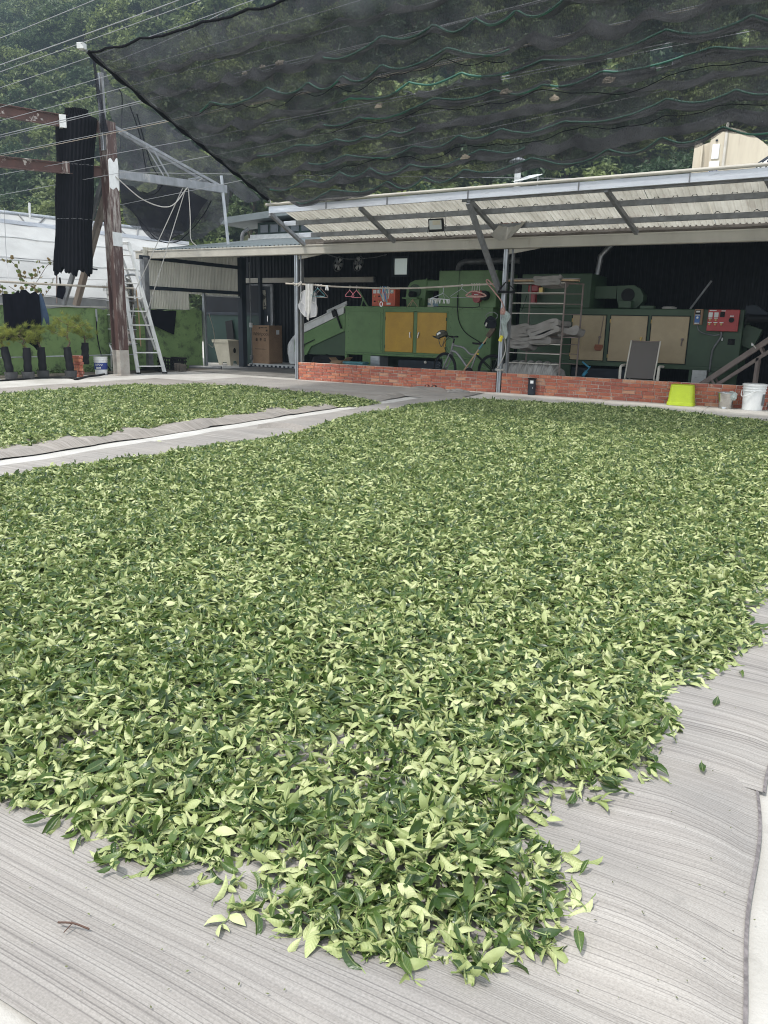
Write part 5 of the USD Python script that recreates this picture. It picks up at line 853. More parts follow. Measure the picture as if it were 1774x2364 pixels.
part(sn, 'ring', MB().tube(curve(ring + [ring[0]], 4)[:-1], 0.006, 5, closed=True), 'galv_dull'); part(sn, 'bag', bag_mesh((4.50, -0.12, 1.29), 0.115, 0.07, 0.13, 8, 0.2), 'net_dense', smooth=True); part(sn, 'label_patch', MB().box(4.43, 4.46, -0.21, -0.20, 1.23, 1.30, R=Ry(0.3)), 'rope_white')
pb = thing('clear_plastic_bag', 'clear patterned plastic bag hanging on the middle post', 'bag', (4.75, -0.1, 1.3))
part(pb, 'bag', MB().prism(Polygon(curve([(4.70, 1.50), (4.76, 1.53), (4.86, 1.44), (4.84, 1.36), (4.80, 1.25), (4.83, 1.1), (4.80, 1.0), (4.72, 1.04), (4.69, 1.2), (4.71, 1.38)], 4)), 0.03, (0, -0.09, 0), size=0.05, warp=lambda v: v + np.stack([0 * v[:, 0], 0 * v[:, 0], 0.02 * np.sin(v[:, 0] * 60 + v[:, 1] * 18)], 1)), 'clear_bag'); part(pb, 'knot', bag_mesh((4.72, -0.1, 1.5), 0.05, 0.04, 0.07, 3, 0.3), 'rope_red')
solo('yellow_torch', MB().tube([(4.75, -0.15, 1.07), (4.715, -0.16, 0.965)], [0.030, 0.036], 12), 'yellow', 'small yellow cylinder hanging below the plastic bag on the middle post', 'torch', smooth=40)
hw = curve([(4.76, -0.02, 1.0), (4.79, -0.03, 0.8), (4.74, -0.05, 0.62), (4.67, -0.04, 0.50), (4.63, -0.03, 0.44)], 6); hz = [(4.675 + 0.075 * math.cos(a), 0.04 + 0.085 * math.sin(a), 0.415 + 0.006 * a / 3) for a in np.linspace(0, 4 * PI, 40)]
solo('white_hose', MB().tube(hw, 0.011, 6).tube(hz, 0.013, 6), 'rope_white', 'white cord wound round the foot of the middle post', 'cord', smooth=True)
fl = thing('floodlight', 'black framed floodlight mounted under the canopy purlin', 'floodlight', (3.7, -0.9, 2.95))
Rf = Rx(0.25); fa = (3.70, -0.96, 2.96); part(fl, 'housing', MB().box(3.555, 3.845, -0.99, -0.93, 2.85, 3.07, 0.01, R=Rf, at=fa), 'black_rubber'); part(fl, 'lens', MB().box(3.58, 3.82, -0.998, -0.991, 2.895, 3.05, R=Rf, at=fa), 'glass_grey'); part(fl, 'led', MB().box(3.65, 3.80, -1.003, -0.9985, 2.97, 3.045, R=Rf, at=fa), 'plastic_cream'); part(fl, 'bracket', MB().tube([(3.53, -0.95, 2.84), (3.54, -0.93, 3.0), (3.56, -0.90, 3.10), (3.84, -0.90, 3.10), (3.86, -0.93, 3.0), (3.87, -0.95, 2.9)], 0.007, 5).tube(curve([(3.86, -0.95, 2.85), (3.92, -0.93, 2.76), (4.0, -0.8, 2.80)], 4), 0.005, 4), 'black_rubber')
cr_ = thing('curled_sheet', 'curled offcut of roofing sheet wedged under the canopy by the strut', 'sheet', (4.8, -0.55, 2.8))
P = []
for t in np.linspace(0, 1, 22):
    for_ = [];
    for s in np.linspace(0, 1, 14): for_.append((4.60 + 0.50 * t + 0.10 * s, -0.62 + 0.22 * s, 2.80 + 0.22 * s - 0.09 * math.sin(t * PI) * (1.4 - s) + 0.05 * t + 0.006 * math.sin(t * 30)))
    P.append(for_)
part(cr_, 'sheet', MB().sheet(np.array(P)).sheet(np.array(P)[:, ::-1] + [0, 0.006, 0.006]), 'corr_dark', smooth=50); part(cr_, 'torn_edge', MB().tube([np.array(P)[i, -1] + [0, 0, 0.012 * math.sin(i * 2.3)] for i in range(22)], 0.012, 4), 'terracotta')

# ------------------------------------------------------------------ things standing on the apron in front of the wall
ls = thing('lime_stool', 'bright lime plastic stool at the foot of the brick wall', 'stool', (8.05, -0.16, 0.007))
rr = lambda w, d, r: affinity.translate(Polygon([(-w / 2 + r, -d / 2 + r), (w / 2 - r, -d / 2 + r), (w / 2 - r, d / 2 - r), (-w / 2 + r, d / 2 - r)]).buffer(r, quad_segs=5), 0, 0)
def loft(secs, at):
    mb = MB(); rows = []
    for z, w, d, r in secs: rows.append([(x + at[0], y + at[1], z) for x, y in list(rr(w, d, r).exterior.coords)[:-1]])
    P = np.array(rows); P = np.concatenate([P, P[:, :1]], 1); mb.sheet(P[:, ::-1]); return mb
top = [(0.267, 0.05, 0.04, 0.019), (0.268, 0.16, 0.13, 0.05), (0.272, 0.25, 0.21, 0.06), (0.282, 0.275, 0.235, 0.06), (0.278, 0.292, 0.25, 0.06), (0.262, 0.298, 0.256, 0.06)]
part(ls, 'shell', loft([(z * 1.25, w * 1.23, d * 1.05, r * 1.2) for z, w, d, r in top] + [(0.065, 0.415, 0.30, 0.07), (0.061, 0.432, 0.312, 0.07), (0.012, 0.44, 0.32, 0.07), (0.007, 0.42, 0.30, 0.06)], (8.03, -0.18)), 'lime', smooth=45)
bu = lambda x, y, r, h, s=28: MB().lathe([(0, 0.008), (r * 0.86, 0.008), (r * 0.88, 0.02), (r * 0.98, h * 0.74), (r * 1.05, h * 0.745), (r * 1.05, h * 0.765), (r * 0.99, h * 0.775), (r, h * 0.84), (r * 1.06, h * 0.845), (r * 1.06, h * 0.865), (r * 1.0, h * 0.875), (r * 1.01, h * 0.955), (r * 1.05, h * 0.965), (r * 1.05, h), (r * 0.95, h), (r * 0.9, h * 0.3), (0, h * 0.28)], (x, y, 0), s)
wb = thing('white_bucket', 'tall white plastic bucket with lid rings at the right end of the wall', 'bucket', (9.12, -0.14, 0))
part(wb, 'body', bu(9.12, -0.16, 0.172, 0.42), 'plastic_white', smooth=35); part(wb, 'lid', MB().lathe([(0.184, 0.395), (0.186, 0.42), (0.172, 0.428), (0.0, 0.424)], (9.12, -0.16, 0), 28), 'plastic_white', smooth=30)
part(wb, 'handle', MB().tube(curve([(9.26, -0.275, 0.345), (9.15, -0.345, 0.32), (9.01, -0.345, 0.24), (8.945, -0.26, 0.235), (8.94, -0.18, 0.32)], 6), 0.007, 6), 'plastic_white'); lbm = MB()
part(wb, 'label_sheet', MB().sheet(np.array([[(9.12 + 0.1695 * math.cos(a), -0.16 + 0.1695 * math.sin(a), z) for z in (0.09, 0.27)] for a in np.linspace(-0.62, -0.12, 8)])), 'galv_dull')
tb = thing('tin_bucket', 'dented galvanised bucket with a plastic liner left of the white bucket', 'bucket', (8.72, -0.24, 0))
def dent(mb, c, seed, k):
    mb.v = [v + np.stack([(v[:, 0] - c[0]), (v[:, 1] - c[1]), 0 * v[:, 2]], 1) * (k * (_fbm(np.stack([np.arctan2(v[:, 1] - c[1], v[:, 0] - c[0]) * 1.3 + seed, v[:, 2] * 14], 1)) - 0.5))[:, None] for v in mb.v]; return mb
part(tb, 'body', dent(MB().lathe([(0, 0.012), (0.098, 0.012), (0.10, 0.0), (0.104, 0.03), (0.10, 0.038), (0.112, 0.10), (0.124, 0.19), (0.132, 0.255), (0.126, 0.255), (0.10, 0.05), (0, 0.045)], (8.72, -0.24, 0.007), 30), (8.72, -0.24), 3, 0.30), 'stainless', smooth=60); part(tb, 'rim', MB().tube([(8.72 + 0.134 * math.cos(a), -0.24 + 0.134 * math.sin(a), 0.262 + 0.006 * math.sin(2 * a)) for a in np.linspace(0, 2 * PI, 28, endpoint=False)], 0.008, 6, closed=True), 'galv', smooth=True)
part(tb, 'liner', bag_mesh((8.80, -0.27, 0.21), 0.085, 0.07, 0.08, 5, 0.35), 'clear_bag', smooth=35); part(tb, 'handle', MB().tube(curve([(8.60, -0.24, 0.255), (8.64, -0.33, 0.28), (8.74, -0.35, 0.285), (8.84, -0.30, 0.27)], 5), 0.005, 5), 'galv_dull')
cn = thing('black_canister', 'upright black canister with a small white label against the wall', 'canister', (5.37, -0.08, 0))
part(cn, 'body', MB().lathe([(0, 0.006), (0.068, 0.006), (0.07, 0.012), (0.07, 0.30), (0.062, 0.30), (0.06, 0.2), (0, 0.2)], (5.37, -0.085, 0), 22), 'dark_paint', smooth=40); part(cn, 'rim', MB().lathe([(0.07, 0.295), (0.085, 0.30), (0.085, 0.312), (0.06, 0.315), (0.06, 0.30)], (5.37, -0.085, 0), 22), 'black_rubber'); part(cn, 'label_sheet', MB().sheet(np.array([[(5.37 + 0.0715 * math.cos(a), -0.085 + 0.0715 * math.sin(a), z) for z in (0.22, 0.275)] for a in np.linspace(-1.75, -0.9, 8)])), 'plastic_white'); part(cn, 'dot', MB().box(5.40, 5.41, -0.158, -0.153, 0.13, 0.15), 'plastic_white')
for i, (x, y, a, lab) in enumerate(((3.32, -0.30, 0.25, 'black strap sandal at the foot of the wall, left one of the pair'), (3.47, -0.28, 0.1, 'black strap sandal at the foot of the wall, right one of the pair'))):
    s = thing('sandal', lab, 'sandal', (x, y, 0.012)); c_, s_ = math.cos(a), math.sin(a); ax = ((s_, -c_, 0), (c_, s_, 0), (0, 0, 1)); so = Polygon(curve([(-0.13, 0), (-0.11, 0.035), (0, 0.036), (0.08, 0.05), (0.13, 0.03), (0.14, 0), (0.12, -0.035), (0.07, -0.045), (0, -0.032), (-0.11, -0.033), (-0.13, 0)], 3)).buffer(0)
    part(s, 'sole', MB().prism(so, 0.028, (x, y, 0.012), ax), 'black_rubber'); A = np.array(ax)
    for u0 in (0.02, 0.075): part(s, 'strap', MB().sheet(np.array([[np.array([u0 + du, 0.048 * math.cos(t), 0.02 + 0.06 * math.sin(t)]) @ A + [x, y, 0.014] for du in (-0.022, 0.022)] for t in np.linspace(0, PI, 9)])), 'cloth_black')
    part(s, 'footbed', MB().prism(so.buffer(-0.012), 0.004, (x, y, 0.041), ax), 'dark_paint')
cl = bag_mesh((4.18, -0.75, 0.035), 0.22, 0.13, 0.055, 9, 0.35); solo('cloth_lump', cl, 'mat_fold', 'small crumpled grey cloth on the mats before the middle post', 'cloth', smooth=True)
sk = thing('twig', 'forked reddish twig lying on the striped mat at the lower left', 'twig', gv(150, 2025)); p0 = gv(128, 2019) + [0, 0, 0.03]; p1 = gv(195, 2030) + [0, 0, 0.026]; part(sk, 'stem', MB().tube(curve([p0, (p0 + p1) / 2 + [0, 0, 0.006], p1], 4), 0.0022, 5), 'twig'); part(sk, 'side_shoot', MB().tube([(p0 * 0.55 + p1 * 0.45) + [0, 0, 0.004], gv(140, 2038) + [0, 0, 0.026]], 0.0014, 4).tube([(p0 * 0.6 + p1 * 0.4) + [0, 0, 0.004], gv(158, 2017) + [0, 0, 0.03]], 0.0012, 4), 'twig')

# ------------------------------------------------------------------ left: rusty column, beams, ladder, tank, pots, washing
CXY = np.array([-3.52, -1.80])
rcq = thing('rusty_column', 'tall rusty steel column carrying the shade net frame', 'column', (CXY[0], CXY[1], 0))
def hcol(z0, z1, g=0.0, mb=None):
    mb = mb or MB(); x, y = CXY; return mb.box(x + 0.10 - g, x + 0.118 + g, y - 0.13 - g, y + 0.13 + g, z0, z1).box(x - 0.118 - g, x - 0.10 + g, y - 0.13 - g, y + 0.13 + g, z0, z1).box(x - 0.099, x + 0.099, y - 0.06 - g, y - 0.045 + g, z0, z1)
part(rcq, 'shaft', hcol(0.55, 5.16), 'rust'); part(rcq, 'base', hcol(0.0, 0.549, 0.002), 'rust_base'); part(rcq, 'base_plate', MB().box(CXY[0] - 0.2, CXY[0] + 0.2, CXY[1] - 0.22, CXY[1] + 0.2, 0, 0.02), 'rust_base')
part(rcq, 'paint_patch', MB().prism(Polygon(curve([(-0.129, 4.40), (-0.06, 4.45), (0.02, 4.38), (0.08, 4.46), (0.129, 4.42), (0.129, 3.86), (0.05, 3.90), (-0.04, 3.84), (-0.129, 3.88)], 3)), 0.003, (CXY[0] + 0.119, CXY[1], 0), ((0, 1, 0), (0, 0, 1), (1, 0, 0))), 'white_paint'); part(rcq, 'paint_patch', MB().box(CXY[0] + 0.119, CXY[0] + 0.122, CXY[1] - 0.128, CXY[1] + 0.128, 2.72, 3.0), 'steel_white')
part(rcq, 'extension_post', MB().box(CXY[0] - 0.10, CXY[0] - 0.02, CXY[1] - 0.10, CXY[1] - 0.02, 4.6, 6.05), 'galv_bright'); part(rcq, 'extension_post_back', MB().box(CXY[0] - 0.015, CXY[0] + 0.04, CXY[1] - 0.09, CXY[1] - 0.03, 4.6, 6.05), 'galv_dull')
bd = np.array([-0.58, -0.81, 0]); cb_ = np.array([CXY[0], CXY[1], 0]) + bd * 0.16
for nm, z0, z1, hh in (('upper_beam', 5.04, 5.24, 0.21), ('lower_beam', 4.18, 4.20, 0.19)):
    p, q = cb_ + UZ * z0, cb_ + bd * 4.2 + UZ * z1; b_ = part(rcq, nm, MB().bar(p, q, 0.012, hh - 0.03).bar(p + UZ * hh / 2, q + UZ * hh / 2, 0.13, 0.014).bar(p - UZ * hh / 2, q - UZ * hh / 2, 0.13, 0.014), 'rust_beam')
    part(b_, 'bracket', MB().bar(p + bd * 0.62 + UZ * 0.02, p + bd * 0.75 + UZ * 0.02, 0.145, hh + 0.03), 'white_paint' if nm == 'upper_beam' else 'rust')
rb = np.array([0.42, 0.91, 0]) ; be = np.array([-2.51, 0.54, 4.16]); bs = np.array([CXY[0] + 0.1, CXY[1] + 0.14, 4.17])
gb = part(rcq, 'galvanised_beam', MB().bar(bs, be + (be - bs) * 0.05, 0.09, 0.17), 'galv_mid'); tp_ = np.array([CXY[0] + 0.05, CXY[1] + 0.14, 5.10])
part(rcq, 'truss_arm', MB().bar(tp_, be + [0, 0, 0.05], 0.04, 0.055), 'galv_mid'); part(rcq, 'truss_arm', MB().bar(tp_ + [-0.12, 0.25, -0.05], be + [-0.2, 0.2, 0.0], 0.045, 0.06), 'galv_dull')
for f0, f1, o in ((0.28, 0.42, -0.10), (0.34, 0.47, 0.0), (0.80, 0.66, 0), (0.84, 0.70, -0.08)): part(rcq, 'truss_web', MB().bar(tp_ + (be - tp_) * f0 + [o, -o, 0], bs + (be - bs) * f1 + [0, 0, 0.1], 0.03), 'galv_mid')
part(rcq, 'roof_post', MB().tube([be + [0.0, 0.0, 0.28], (-2.43, 0.62, 2.95)], 0.035, 10), 'galv'); part(rcq, 'brace', MB().bar((CXY[0] - 0.15, CXY[1] - 0.05, 4.05), Q(1.57, 1.49, -0.07), 0.085, 0.085), 'galv_dull'); part(rcq, 'rusty_brace', MB().bar((CXY[0] - 0.12, CXY[1] + 0.08, 4.0), Q(1.87, 1.49, -0.07), 0.14, 0.10), 'rust_wood')
part(rcq, 'brace_step', MB().bar(Q(2.1, 2.3, 0.05), Q(2.32, 2.28, 0.15), 0.10, 0.03), 'dark_paint')
rope = MB()
for pts in ([bs + [0.02, -0.1, -0.06], bs + (be - bs) * 0.25 + [0, -0.1, -0.45], bs + (be - bs) * 0.5 + [0, -0.1, -0.52], bs + (be - bs) * 0.68 + [0, -0.1, -0.08]],):
    rope.tube(curve(pts, 8), 0.012, 6)
solo('slack_rope', rope, 'rope_white', 'pale rope hanging in a loop below the galvanised beam', 'rope', smooth=True)
for i, (u, lab) in enumerate(((0.60, 'pale pull rope running down to the ladder, left one'), (0.63, 'pale pull rope running down to the ladder, right one'))):
    a = bs + (be - bs) * u + [0, 0, -0.1]; solo('pull_rope', MB().tube([a + (tp_ + (be - tp_) * (u + 0.18) - a) * 0.98, a, np.array([-3.42 + 0.14 * i, -1.35 + 0.1 * i, 1.85 - 0.6 * i])], 0.010, 5), 'rope_white', lab, 'rope')
solo('pull_rope', MB().tube(curve([bs + (be - bs) * 0.69 + [0, -0.1, -0.1], bs + (be - bs) * 0.69 + [0.02, -0.1, -0.7], bs + (be - bs) * 0.70 + [-0.02, -0.1, -1.15], bs + (be - bs) * 0.73 + [0.05, -0.1, -1.3]], 5), 0.010, 5), 'rope_white', 'single pale rope hanging straight down onto the grey roof edge', 'rope')
ld = thing('aluminium_ladder', 'aluminium ladder leaning beside the rusty column', 'ladder', (-3.45, -1.0, 0))
L0, L1 = np.array([-3.60, -1.25, 0.0]), np.array([-3.28, -0.74, 0.0]); T0, T1 = np.array([-4.24, -1.04, 2.88]), np.array([-4.00, -0.94, 2.88])
for a, b in ((L0, T0), (L1, T1)): part(ld, 'rail', MB().bar(a, b, 0.03, 0.085, up=(0.5, 0.9, 0)).bar(a + [0.01, -0.016, 0], b + [0.01, -0.016, 0], 0.012, 0.03, up=(0.5, 0.9, 0)), 'alu')
for i in range(9): f_ = (0.165 + i * 0.302) / 2.84; part(ld, 'rung', MB().bar(L0 + (T0 - L0) * f_, L1 + (T1 - L1) * f_, 0.075, 0.028, up=(0, 0, 1)), 'alu')
part(ld, 'top_cap', MB().bar(T0 + [0, 0, 0.0], T1 + [0.0, 0, 0.0], 0.09, 0.05), 'alu')
for a in (L0, L1): part(ld, 'foot', MB().box(a[0] - 0.04, a[0] + 0.04, a[1] - 0.05, a[1] + 0.05, 0, 0.035), 'black_rubber')
part(ld, 'spreader', MB().bar(L0 + (T0 - L0) * 0.34 + [0, 0.0, 0], L0 + (T0 - L0) * 0.50 + [-0.08, 0.25, 0.1], 0.02), 'alu'); part(ld, 'rear_leg', MB().bar(T0 + [0, 0.02, -0.1], (-4.1, -0.2, 0.5), 0.025, 0.05), 'alu')
tk = thing('stainless_tank', 'upright stainless water tank on a stand behind the column', 'tank', (-4.3, -1.05, 0))
tc_ = (-4.28, -1.02, 0.0); part(tk, 'shell', MB().lathe([(0, 0.62), (0.30, 0.62)] + [(0.30 + (0.012 if k % 6 in (2, 4) else 0), 0.66 + k * 0.035) for k in range(38)] + [(0.29, 2.0), (0.24, 2.09), (0.14, 2.15), (0.05, 2.17), (0.05, 2.22), (0, 2.22)], tc_, 28), 'stainless', smooth=40)
for a in (0.8, 2.4, 3.9, 5.4): part(tk, 'leg', MB().bar((tc_[0] + 0.30 * math.cos(a), tc_[1] + 0.30 * math.sin(a), 0), (tc_[0] + 0.27 * math.cos(a), tc_[1] + 0.27 * math.sin(a), 0.64), 0.035), 'alu')
for z in (0.66, 0.98, 1.30, 1.62): part(tk, 'band', MB().tube([(tc_[0] + 0.315 * math.cos(a), tc_[1] + 0.315 * math.sin(a), z) for a in np.linspace(0, 2 * PI, 28, endpoint=False)], 0.012, 5, closed=True), 'galv_bright')
part(tk, 'brace', MB().bar((tc_[0] - 0.1, tc_[1] - 0.32, 0.63), (tc_[0] + 0.25, tc_[1] - 0.33, 0.05), 0.03), 'plastic_white'); part(tk, 'copper_pipe', MB().tube(curve([(tc_[0] + 0.30, tc_[1] + 0.25, 0.6), (tc_[0] + 0.34, tc_[1] + 0.2, 1.4), (tc_[0] + 0.30, tc_[1] + 0.2, 1.9)], 4), 0.016, 6), 'wood_pale'); part(tk, 'outlet_pipe', MB().tube(curve([(tc_[0] + 0.1, tc_[1], 2.16), (tc_[0] + 0.35, tc_[1] + 0.1, 2.2), (tc_[0] + 0.5, tc_[1] + 0.15, 2.1), (tc_[0] + 0.52, tc_[1] + 0.15, 1.7)], 5), 0.025, 8), 'galv')
pbk = thing('printed_bucket', 'white bucket with a blue printed band at the foot of the rusty column', 'bucket', (-3.95, -2.05, 0)); bx_, by_ = -3.92, -2.02
part(pbk, 'body', bu(bx_, by_, 0.145, 0.39), 'plastic_white', smooth=35)
part(pbk, 'blue_band', MB().sheet(np.array([[(bx_ + r * math.cos(a), by_ + r * math.sin(a), z) for r, z in ((0.1375, 0.12), (0.1435, 0.265))] for a in np.linspace(-2.5, 0.6, 22)])), 'blue_print')
lt = MB()
for i, gname in enumerate(('ka', 'ma', 'shi', 'n')):
    a = -1.35 + i * 0.30 - 0.30; r = 0.1425; n_ = np.array([math.cos(a), math.sin(a), 0]); strokes(lt, GL_[gname], np.array([bx_, by_, 0.20]) + n_ * r, 0.050, (-n_[1], n_[0], 0), UZ, nrm=n_)
for i, gname in enumerate(('ta', 'kou', 'shi4')):
    a = -1.30 + i * 0.26 - 0.22; r = 0.1405; n_ = np.array([math.cos(a), math.sin(a), 0]); strokes(lt, GL_[gname], np.array([bx_, by_, 0.135]) + n_ * r, 0.045, (-n_[1], n_[0], 0), UZ, nrm=n_)
part(pbk, 'lettering', lt, 'plastic_white')
for nm, mb, mt, lb_, ct in (('black_crate', None, 'black_rubber', 'black plastic crate on the ground right of the ladder', 'crate'),):
    ck = thing(nm, lb_, ct, (-4.2, 0.25, 0)); x0, y0 = -4.28, 0.05
    for s in range(4):
        for i in range(6):
            u = 0.06 + i * 0.09
            p = {0: (x0 + u * 1.0, y0), 1: (x0 + u * 1.0, y0 + 0.4), 2: (x0, y0 + u * 0.7), 3: (x0 + 0.55, y0 + u * 0.7)}[s]; part(ck, 'slat', MB().box(p[0] - 0.014, p[0] + 0.014, p[1] - 0.014, p[1] + 0.014, 0.02, 0.30), mt)
    for z in (0.03, 0.12, 0.21, 0.30): part(ck, 'band', MB().box(x0 - 0.02, x0 + 0.57, y0 - 0.012, y0 + 0.012, z - 0.018, z + 0.018).box(x0 - 0.02, x0 + 0.57, y0 + 0.388, y0 + 0.412, z - 0.018, z + 0.018).box(x0 + 0.538, x0 + 0.562, y0 - 0.01, y0 + 0.41, z - 0.019, z + 0.019).box(x0 - 0.012, x0 + 0.012, y0 - 0.01, y0 + 0.41, z - 0.019, z + 0.019), mt)
solo('hose_coil', MB().tube([(-3.95 + (0.30 - 0.006 * a) * math.cos(a), -0.55 + (0.18 - 0.004 * a) * math.sin(a), 0.03 + 0.006 * a) for a in np.linspace(0, 16, 90)], 0.016, 6), 'black_rubber', 'coil of dark hose on the ground behind the ladder foot', 'hose', smooth=True)
for i in range(3): solo('wood_offcut', MB().box(-3.66 + 0.09 * i, -3.59 + 0.09 * i, -0.05, 0.12, 0, 0.20 - 0.015 * i, 0.01, R=Ry(0.04 * (i - 1))), 'dry_wood', ('left', 'middle', 'right')[i] + ' one of three weathered wood offcuts beside the black crate', 'wood')
solo('pvc_pipe', MB().tube([(-4.05, 0.9, 0.05), (-3.30, 1.25, 0.05)], 0.05, 14), 'galv_dull', 'short grey pipe lying on the ground before the green wall end', 'pipe', smooth=40)
solo('black_hose', MB().tube(curve([gv(30, 822) , gv(80, 818), gv(150, 818), gv(165, 821), gv(190, 815), gv(210, 813), gv(235, 808)], 8) + [0, 0, 0.02], 0.022, 6), 'black_rubber', 'black hose snaking along the ground before the potted pines', 'hose', smooth=True)
solo('black_hose', MB().tube(curve([onz(-60, 884), onz(0, 880.5), onz(70, 876)], 6) + [0, 0, 0.02], 0.02, 6), 'black_rubber', 'short black hose at the far left edge of the yard', 'hose', smooth=True)

# potted pines in tall black sleeves
def pine(x, y, lean, h, dirn, seed, lab, fol=1.0, on=0.0, ph=0.62):
    R_ = np.random.default_rng(seed); t = thing('potted_pine', lab, 'potted plant', (x, y, 0)); tx = x + lean
    prof = curve([(x, y, on), (x + lean * 0.45, y, on + ph * 0.5), (tx, y, on + ph)], 6)
    part(t, 'sleeve', MB().tube(prof + np.stack([0.004 * np.sin(np.arange(len(prof)) * 2.0), 0 * prof[:, 0], 0 * prof[:, 0]], 1), 0.078 + 0.006 * np.sin(np.arange(len(prof)) * 1.7), 14), 'black_bag', smooth=45)
    if on == 0: part(t, 'pot', MB().lathe([(0, 0), (0.11, 0), (0.125, 0.15), (0.11, 0.15), (0.10, 0.05), (0, 0.05)], (x, y, 0), 18), 'pot_grey', smooth=40)
    top = np.array([tx, y, on + ph - 0.02]); br = MB(); tips = []; trunk = curve([top, top + np.array([dirn * 0.12, 0.03, h * 0.25]), top + np.array([dirn * 0.06, 0, h * 0.55]), top + np.array([dirn * 0.25, -0.03, h])], 5); br.tube(trunk, np.linspace(0.022, 0.007, len(trunk)), 6)
    for i in range(9):
        p = trunk[int(R_.integers(4, len(trunk)))]; a = R_.uniform(0, 2 * PI); L = R_.uniform(0.16, 0.40) * fol; q = p + np.array([math.cos(a) * L + dirn * 0.06, math.sin(a) * L * 0.8, R_.uniform(0.02, 0.24)]); br.tube(curve([p, (p + q) / 2 + [0, 0, -0.02], q], 3), np.linspace(0.009, 0.003, 6), 4)
        for k in range(5): tips.append(p + (q - p) * R_.uniform(0.4, 1.08) + R_.normal(size=3) * 0.06)
    part(t, 'branches', br, 'bark'); tips = np.array(tips + [trunk[-1]]); V, Fc = [], []
    for c in tips:
        for j in range(46):
            d = R_.normal(size=3); d[2] = abs(d[2]) * 0.9 + 0.1; d /= np.linalg.norm(d); L = R_.uniform(0.05, 0.10); s = np.cross(d, R_.normal(size=3)); s /= np.linalg.norm(s) + 1e-9; o = len(V) ; b = c + R_.normal(size=3) * 0.018
            V += [b - s * 0.0035, b + s * 0.0035, b + d * L]; Fc.append((o, o + 1, o + 2))
    part(t, 'needles', (np.array(V), np.array(Fc)), 'pine_needle', kind='stuff')
gp = lambda x, y: gv(x, y)[:2]
pine(*gp(25, 820), -0.14, 0.36, -0.8, 1, 'small pine in a leaning black sleeve, leftmost of the potted pines', 0.8)
pine(*gp(62, 819), 0.02, 0.32, -1.2, 2, 'small pine in an upright black sleeve, second from the left', 1.0)
pine(*gp(94, 816), 0.0, 0.40, -0.9, 3, 'small pine in a black sleeve, middle one of the row', 1.0)
pine(*gp(154, 816), -0.06, 0.48, 0.5, 4, 'tallest potted pine, in a wrinkled black sleeve left of the brick stack', 1.15)
pine(gp(172, 812)[0] - 0.05, gp(172, 812)[1] + 0.22, 0.03, 0.38, -0.3, 6, 'small pine in a black sleeve standing behind the brick stack', 0.7, on=0.25, ph=0.45)
bst = thing('brick_stack', 'small stack of loose red bricks beside the potted pines', 'brick stack', (*gp(171, 814), 0)); bx2, by2 = gp(171, 814)
for i in range(7): part(bst, 'brick', MB().box(bx2 - 0.09 + rnd.uniform(-.015, .015), bx2 + 0.10 + rnd.uniform(-.015, .015), by2 - 0.05, by2 + 0.05, i * 0.064, i * 0.064 + 0.058, 0.005, R=Rz(rnd.uniform(-0.15, 0.15))), 'brick_%d' % (i % 3))
wd = thing('low_weeds', 'dark low weeds growing along the foot of the green wall', 'weeds', Q(1.0, 0, 0.1), kind='stuff'); V, Fc = [], []
for i in range(900):
    t = rng.uniform(-2.5, 2.6); c = Q(t, 0.02 + abs(rng.normal()) * 0.06, 0.06 + abs(rng.normal()) * 0.08); a = rng.normal(size=3); a /= np.linalg.norm(a); b = np.cross(a, rng.normal(size=3)); b /= np.linalg.norm(b); s = rng.uniform(0.012, 0.03); o = len(V); V += [c - a * s, c - b * s * 0.5, c + a * s, c + b * s * 0.5]; Fc += [(o, o + 1, o + 2), (o, o + 2, o + 3)]
part(wd, 'leaves', (np.array(V), np.array(Fc)), 'weed_leaf')

# bamboo washing pole with shirts, vine
PY = np.array([0.62]) ; wp0, wp1 = onq(-150, 640, 0.75), onq(291, 665, 0.55)
solo('bamboo_pole', MB().tube(curve([wp0, (wp0 + wp1) / 2 + [0, 0, -0.01], wp1 + [0.15, 0.1, 0]], 8), 0.022, 8), 'bamboo', 'horizontal bamboo washing pole reaching from the left to the column', 'pole', smooth=True)
def on_pole(u): return wp0 + (wp1 - wp0) * u
u_of = lambda px: (px - (-150)) / (291 + 150)
pdv = (wp1 - wp0) / np.linalg.norm(wp1 - wp0)
def shirt(name, label, x0, x1, zdrop, poly, mat, amp=0.012, turn=0.0):
    c = on_pole(u_of((x0 + x1) / 2)) - UZ * zdrop; W_ = np.linalg.norm(on_pole(u_of(x1)) - on_pole(u_of(x0))); d2 = pdv * math.cos(turn) + QN * math.sin(turn); n2 = np.cross(d2, UZ)
    mb = MB().prism(Polygon([(a * W_, b) for a, b in poly]), 0.05, c, (d2, UZ, n2), size=0.07, warp=lambda v: v + np.stack([0 * v[:, 0], 0 * v[:, 0], amp * np.sin(v[:, 0] * 22 + v[:, 1] * 4) + 0.006 * np.sin(v[:, 0] * 47)], 1))
    return solo(name, mb, mat, label, 'shirt', smooth=60)
vp = [(-0.5, -0.02), (-0.42, 0.06), (-0.12, 0.09), (0.0, 0.02), (0.14, 0.08), (0.40, 0.05), (0.52, -0.05), (0.46, -0.3), (0.40, -0.95), (0.36, -1.12), (0.05, -1.02), (-0.5, -0.95)]
shirt('black_shirt', 'black sleeveless shirt at the left edge of the washing pole', -15, 26, 0.24, [(-0.6, 0.0), (0.0, 0.0), (0.25, 0.07), (0.5, -0.08), (0.48, -0.8), (0.3, -0.9), (-0.6, -0.9)], 'cloth_black')
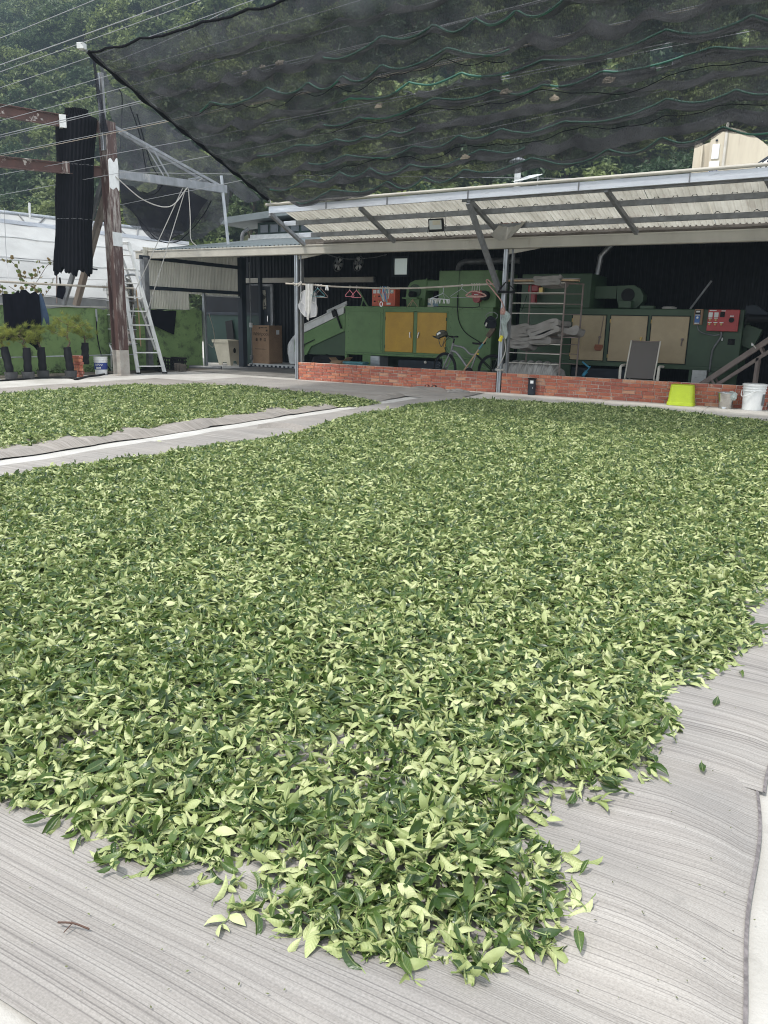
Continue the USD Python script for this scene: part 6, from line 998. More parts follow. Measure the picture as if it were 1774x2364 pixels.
shirt('black_shirt', 'long black shirt hung in the middle with a pointed hem', 20, 63, 0.22, [(-0.5, 0.0), (-0.40, 0.07), (-0.2, 0.08), (0.02, 0.0), (0.3, 0.05), (0.5, -0.03), (0.46, -0.5), (0.30, -1.02), (0.15, -1.12), (0.0, -1.05), (-0.45, -0.92)], 'cloth_black')
shirt('navy_shirt', 'faded navy shirt seen edge-on at the right of the washing', 50, 82, 0.22, [(-0.05, 0.0), (0.12, 0.03), (0.25, -0.1), (0.5, -0.45), (0.48, -0.62), (0.30, -0.60), (0.15, -0.45), (-0.1, -0.7), (-0.42, -1.0), (-0.5, -0.95), (-0.35, -0.55), (-0.15, -0.2)], 'cloth_navy', turn=0.5)
solo('dark_rag', MB().prism([(-0.10, 0.0), (0.08, 0.02), (0.06, -0.12), (-0.02, -0.28), (-0.16, -0.24)], 0.02, on_pole(u_of(122)) - UZ * 0.02, (pdv, UZ, np.cross(pdv, UZ))), 'cloth_black', 'small dark rag pegged on the washing pole', 'rag')
for i in range(5): p = on_pole(u_of(228 + i * 4)); solo('pole_clip', MB().bar(p + UZ * 0.04, p - UZ * 0.09, 0.016), 'steel_white', 'small white clips bunched on the washing pole near the tank', 'clip', group='clips on the bamboo pole')
vn = thing('grape_vine', 'straggling grape vine with yellowing leaves trained along wires above the wall', 'vine', onq(90, 620, -0.1)); vs = MB()
strands = [[(0, 600), (25, 603), (45, 625), (55, 650), (80, 655), (110, 612), (135, 600)], [(48, 637), (60, 640), (80, 640), (90, 620), (100, 612)], [(60, 655), (80, 665), (92, 675), (95, 690)], [(125, 640), (118, 660), (105, 680)], [(20, 660), (40, 672), (60, 670)], [(0, 655), (6, 670), (3, 685)]]
lp = []
for s in strands:
    c = curve([onq(x, y, -0.15 + 0.03 * (i % 3)) for i, (x, y) in enumerate(s)], 6); vs.tube(c, 0.006, 4)
    for k in range(3, len(c), 3): lp.append(c[k])
part(vn, 'stem', vs, 'bark'); lf = curve([(0, -1), (0.5, -0.75), (0.9, -0.1), (0.55, 0.2), (0.6, 0.7), (0.2, 0.55), (0, 1.0), (-0.2, 0.55), (-0.6, 0.7), (-0.55, 0.2), (-0.9, -0.1), (-0.5, -0.75)], 1)
for p in lp:
    for q_ in range(2):
        c = p + rng.normal(size=3) * 0.05; n_ = rng.normal(size=3) * 0.6 + QN; n_ /= np.linalg.norm(n_); a, b, _ = frame(n_, rng.normal(size=3)); s = rng.uniform(0.03, 0.062); k_ = len(lf)
        V = np.vstack([[c + n_ * 0.012], c + (a * lf[:, :1] + b * lf[:, 1:]) * s]); part(vn, 'leaf', (V, np.array([(0, 1 + i, 1 + (i + 1) % k_) for i in range(k_)])), 'vine_leaf')
part(vn, 'stake', MB().bar(onq(131, 700, 0.0), onq(131, 602, -0.05), 0.022), 'brown_steel'); part(vn, 'stake', MB().bar(onq(143, 690, 0.0), onq(138, 640, 0.0), 0.03), 'black_rubber')
for i, (x0, y0, x1, y1) in enumerate([(-40, 588, 140, 604), (-40, 640, 250, 646), (-40, 592, 132, 602)]): solo('trellis_wire', MB().tube([onq(x0, y0, -0.2), onq(x1, y1, -0.15)], 0.005, 4), 'wire', 'thin trellis wire above the green wall, ' + ('upper one', 'lower one', 'middle one')[i], 'wire')
solo('hanging_wire', MB().tube(curve([onq(10, 480, -0.1), onq(14, 580, -0.1), onq(20, 650, 0.3)], 5), 0.006, 4), 'wire', 'thin dark wire hanging down to the bamboo pole at the far left', 'wire')

# greenhouse beyond the wall
gh = thing('greenhouse', 'white film greenhouse with a railed ridge beyond the green wall', 'greenhouse', Q(0, 0, -4))
e0, e1 = onq(0, 512, -4.3), onq(300, 548, -4.3); ed = (e1 - e0); e0, e1 = e0 - ed * 1.5, e0 + ed * 1.55
lo0, lo1 = Q(-6.0, 1.72, -0.9), Q(4.6, 1.66, -0.9)
P = np.array([[(e0 + (e1 - e0) * t) * (1 - s) + (lo0 + (lo1 - lo0) * t) * s + UZ * (0.08 * math.sin(s * PI) + 0.012 * math.sin(t * 55 + 8 * s)) for s in np.linspace(0, 1, 16)] for t in np.linspace(0, 1, 80)])
for i in range(0, 79, 13): part(gh, 'film', MB().sheet(P[i:min(80, i + 14)][:, ::-1]), 'greenhouse_film', smooth=True)
part(gh, 'lower_film', MB().sheet(np.array([[Q(t, z, -0.92 + 0.01 * math.sin(t * 7)) for z in (0.9, 1.70)] for t in np.linspace(-6, 4.5, 40)])), 'grey_film', smooth=True)
for i, s in enumerate((0.3, 0.62)): part(gh, 'purlin', MB().tube([P[k, int(s * 15)] + [0.02, 0, 0.01] for k in range(0, 80, 3)], 0.014, 6), 'steel_white')
r0, r1 = onq(0, 489, -4.6), onq(300, 524, -4.6); rd = r1 - r0; part(gh, 'ridge_rail', MB().tube([r0 - rd * 1.4, r1 + rd * 0.5], 0.055, 10), 'galv', smooth=True); part(gh, 'gutter_rail', MB().bar(e0 + UZ * 0.03, e1 + UZ * 0.03, 0.12, 0.10), 'galv_bright')
u0 = e0 + UZ * 0.08; part(gh, 'vent_film', MB().sheet(np.array([[r0 - rd * 1.4 + (r1 + rd * 0.5 - r0 + rd * 1.4) * t + QN * -0.02, e0 + (e1 - e0) * t * 0.93 + UZ * 0.08] for t in np.linspace(0, 1, 12)])), 'greenhouse_film')
for i in range(12): t = 0.2 + i * 0.065; a = r0 - rd * 1.4 + (rd * 2.9) * t; b = e0 + (e1 - e0) * (t + (0.02 if i % 2 else -0.01)) + UZ * 0.08; part(gh, 'rail_post', MB().bar(a + QN * 0.03, b + QN * 0.04, 0.03), 'galv_dull')
part(gh, 'vent_pipe', MB().tube([onq(70, 520, -4.5), onq(68, 468, -4.5)], 0.03, 8), 'steel_white')

# pale tank house on the right behind the roof
th_ = thing('pale_tank_house', 'stained cream house with a curved gable rising behind the canopy at the right', 'building', (7.5, 12, 0))
TY = 12.0
part(th_, 'gable', MB().prism(Polygon([(6.33, 3.4), (6.33, 6.76)] + [tuple(p) for p in curve([(6.36, 6.80), (6.75, 6.99), (7.35, 6.78), (7.95, 6.34), (8.6, 5.6), (9.2, 4.6), (9.5, 3.4)], 6)]), 5.0, (0, TY, 0)), 'tank_beige', smooth=30)
part(th_, 'side_bay', MB().prism([(5.85, 3.4), (5.88, 6.72), (6.03, 6.72), (6.12, 6.60), (6.326, 6.66), (6.326, 3.4)], 4.0, (0, TY + 0.1, 0)), 'tank_beige')
part(th_, 'corner_post', MB().box(6.10, 6.14, TY - 0.03, TY + 0.098, 3.4, 6.6), 'tank_beige'); part(th_, 'pipe', MB().tube([(6.75, TY - 0.06, 3.4), (6.75, TY - 0.06, 7.10)], 0.04, 10), 'chair_frame', smooth=True)
part(th_, 'window', MB().box(6.40, 6.60, TY - 0.03, TY - 0.002, 6.16, 6.56), 'plastic_white'); part(th_, 'vent', MB().box(6.47, 6.53, TY - 0.03, TY - 0.002, 6.64, 6.69), 'dark_paint')
nb = part(th_, 'notice_board', MB().box(6.36, 6.64, TY - 0.03, TY - 0.002, 5.6, 6.10), 'plastic_white')
lt = MB()
for i, gname in enumerate(('ta', 'shi4', 'kou', 'ta')): strokes(lt, GL_[gname], (6.38 + i * 0.062, TY - 0.033, 5.80), 0.055)
part(nb, 'lettering', lt, 'blue_print')
wt = thing('ribbed_tank', 'ribbed pale water tank top peeping over the canopy at the far right', 'tank', (7.8, 10, 5.2)); wz = onp(1768, 372, (0, 10, 0), (0, 1, 0))
part(wt, 'shell', MB().lathe([(0.75, -1.2), (0.75, 0.0), (0.66, 0.25), (0.40, 0.42), (0, 0.48)], wz + [0.45, 0, -0.35], 32), 'plastic_white', smooth=40)
for i in range(10): a = -2.6 + i * 0.25; part(wt, 'rib', MB().tube([wz + np.array([0.45, 0, -0.35]) + np.array([r * math.cos(a), r * math.sin(a), z]) for r, z in ((0.765, -0.8), (0.765, 0.0), (0.675, 0.26), (0.41, 0.44))], 0.022, 5), 'dark_paint')

# ------------------------------------------------------------------ shade net over the yard and its wires
ND = np.array([0.990, -0.141, 0.0]); NB_ = np.array([0.38, -1.50, 3.50]); NA = np.array([0.38, -5.55, 4.87]); NX = NA - NB_; NN = np.cross(ND, NX); NN /= np.linalg.norm(NN)
if NN[2] < 0: NN = -NN
def on_net(x, y): return onp(x, y, NB_, NN)
def px_of(P):
    q = np.asarray(P) - EYE; z = q @ FWD; return PCX + FPX * (q @ RGT) / z, PCY - FPX * (q @ UPV) / z
ROWS, NT, NR = 9, 220, 9; TT = np.linspace(0, 12.5, NT); rowv = np.linspace(0, ROWS, ROWS * NR + 1)
_r9 = np.random.default_rng(21); per = _r9.uniform(0.62, 1.05, ROWS + 1); pha = _r9.uniform(0, 1, ROWS + 1); amp_ = _r9.uniform(0.07, 0.19, ROWS + 1); amp_[0] = 0.17; amp_[ROWS] = 0.05; per[ROWS] = 0.85
def net_pt(t, rv):
    t, rv = np.broadcast_arrays(np.asarray(t, float), np.asarray(rv, float)); i = np.minimum(rv.astype(int), ROWS - 1); f = rv - i
    def scal(k): tt = t + 0.22 * np.sin(t * 1.7 + k * 2.1); return amp_[k] * np.abs(np.sin(PI * (tt / per[k] + pha[k])))
    s = scal(i) * (1 - f) + scal(i + 1) * f; end = np.clip(t / 0.9, 0, 1) ** 0.7; tilt = (0.030 - 0.062 * rv / ROWS) * t
    n = _fbm(np.stack([t * 0.55, i * 3.7 + f * 0.4], -1)); belly = 4 * f * (1 - f) * (0.02 + 0.27 * n) * (0.08 + 0.92 * end); rough = 0.035 * (_fbm(np.stack([t * 3.5, rv * 2.2], -1)) - 0.5)
    skew = 0.11 * belly * 4
    p = NB_ + ND * t[..., None] + NX * (rv / ROWS)[..., None]; p = p + UZ * (tilt - s * 0.75 * (0.1 + 0.9 * end) - belly - rough)[..., None]; p = p + NX * (-skew * 0.12)[..., None]
    return p
T2, R2 = np.meshgrid(TT, rowv, indexing='ij'); P = net_pt(T2, R2)
UVN = np.stack([T2, R2 * 0.48], -1).reshape(-1, 2)
hx, hy = px_of(P[:-1, :-1] * 0.25 + P[1:, :-1] * 0.25 + P[:-1, 1:] * 0.25 + P[1:, 1:] * 0.25); keep = np.ones(hx.shape, bool)
HOLES = ((1000, 186, 92, 19, -0.20), (1088, 172, 36, 14, -0.1), (1533, 129, 36, 28, -0.25), (1408, 150, 15, 18, -0.5), (1170, 178, 12, 16, 0), (1282, 194, 9, 12, 0.3), (1712, 85, 16, 15, 0), (872, 214, 9, 10, 0), (1075, 335, 9, 9, 0))
for cx_, cy_, rx_, ry_, an in HOLES:
    u, v = (hx - cx_) * math.cos(an) + (hy - cy_) * math.sin(an), -(hx - cx_) * math.sin(an) + (hy - cy_) * math.cos(an); keep &= (u / rx_) ** 2 + (v / ry_) ** 2 > 1 + 0.35 * (np.sin(u * 0.21) + np.sin(v * 0.37 + u * 0.1)) * 0.5
ii, jj = np.nonzero(keep); m_ = P.shape[1]; Fq = np.stack([ii * m_ + jj, (ii + 1) * m_ + jj, (ii + 1) * m_ + jj + 1, ii * m_ + jj + 1], 1)
nt = thing('shade_net', 'large torn grey shade net strung on wires over the yard', 'shade net', NB_)
part(nt, 'net', (P.reshape(-1, 3), np.vstack([Fq[:, [0, 1, 2]], Fq[:, [0, 2, 3]]])), 'net_cloth', smooth=True, uv=UVN)
# hanging hems below the wires: a second thickness of net folded over each wire
for k in range(0, ROWS, 1):
    t_ = np.linspace(0, 12.5, 260); ln = net_pt(t_, np.full(260, k + 1e-6)); dr = np.clip(t_ / 0.8, 0.05, 1) * (0.02 + 0.085 * np.abs(np.sin(PI * (t_ / per[k] + pha[k]))) * _fbm(np.stack([t_ * 0.8, t_ * 0 + k], -1)) * 1.4)
    Pk = np.stack([ln + UZ * 0.01, ln - UZ * dr[:, None] * 0.5 - [0, 0.02, 0], ln - UZ * dr[:, None] - [0, 0.01, 0]], 1)
    vk, fk = MB().sheet(Pk).get(); ux, uy = px_of(vk[fk].mean(1)); okf = np.ones(len(fk), bool)
    for cx_, cy_, rx_, ry_, an in HOLES: okf &= ((ux - cx_) / (rx_ * 1.1)) ** 2 + ((uy - cy_) / (ry_ * 1.6)) ** 2 > 1
    part(nt, 'hem_fold', (vk, fk[okf]), 'net_cloth', smooth=True, uv=np.stack([np.repeat(t_, 3), np.tile([0, 0.1, 0.2], 260) + k], 1))
edge = net_pt(np.full(80, 0.0), np.linspace(0, ROWS, 80)); part(nt, 'edge_roll', MB().tube(edge + np.array([0, 0, 0.0]), 0.035 + 0.012 * np.sin(np.linspace(0, 60, 80)), 8), 'net_hem', smooth=True)
part(nt, 'edge_bar', MB().tube([NB_ + [-0.03, 0.1, -0.02], NA + [-0.03, -0.05, 0.03]], 0.022, 8), 'galv_dull')
up_ = net_pt(np.linspace(0, 12.5, 300), np.full(300, ROWS - 1e-6)); part(nt, 'upper_hem', MB().tube(up_, 0.016, 5), 'net_hem', smooth=True)
part(nt, 'end_bracket', MB().box(NA[0] - 0.10, NA[0] + 0.0, NA[1] - 0.12, NA[1] - 0.02, NA[2] + 0.02, NA[2] + 0.10, R=Rz(0.4)), 'steel_white'); part(nt, 'tie', MB().tube([NB_ + [0.02, 0.05, 0], (0.40, -1.42, 3.32)], 0.008, 5), 'rope_white')
for k, t0, t1 in ((0, 0.8, 9.2), (1, 0.5, 5.6), (2, 1.8, 9.0), (3, 1.0, 4.2), (4, 2.8, 9.0), (5, 3.4, 9.2), (6, 1.0, 6.2), (7, 3.8, 8.5)):
    t_ = np.linspace(t0, t1, int((t1 - t0) * 22)); ln = net_pt(t_, np.full(len(t_), k + 0.02)) - UZ * (0.035 + 0.03 * np.sin(t_ * 2.2))[:, None] + NX * 0.012
    part(nt, 'green_cord', MB().tube(ln, 0.013, 5), 'green_cord', smooth=True)
    if k in (2, 4, 6): part(nt, 'black_cord', MB().tube(net_pt(t_, np.full(len(t_), k + 0.45)) - UZ * (0.03 + 0.05 * np.abs(np.sin(t_ * 1.9)))[:, None], 0.004, 4), 'net_hem')
for x, y, s in ((800 * 1.0687 + 20, 214, 0.05), (1170, 178, 0.05), (1282, 194, 0.045), (645, 113, 0.05), (565, 138, 0.035), (605, 122, 0.03), (1075, 335, 0.05), (1408, 150, 0.06)):
    p = on_net(x, y) - UZ * 0.16; part(nt, 'ragged_patch', bag_mesh(p, s * 1.1, s * 0.25, s * 0.6, x, 0.9), 'wire_tan', smooth=40)

wires = [((0, 90), (217, 0)), ((0, 152), (412, 0)), ((0, 168), (461, 0)), ((0, 205), (585, 0)), ((0, 250), (835, 0)), ((0, 281), (900, 33)), ((0, 314), (900, 90)), ((0, 319), (900, 94)), ((0, 358), (900, 168)), ((0, 362), (900, 172)), ((0, 405), (900, 235)), ((0, 452), (900, 280)), ((260, 148), (530, 28)), ((300, 470), (900, 345)), ((874, 95), (1270, 0)), ((874, 235), (1774, 53)), ((874, 178), (1700, 0)), ((874, 182), (1690, 3)), ((300, 428), (1774, 405))]
for i, (a, b) in enumerate(wires):
    p, q = (onz(*a, 4.95), onz(*b, 4.95)) if i < 4 or i in (12,) else (on_net(*a), on_net(*b))
    if i == 18: p, q = bs + [0.1, 0.0, 0.0], np.array([13.0, -1.0, 3.05])
    elif i == 12: pass
    else:
        d = (q - p) / np.linalg.norm(q - p); p, q = p - d * 2.5, q + d * (6.0 if i < 14 else 3.0)
    m_ = (p + q) / 2 - UZ * 0.03
    solo('overhead_wire', MB().tube(curve([p, m_, q], 10) + UZ * 0.03, 0.0070 if i in (1, 6, 15) else 0.0050, 5), 'wire_tan' if i in (9, 17) else 'wire', 'thin grey wire running overhead across the yard to carry the net', 'wire', group='wires strung over the yard')

# curtain of net at the left end, dark swag, and a gathered bundle
def flat_net(name, label, cat, poly, y, mat, seed, amp=0.05, parent=None, size=0.14):
    q_ = (y - EYE[1]) / (-1.55 - EYE[1]); poly = [(EYE[0] + (a - EYE[0]) * q_, EYE[2] + (b - EYE[2]) * q_) for a, b in poly]
    mb = MB().prism(Polygon(poly), 0.004, (0, y, 0), size=size, warp=lambda v: v + np.stack([0 * v[:, 0], 0 * v[:, 0], amp * np.sin(v[:, 0] * 7 + 0.5 * v[:, 1] + seed) + amp * 0.8 * np.sin(v[:, 0] * 2.1 - v[:, 1] * 1.3)], 1)); v, f = mb.get()
    k = np.abs(np.cross(v[f[:, 1]] - v[f[:, 0]], v[f[:, 2]] - v[f[:, 0]])[:, 1]) > 1e-9
    fr = np.cross(v[f[:, 1]] - v[f[:, 0]], v[f[:, 2]] - v[f[:, 0]])[:, 1] < 0; f = f[k & fr]; t = trimesh.Trimesh(v, f, process=True)
    return part(parent, name, (np.array(t.vertices), np.array(t.faces)), mat, smooth=True, uv=np.array(t.vertices)[:, [0, 2]])
sc = thing('net_curtain', 'sheer grey net curtain hanging from the net edge beside the rusty column', 'net', (-2, -1.5, 3))
flat_net('curtain', None, None, [(-4.02, 6.45), (-3.55, 5.9), (-2.4, 5.25), (-0.9, 4.3), (0.27, 3.48), (-0.1, 3.45), (-0.56, 3.72), (-0.62, 3.35), (-0.85, 3.03), (-1.3, 2.85), (-1.94, 2.78), (-2.3, 2.83), (-2.62, 3.0), (-3.2, 3.12), (-3.49, 3.3), (-3.49, 5.18), (-3.75, 5.5)], 0.85, 'net_sheer', 0.0, 0.06, sc)
for s in ([(-3.1, 5.5), (-2.85, 4.9), (-2.72, 4.2)], [(-2.9, 5.3), (-2.6, 4.4), (-2.35, 4.05)], [(-3.45, 4.6), (-3.3, 5.6), (-3.4, 5.85)]): part(sc, 'fold_line', MB().tube(curve([EYE + (np.array([a, -1.55, b]) - EYE) * ((0.80 + 13.889) / (13.889 - 1.55)) for a, b in s], 5), 0.012, 5), 'net_hem')
sg = thing('black_swag', 'black net cloth slung in a dark pouch below the galvanised beam', 'net', (-2.2, -1.4, 3))
flat_net('cloth', None, None, [(-3.52, 4.02), (-3.2, 3.95), (-2.95, 3.82), (-2.7, 3.78), (-2.5, 3.85), (-2.38, 4.0), (-1.9, 3.85), (-1.45, 3.72), (-1.10, 3.56), (-1.32, 3.30), (-1.7, 3.0), (-2.1, 2.80), (-2.4, 2.83), (-2.62, 2.86), (-2.9, 3.08), (-3.2, 3.4), (-3.5, 3.62)], 0.70, 'net_dense', 1.0, 0.05, sg)
sgp = lambda L_: [EYE + (np.array(c_) - EYE) * ((0.66 + 13.889) / (13.889 - 1.42)) for c_ in L_]
part(sg, 'hem', MB().tube(curve(sgp([(-3.0, -1.42, 3.84), (-2.7, -1.42, 3.77), (-2.5, -1.42, 3.85), (-2.38, -1.42, 4.0)]), 5), 0.012, 5).tube(curve(sgp([(-1.10, -1.42, 3.56), (-1.32, -1.42, 3.30), (-1.7, -1.42, 3.0), (-2.1, -1.42, 2.80), (-2.62, -1.42, 2.86), (-3.0, -1.42, 3.18), (-3.5, -1.42, 3.62)]), 5), 0.012, 5), 'net_hem')
sd = thing('net_strip', 'narrow dark strip of net drooping from the net corner behind the post', 'net', (-4, -1.7, 5))
flat_net('strip', None, None, [(-4.16, 6.52), (-4.02, 6.45), (-3.86, 5.9), (-3.72, 5.3), (-3.66, 5.0), (-3.95, 5.05), (-3.98, 5.5)], -1.9, 'net_dense', 0.3, 0.05, sd)
bnd = thing('gathered_net', 'gathered black net hanging in tight pleats from the upper beam', 'net', (-4.1, -2.4, 2.2)); P = []
for z in np.linspace(0, 1, 40):
    zz = 5.32 - 3.15 * z; cxx, cyy = np.array([-3.86, -2.25]) + np.array([-0.32, -0.12]) * z; w_ = 0.385 * (1.0 - 0.06 * math.sin(z * 3)) * (0.55 if z < 0.03 else 1.0) + 0.012 * math.sin(z * 15); row = []
    for a in np.linspace(0, 2 * PI, 140):
        r = 1 + 0.075 * math.sin(a * 30 + 0.7 * math.sin(z * 4)) ; u, v_ = w_ * math.cos(a) * r, 0.17 * math.sin(a) * r
        drop = (0.05 * math.sin(a * 15) + 0.05 * math.sin(a * 6 + 1)) if z > 0.99 else 0
        row.append((cxx + u * HR[0] - v_ * HR[1], cyy + u * HR[1] + v_ * HR[0], zz + drop))
    P.append(row)
part(bnd, 'pleats', MB().sheet(np.array(P)), 'net_hem', smooth=True)
for z in (0.34, 0.68): i = int(z * 39); part(bnd, 'stitching', MB().tube([np.array(P[i][k]) * 1.0 + (np.array(P[i][k]) - np.array([np.mean([p[0] for p in P[i]]), np.mean([p[1] for p in P[i]]), P[i][k][2]])) * 0.015 for k in range(0, 140, 3)], 0.004, 3), 'galv_dull')

# ------------------------------------------------------------------ striped woven mats in rows on the concrete
NEAR = [-13.17, -11.73, -10.03, -8.34, -6.64, -4.93, -3.22, -1.52]
def ss_(x): x = np.clip(x, 0, 1); return x * x * (3 - 2 * x)
def mat_h(a, k):
    a, k = np.asarray(a, float), np.asarray(k, float); z = 0.012 + 0.010 * _fbm(np.stack([a * 1.1, k * 2.3], -1))
    fe = ss_((10.02 - a) / 0.30); ed = fe * ss_((a - 8.6) / 0.9) * ss_((-11.4 - k) / 0.5); w = k + 0.10 * np.sin(a * 3.1) + 0.14 * (_fbm(np.stack([a * 1.5, k * 1.0], -1)) - 0.5)
    z = z + ed * 0.032 * (0.5 + 0.5 * np.sin(w * 2 * PI / 0.42 + 0.6)) * (0.5 + _fbm(np.stack([a * 0.9, k * 1.3], -1)))
    z = z + fe * ss_((a - 9.1) / 0.5) * 0.014 * (0.5 + 0.5 * np.sin(w * 2 * PI / 0.55))
    z = z + ss_((a - 2.95) / 0.35) * ss_((3.85 - a) / 0.25) * (0.055 * np.maximum(0, _fbm(np.stack([a * 2.2, k * 2.6], -1)) - 0.42) * 3 + 0.008)
    z = z + ss_((4.75 - a) / 0.4) * ss_((a - 4.0) / 0.2) * 0.012 * (0.5 + 0.5 * np.sin(k * 5))
    return z
def make_mat(a0, a1, k0, k1, label, mat, idx, group, wav=0.02, ragged=0.012):
    dn = 0.6 if idx < 2 else 1.0; na, nk = max(12, int((a1 - a0) / (0.055 * dn))), max(8, int((k1 - k0) / (0.045 * dn))); A, K = np.meshgrid(np.linspace(0, 1, na), np.linspace(0, 1, nk), indexing='ij')
    ka = k0 + (k1 - k0) * K; a_l = a0 + wav * (np.sin(ka * 3.3 + idx) + 0.6 * np.sin(ka * 7.1)); a_r = a1 + wav * (np.sin(ka * 2.9 + idx * 2) + 0.5 * np.sin(ka * 8.3 + idx)); aa = a_l + (a_r - a_l) * A
    kk = ka + 0.014 * np.sin(aa * 1.3 + idx) + 0.003 * np.sin(aa * 5.1); z = mat_h(aa, kk) + 0.0035 * (idx % 3)
    fr = np.minimum(np.minimum(A, 1 - A) * (a1 - a0), np.minimum(K, 1 - K) * (k1 - k0)); z = 0.006 + 0.0035 * (idx % 3) + (z - 0.006 - 0.0035 * (idx % 3)) * (0.35 + 0.65 * ss_(fr / 0.09))
    P = np.stack([aa, kk, z], -1); uv = np.stack([aa + 3.7 * idx, ka + 11.3 * idx], -1).reshape(-1, 2)
    t = thing('woven_mat', label, 'mat', ((a0 + a1) / 2, (k0 + k1) / 2, 0), group); part(t, 'cloth', MB().sheet(P).get(), mat, smooth=True, uv=uv)
    e_ = P[-1] + [0, 0, 0.002]
    if idx < 10: part(t, 'hem', MB().sheet(np.stack([e_ + [-0.006, 0, 0.0015], e_ + [0.002, 0, 0.0]], 1)), 'mat_hem')
    if idx in (0, 1): f_ = P[int(na * 0.55):, -1] + [0, 0, 0.003]; part(t, 'frayed_edge', MB().sheet(np.stack([f_ + [0, -0.012, 0.0015], f_ + np.stack([0 * f_[:, 0], 0.006 + 0.006 * np.sin(np.arange(len(f_)) * 2.6), 0 * f_[:, 0]], 1)], 1)[:, ::-1]), 'cloth_white')
    return t
M('mat_hem', (0.22, 0.20, 0.20), (0.12, 0.11, 0.11), scale=60, rough=0.95, spec=0.1)
order = ['nearest striped mat, whose rippled right end lies at the lower right corner', 'second striped mat from the camera, under the right-hand edge of the near leaves', 'third striped mat from the camera, just showing at the right edge of the leaves']
for i in range(7):
    lab = order[i] if i < 3 else ('striped mat buried under the middle of the near leaf spread' if i < 6 else 'striped mat under the far edge of the near leaf spread')
    make_mat(4.06, 9.955 + [0, 0.03, -0.05, 0.06, 0.04, 0.0, 0.05][i], NEAR[i] - 0.04, NEAR[i + 1] + 0.05, lab, 'mat_grey', i, 'striped mats under the middle of the near leaves' if 3 <= i < 6 else None)
FARK = [-12.2, -10.5, -8.8, -7.1, -5.4, -3.7, -2.0, -0.42]
for i in range(7):
    lab = ['striped mat buried under the left leaf spread', 'brownish mat with a wrinkled edge beside the white concrete strip', 'grey striped mat before the shed, between the left leaves and the wall'][0 if i < 3 else (1 if i < 6 else 2)]
    make_mat(-2.35 if i < 6 else -1.2, 3.78 if i < 6 else 4.58, FARK[i] - 0.04, FARK[i + 1] + 0.05, lab, 'mat_brown' if i < 6 else 'mat_grey', i + 10, lab.replace('mat', 'mats', 1) if i < 6 else None, wav=0.03)

# ------------------------------------------------------------------ fresh tea leaves spread out to wither
def blade(W, fold, bend, twist, curl, n=7, seed=0, L=1.0):
    """A leaf of unit length: pointed ellipse, folded along the midrib, bent and twisted."""
    s = np.linspace(0, 1, n); w = 0.5 * W * np.sin(PI * s ** 0.86) ** 0.85; w[0] = 0.02; w[-1] = 0.004; R_ = np.random.default_rng(seed)
    ang = bend * (s - 0.4); dx = np.cos(ang); dz = np.sin(ang); x = np.concatenate([[0], np.cumsum((dx[1:] + dx[:-1]) / 2 / (n - 1))]); z = np.concatenate([[0], np.cumsum((dz[1:] + dz[:-1]) / 2 / (n - 1))])
    V = []
    for i in range(n):
        tw = twist * (s[i] - 0.5); nx, nz = -dz[i], dx[i]
        for side in (-1, -0.55, 0, 0.55, 1):
            y = w[i] * side * math.cos(fold * 0.7); h = abs(side) * w[i] * math.sin(fold) + curl * (abs(side) ** 2) * w[i] + (0.025 * math.sin(s[i] * 19 + seed + side) * abs(side) if 0 < i < n - 1 else 0)
            y2, h2 = y * math.cos(tw) - h * math.sin(tw), y * math.sin(tw) + h * math.cos(tw); V.append((x[i] + nx * h2, y2, z[i] + nz * h2))
    V = np.array(V) * L; F = []
    for i in range(n - 1):
        for j in range(4): a, b = i * 5 + j, (i + 1) * 5 + j; F += [(a, b, b + 1), (a, b + 1, a + 1)]
    return V, np.array(F)
KINDS = [(0.35, 0.50, 0.8, 0.5, 0.15), (0.32, 0.80, -1.0, -0.7, 0.25), (0.38, 0.35, 1.3, 0.4, -0.1), (0.30, 1.1, 1.3, 1.0, 0.15), (0.37, 0.65, -0.9, -1.1, 0.4), (0.34, -0.5, 1.5, 0.7, -0.15), (0.39, 0.32, -1.2, 0.5, 0.3), (0.31, 0.85, 1.6, -0.6, 0.25)]
LEAF_L = [0.058, 0.054, 0.062, 0.050, 0.057, 0.055, 0.047, 0.060]
def leaf_geo(k, n=7):
    V, F = blade(*KINDS[k], n=n, seed=k, L=LEAF_L[k]); V = V - [LEAF_L[k] * 0.45, 0, 0]; V[:, 2] -= np.percentile(V[:, 2], 30)
    st = MB().tube([V[2] + [0.002, 0, -0.0006], V[2] + [-0.005, 0, -0.001], V[2] + [-0.010, 0.002, 0]], 0.0011, 4); return (V, F), st
def sprig_geo(seed, n=5):
    R_ = np.random.default_rng(100 + seed); L = R_.uniform(0.035, 0.06); c = curve([(-L / 2, 0, 0), (0, R_.normal() * 0.006, 0.005), (L / 2, R_.normal() * 0.01, 0.010)], 4); st = MB().tube(c, np.linspace(0.0017, 0.001, len(c)), 4); V, F, o = [], [], 0
    for i in range(4 if seed % 2 else 3):
        k = int(R_.integers(8)); v, f = blade(*KINDS[k], n=n, seed=k, L=LEAF_L[k] * (0.9 if i < 2 else 0.7)); q = c[min(len(c) - 1, 2 + i * 3)]; yaw = (1 if i % 2 else -1) * R_.uniform(0.35, 1.1) if i < 3 else 0.0
        v = v @ Ry(-R_.uniform(0.0, 0.45)).T @ Rx(R_.uniform(-0.9, 0.9)).T @ Rz(yaw).T + q; V.append(v); F.append(f + o); o += len(v)
    return (np.vstack(V), np.vstack(F)), st
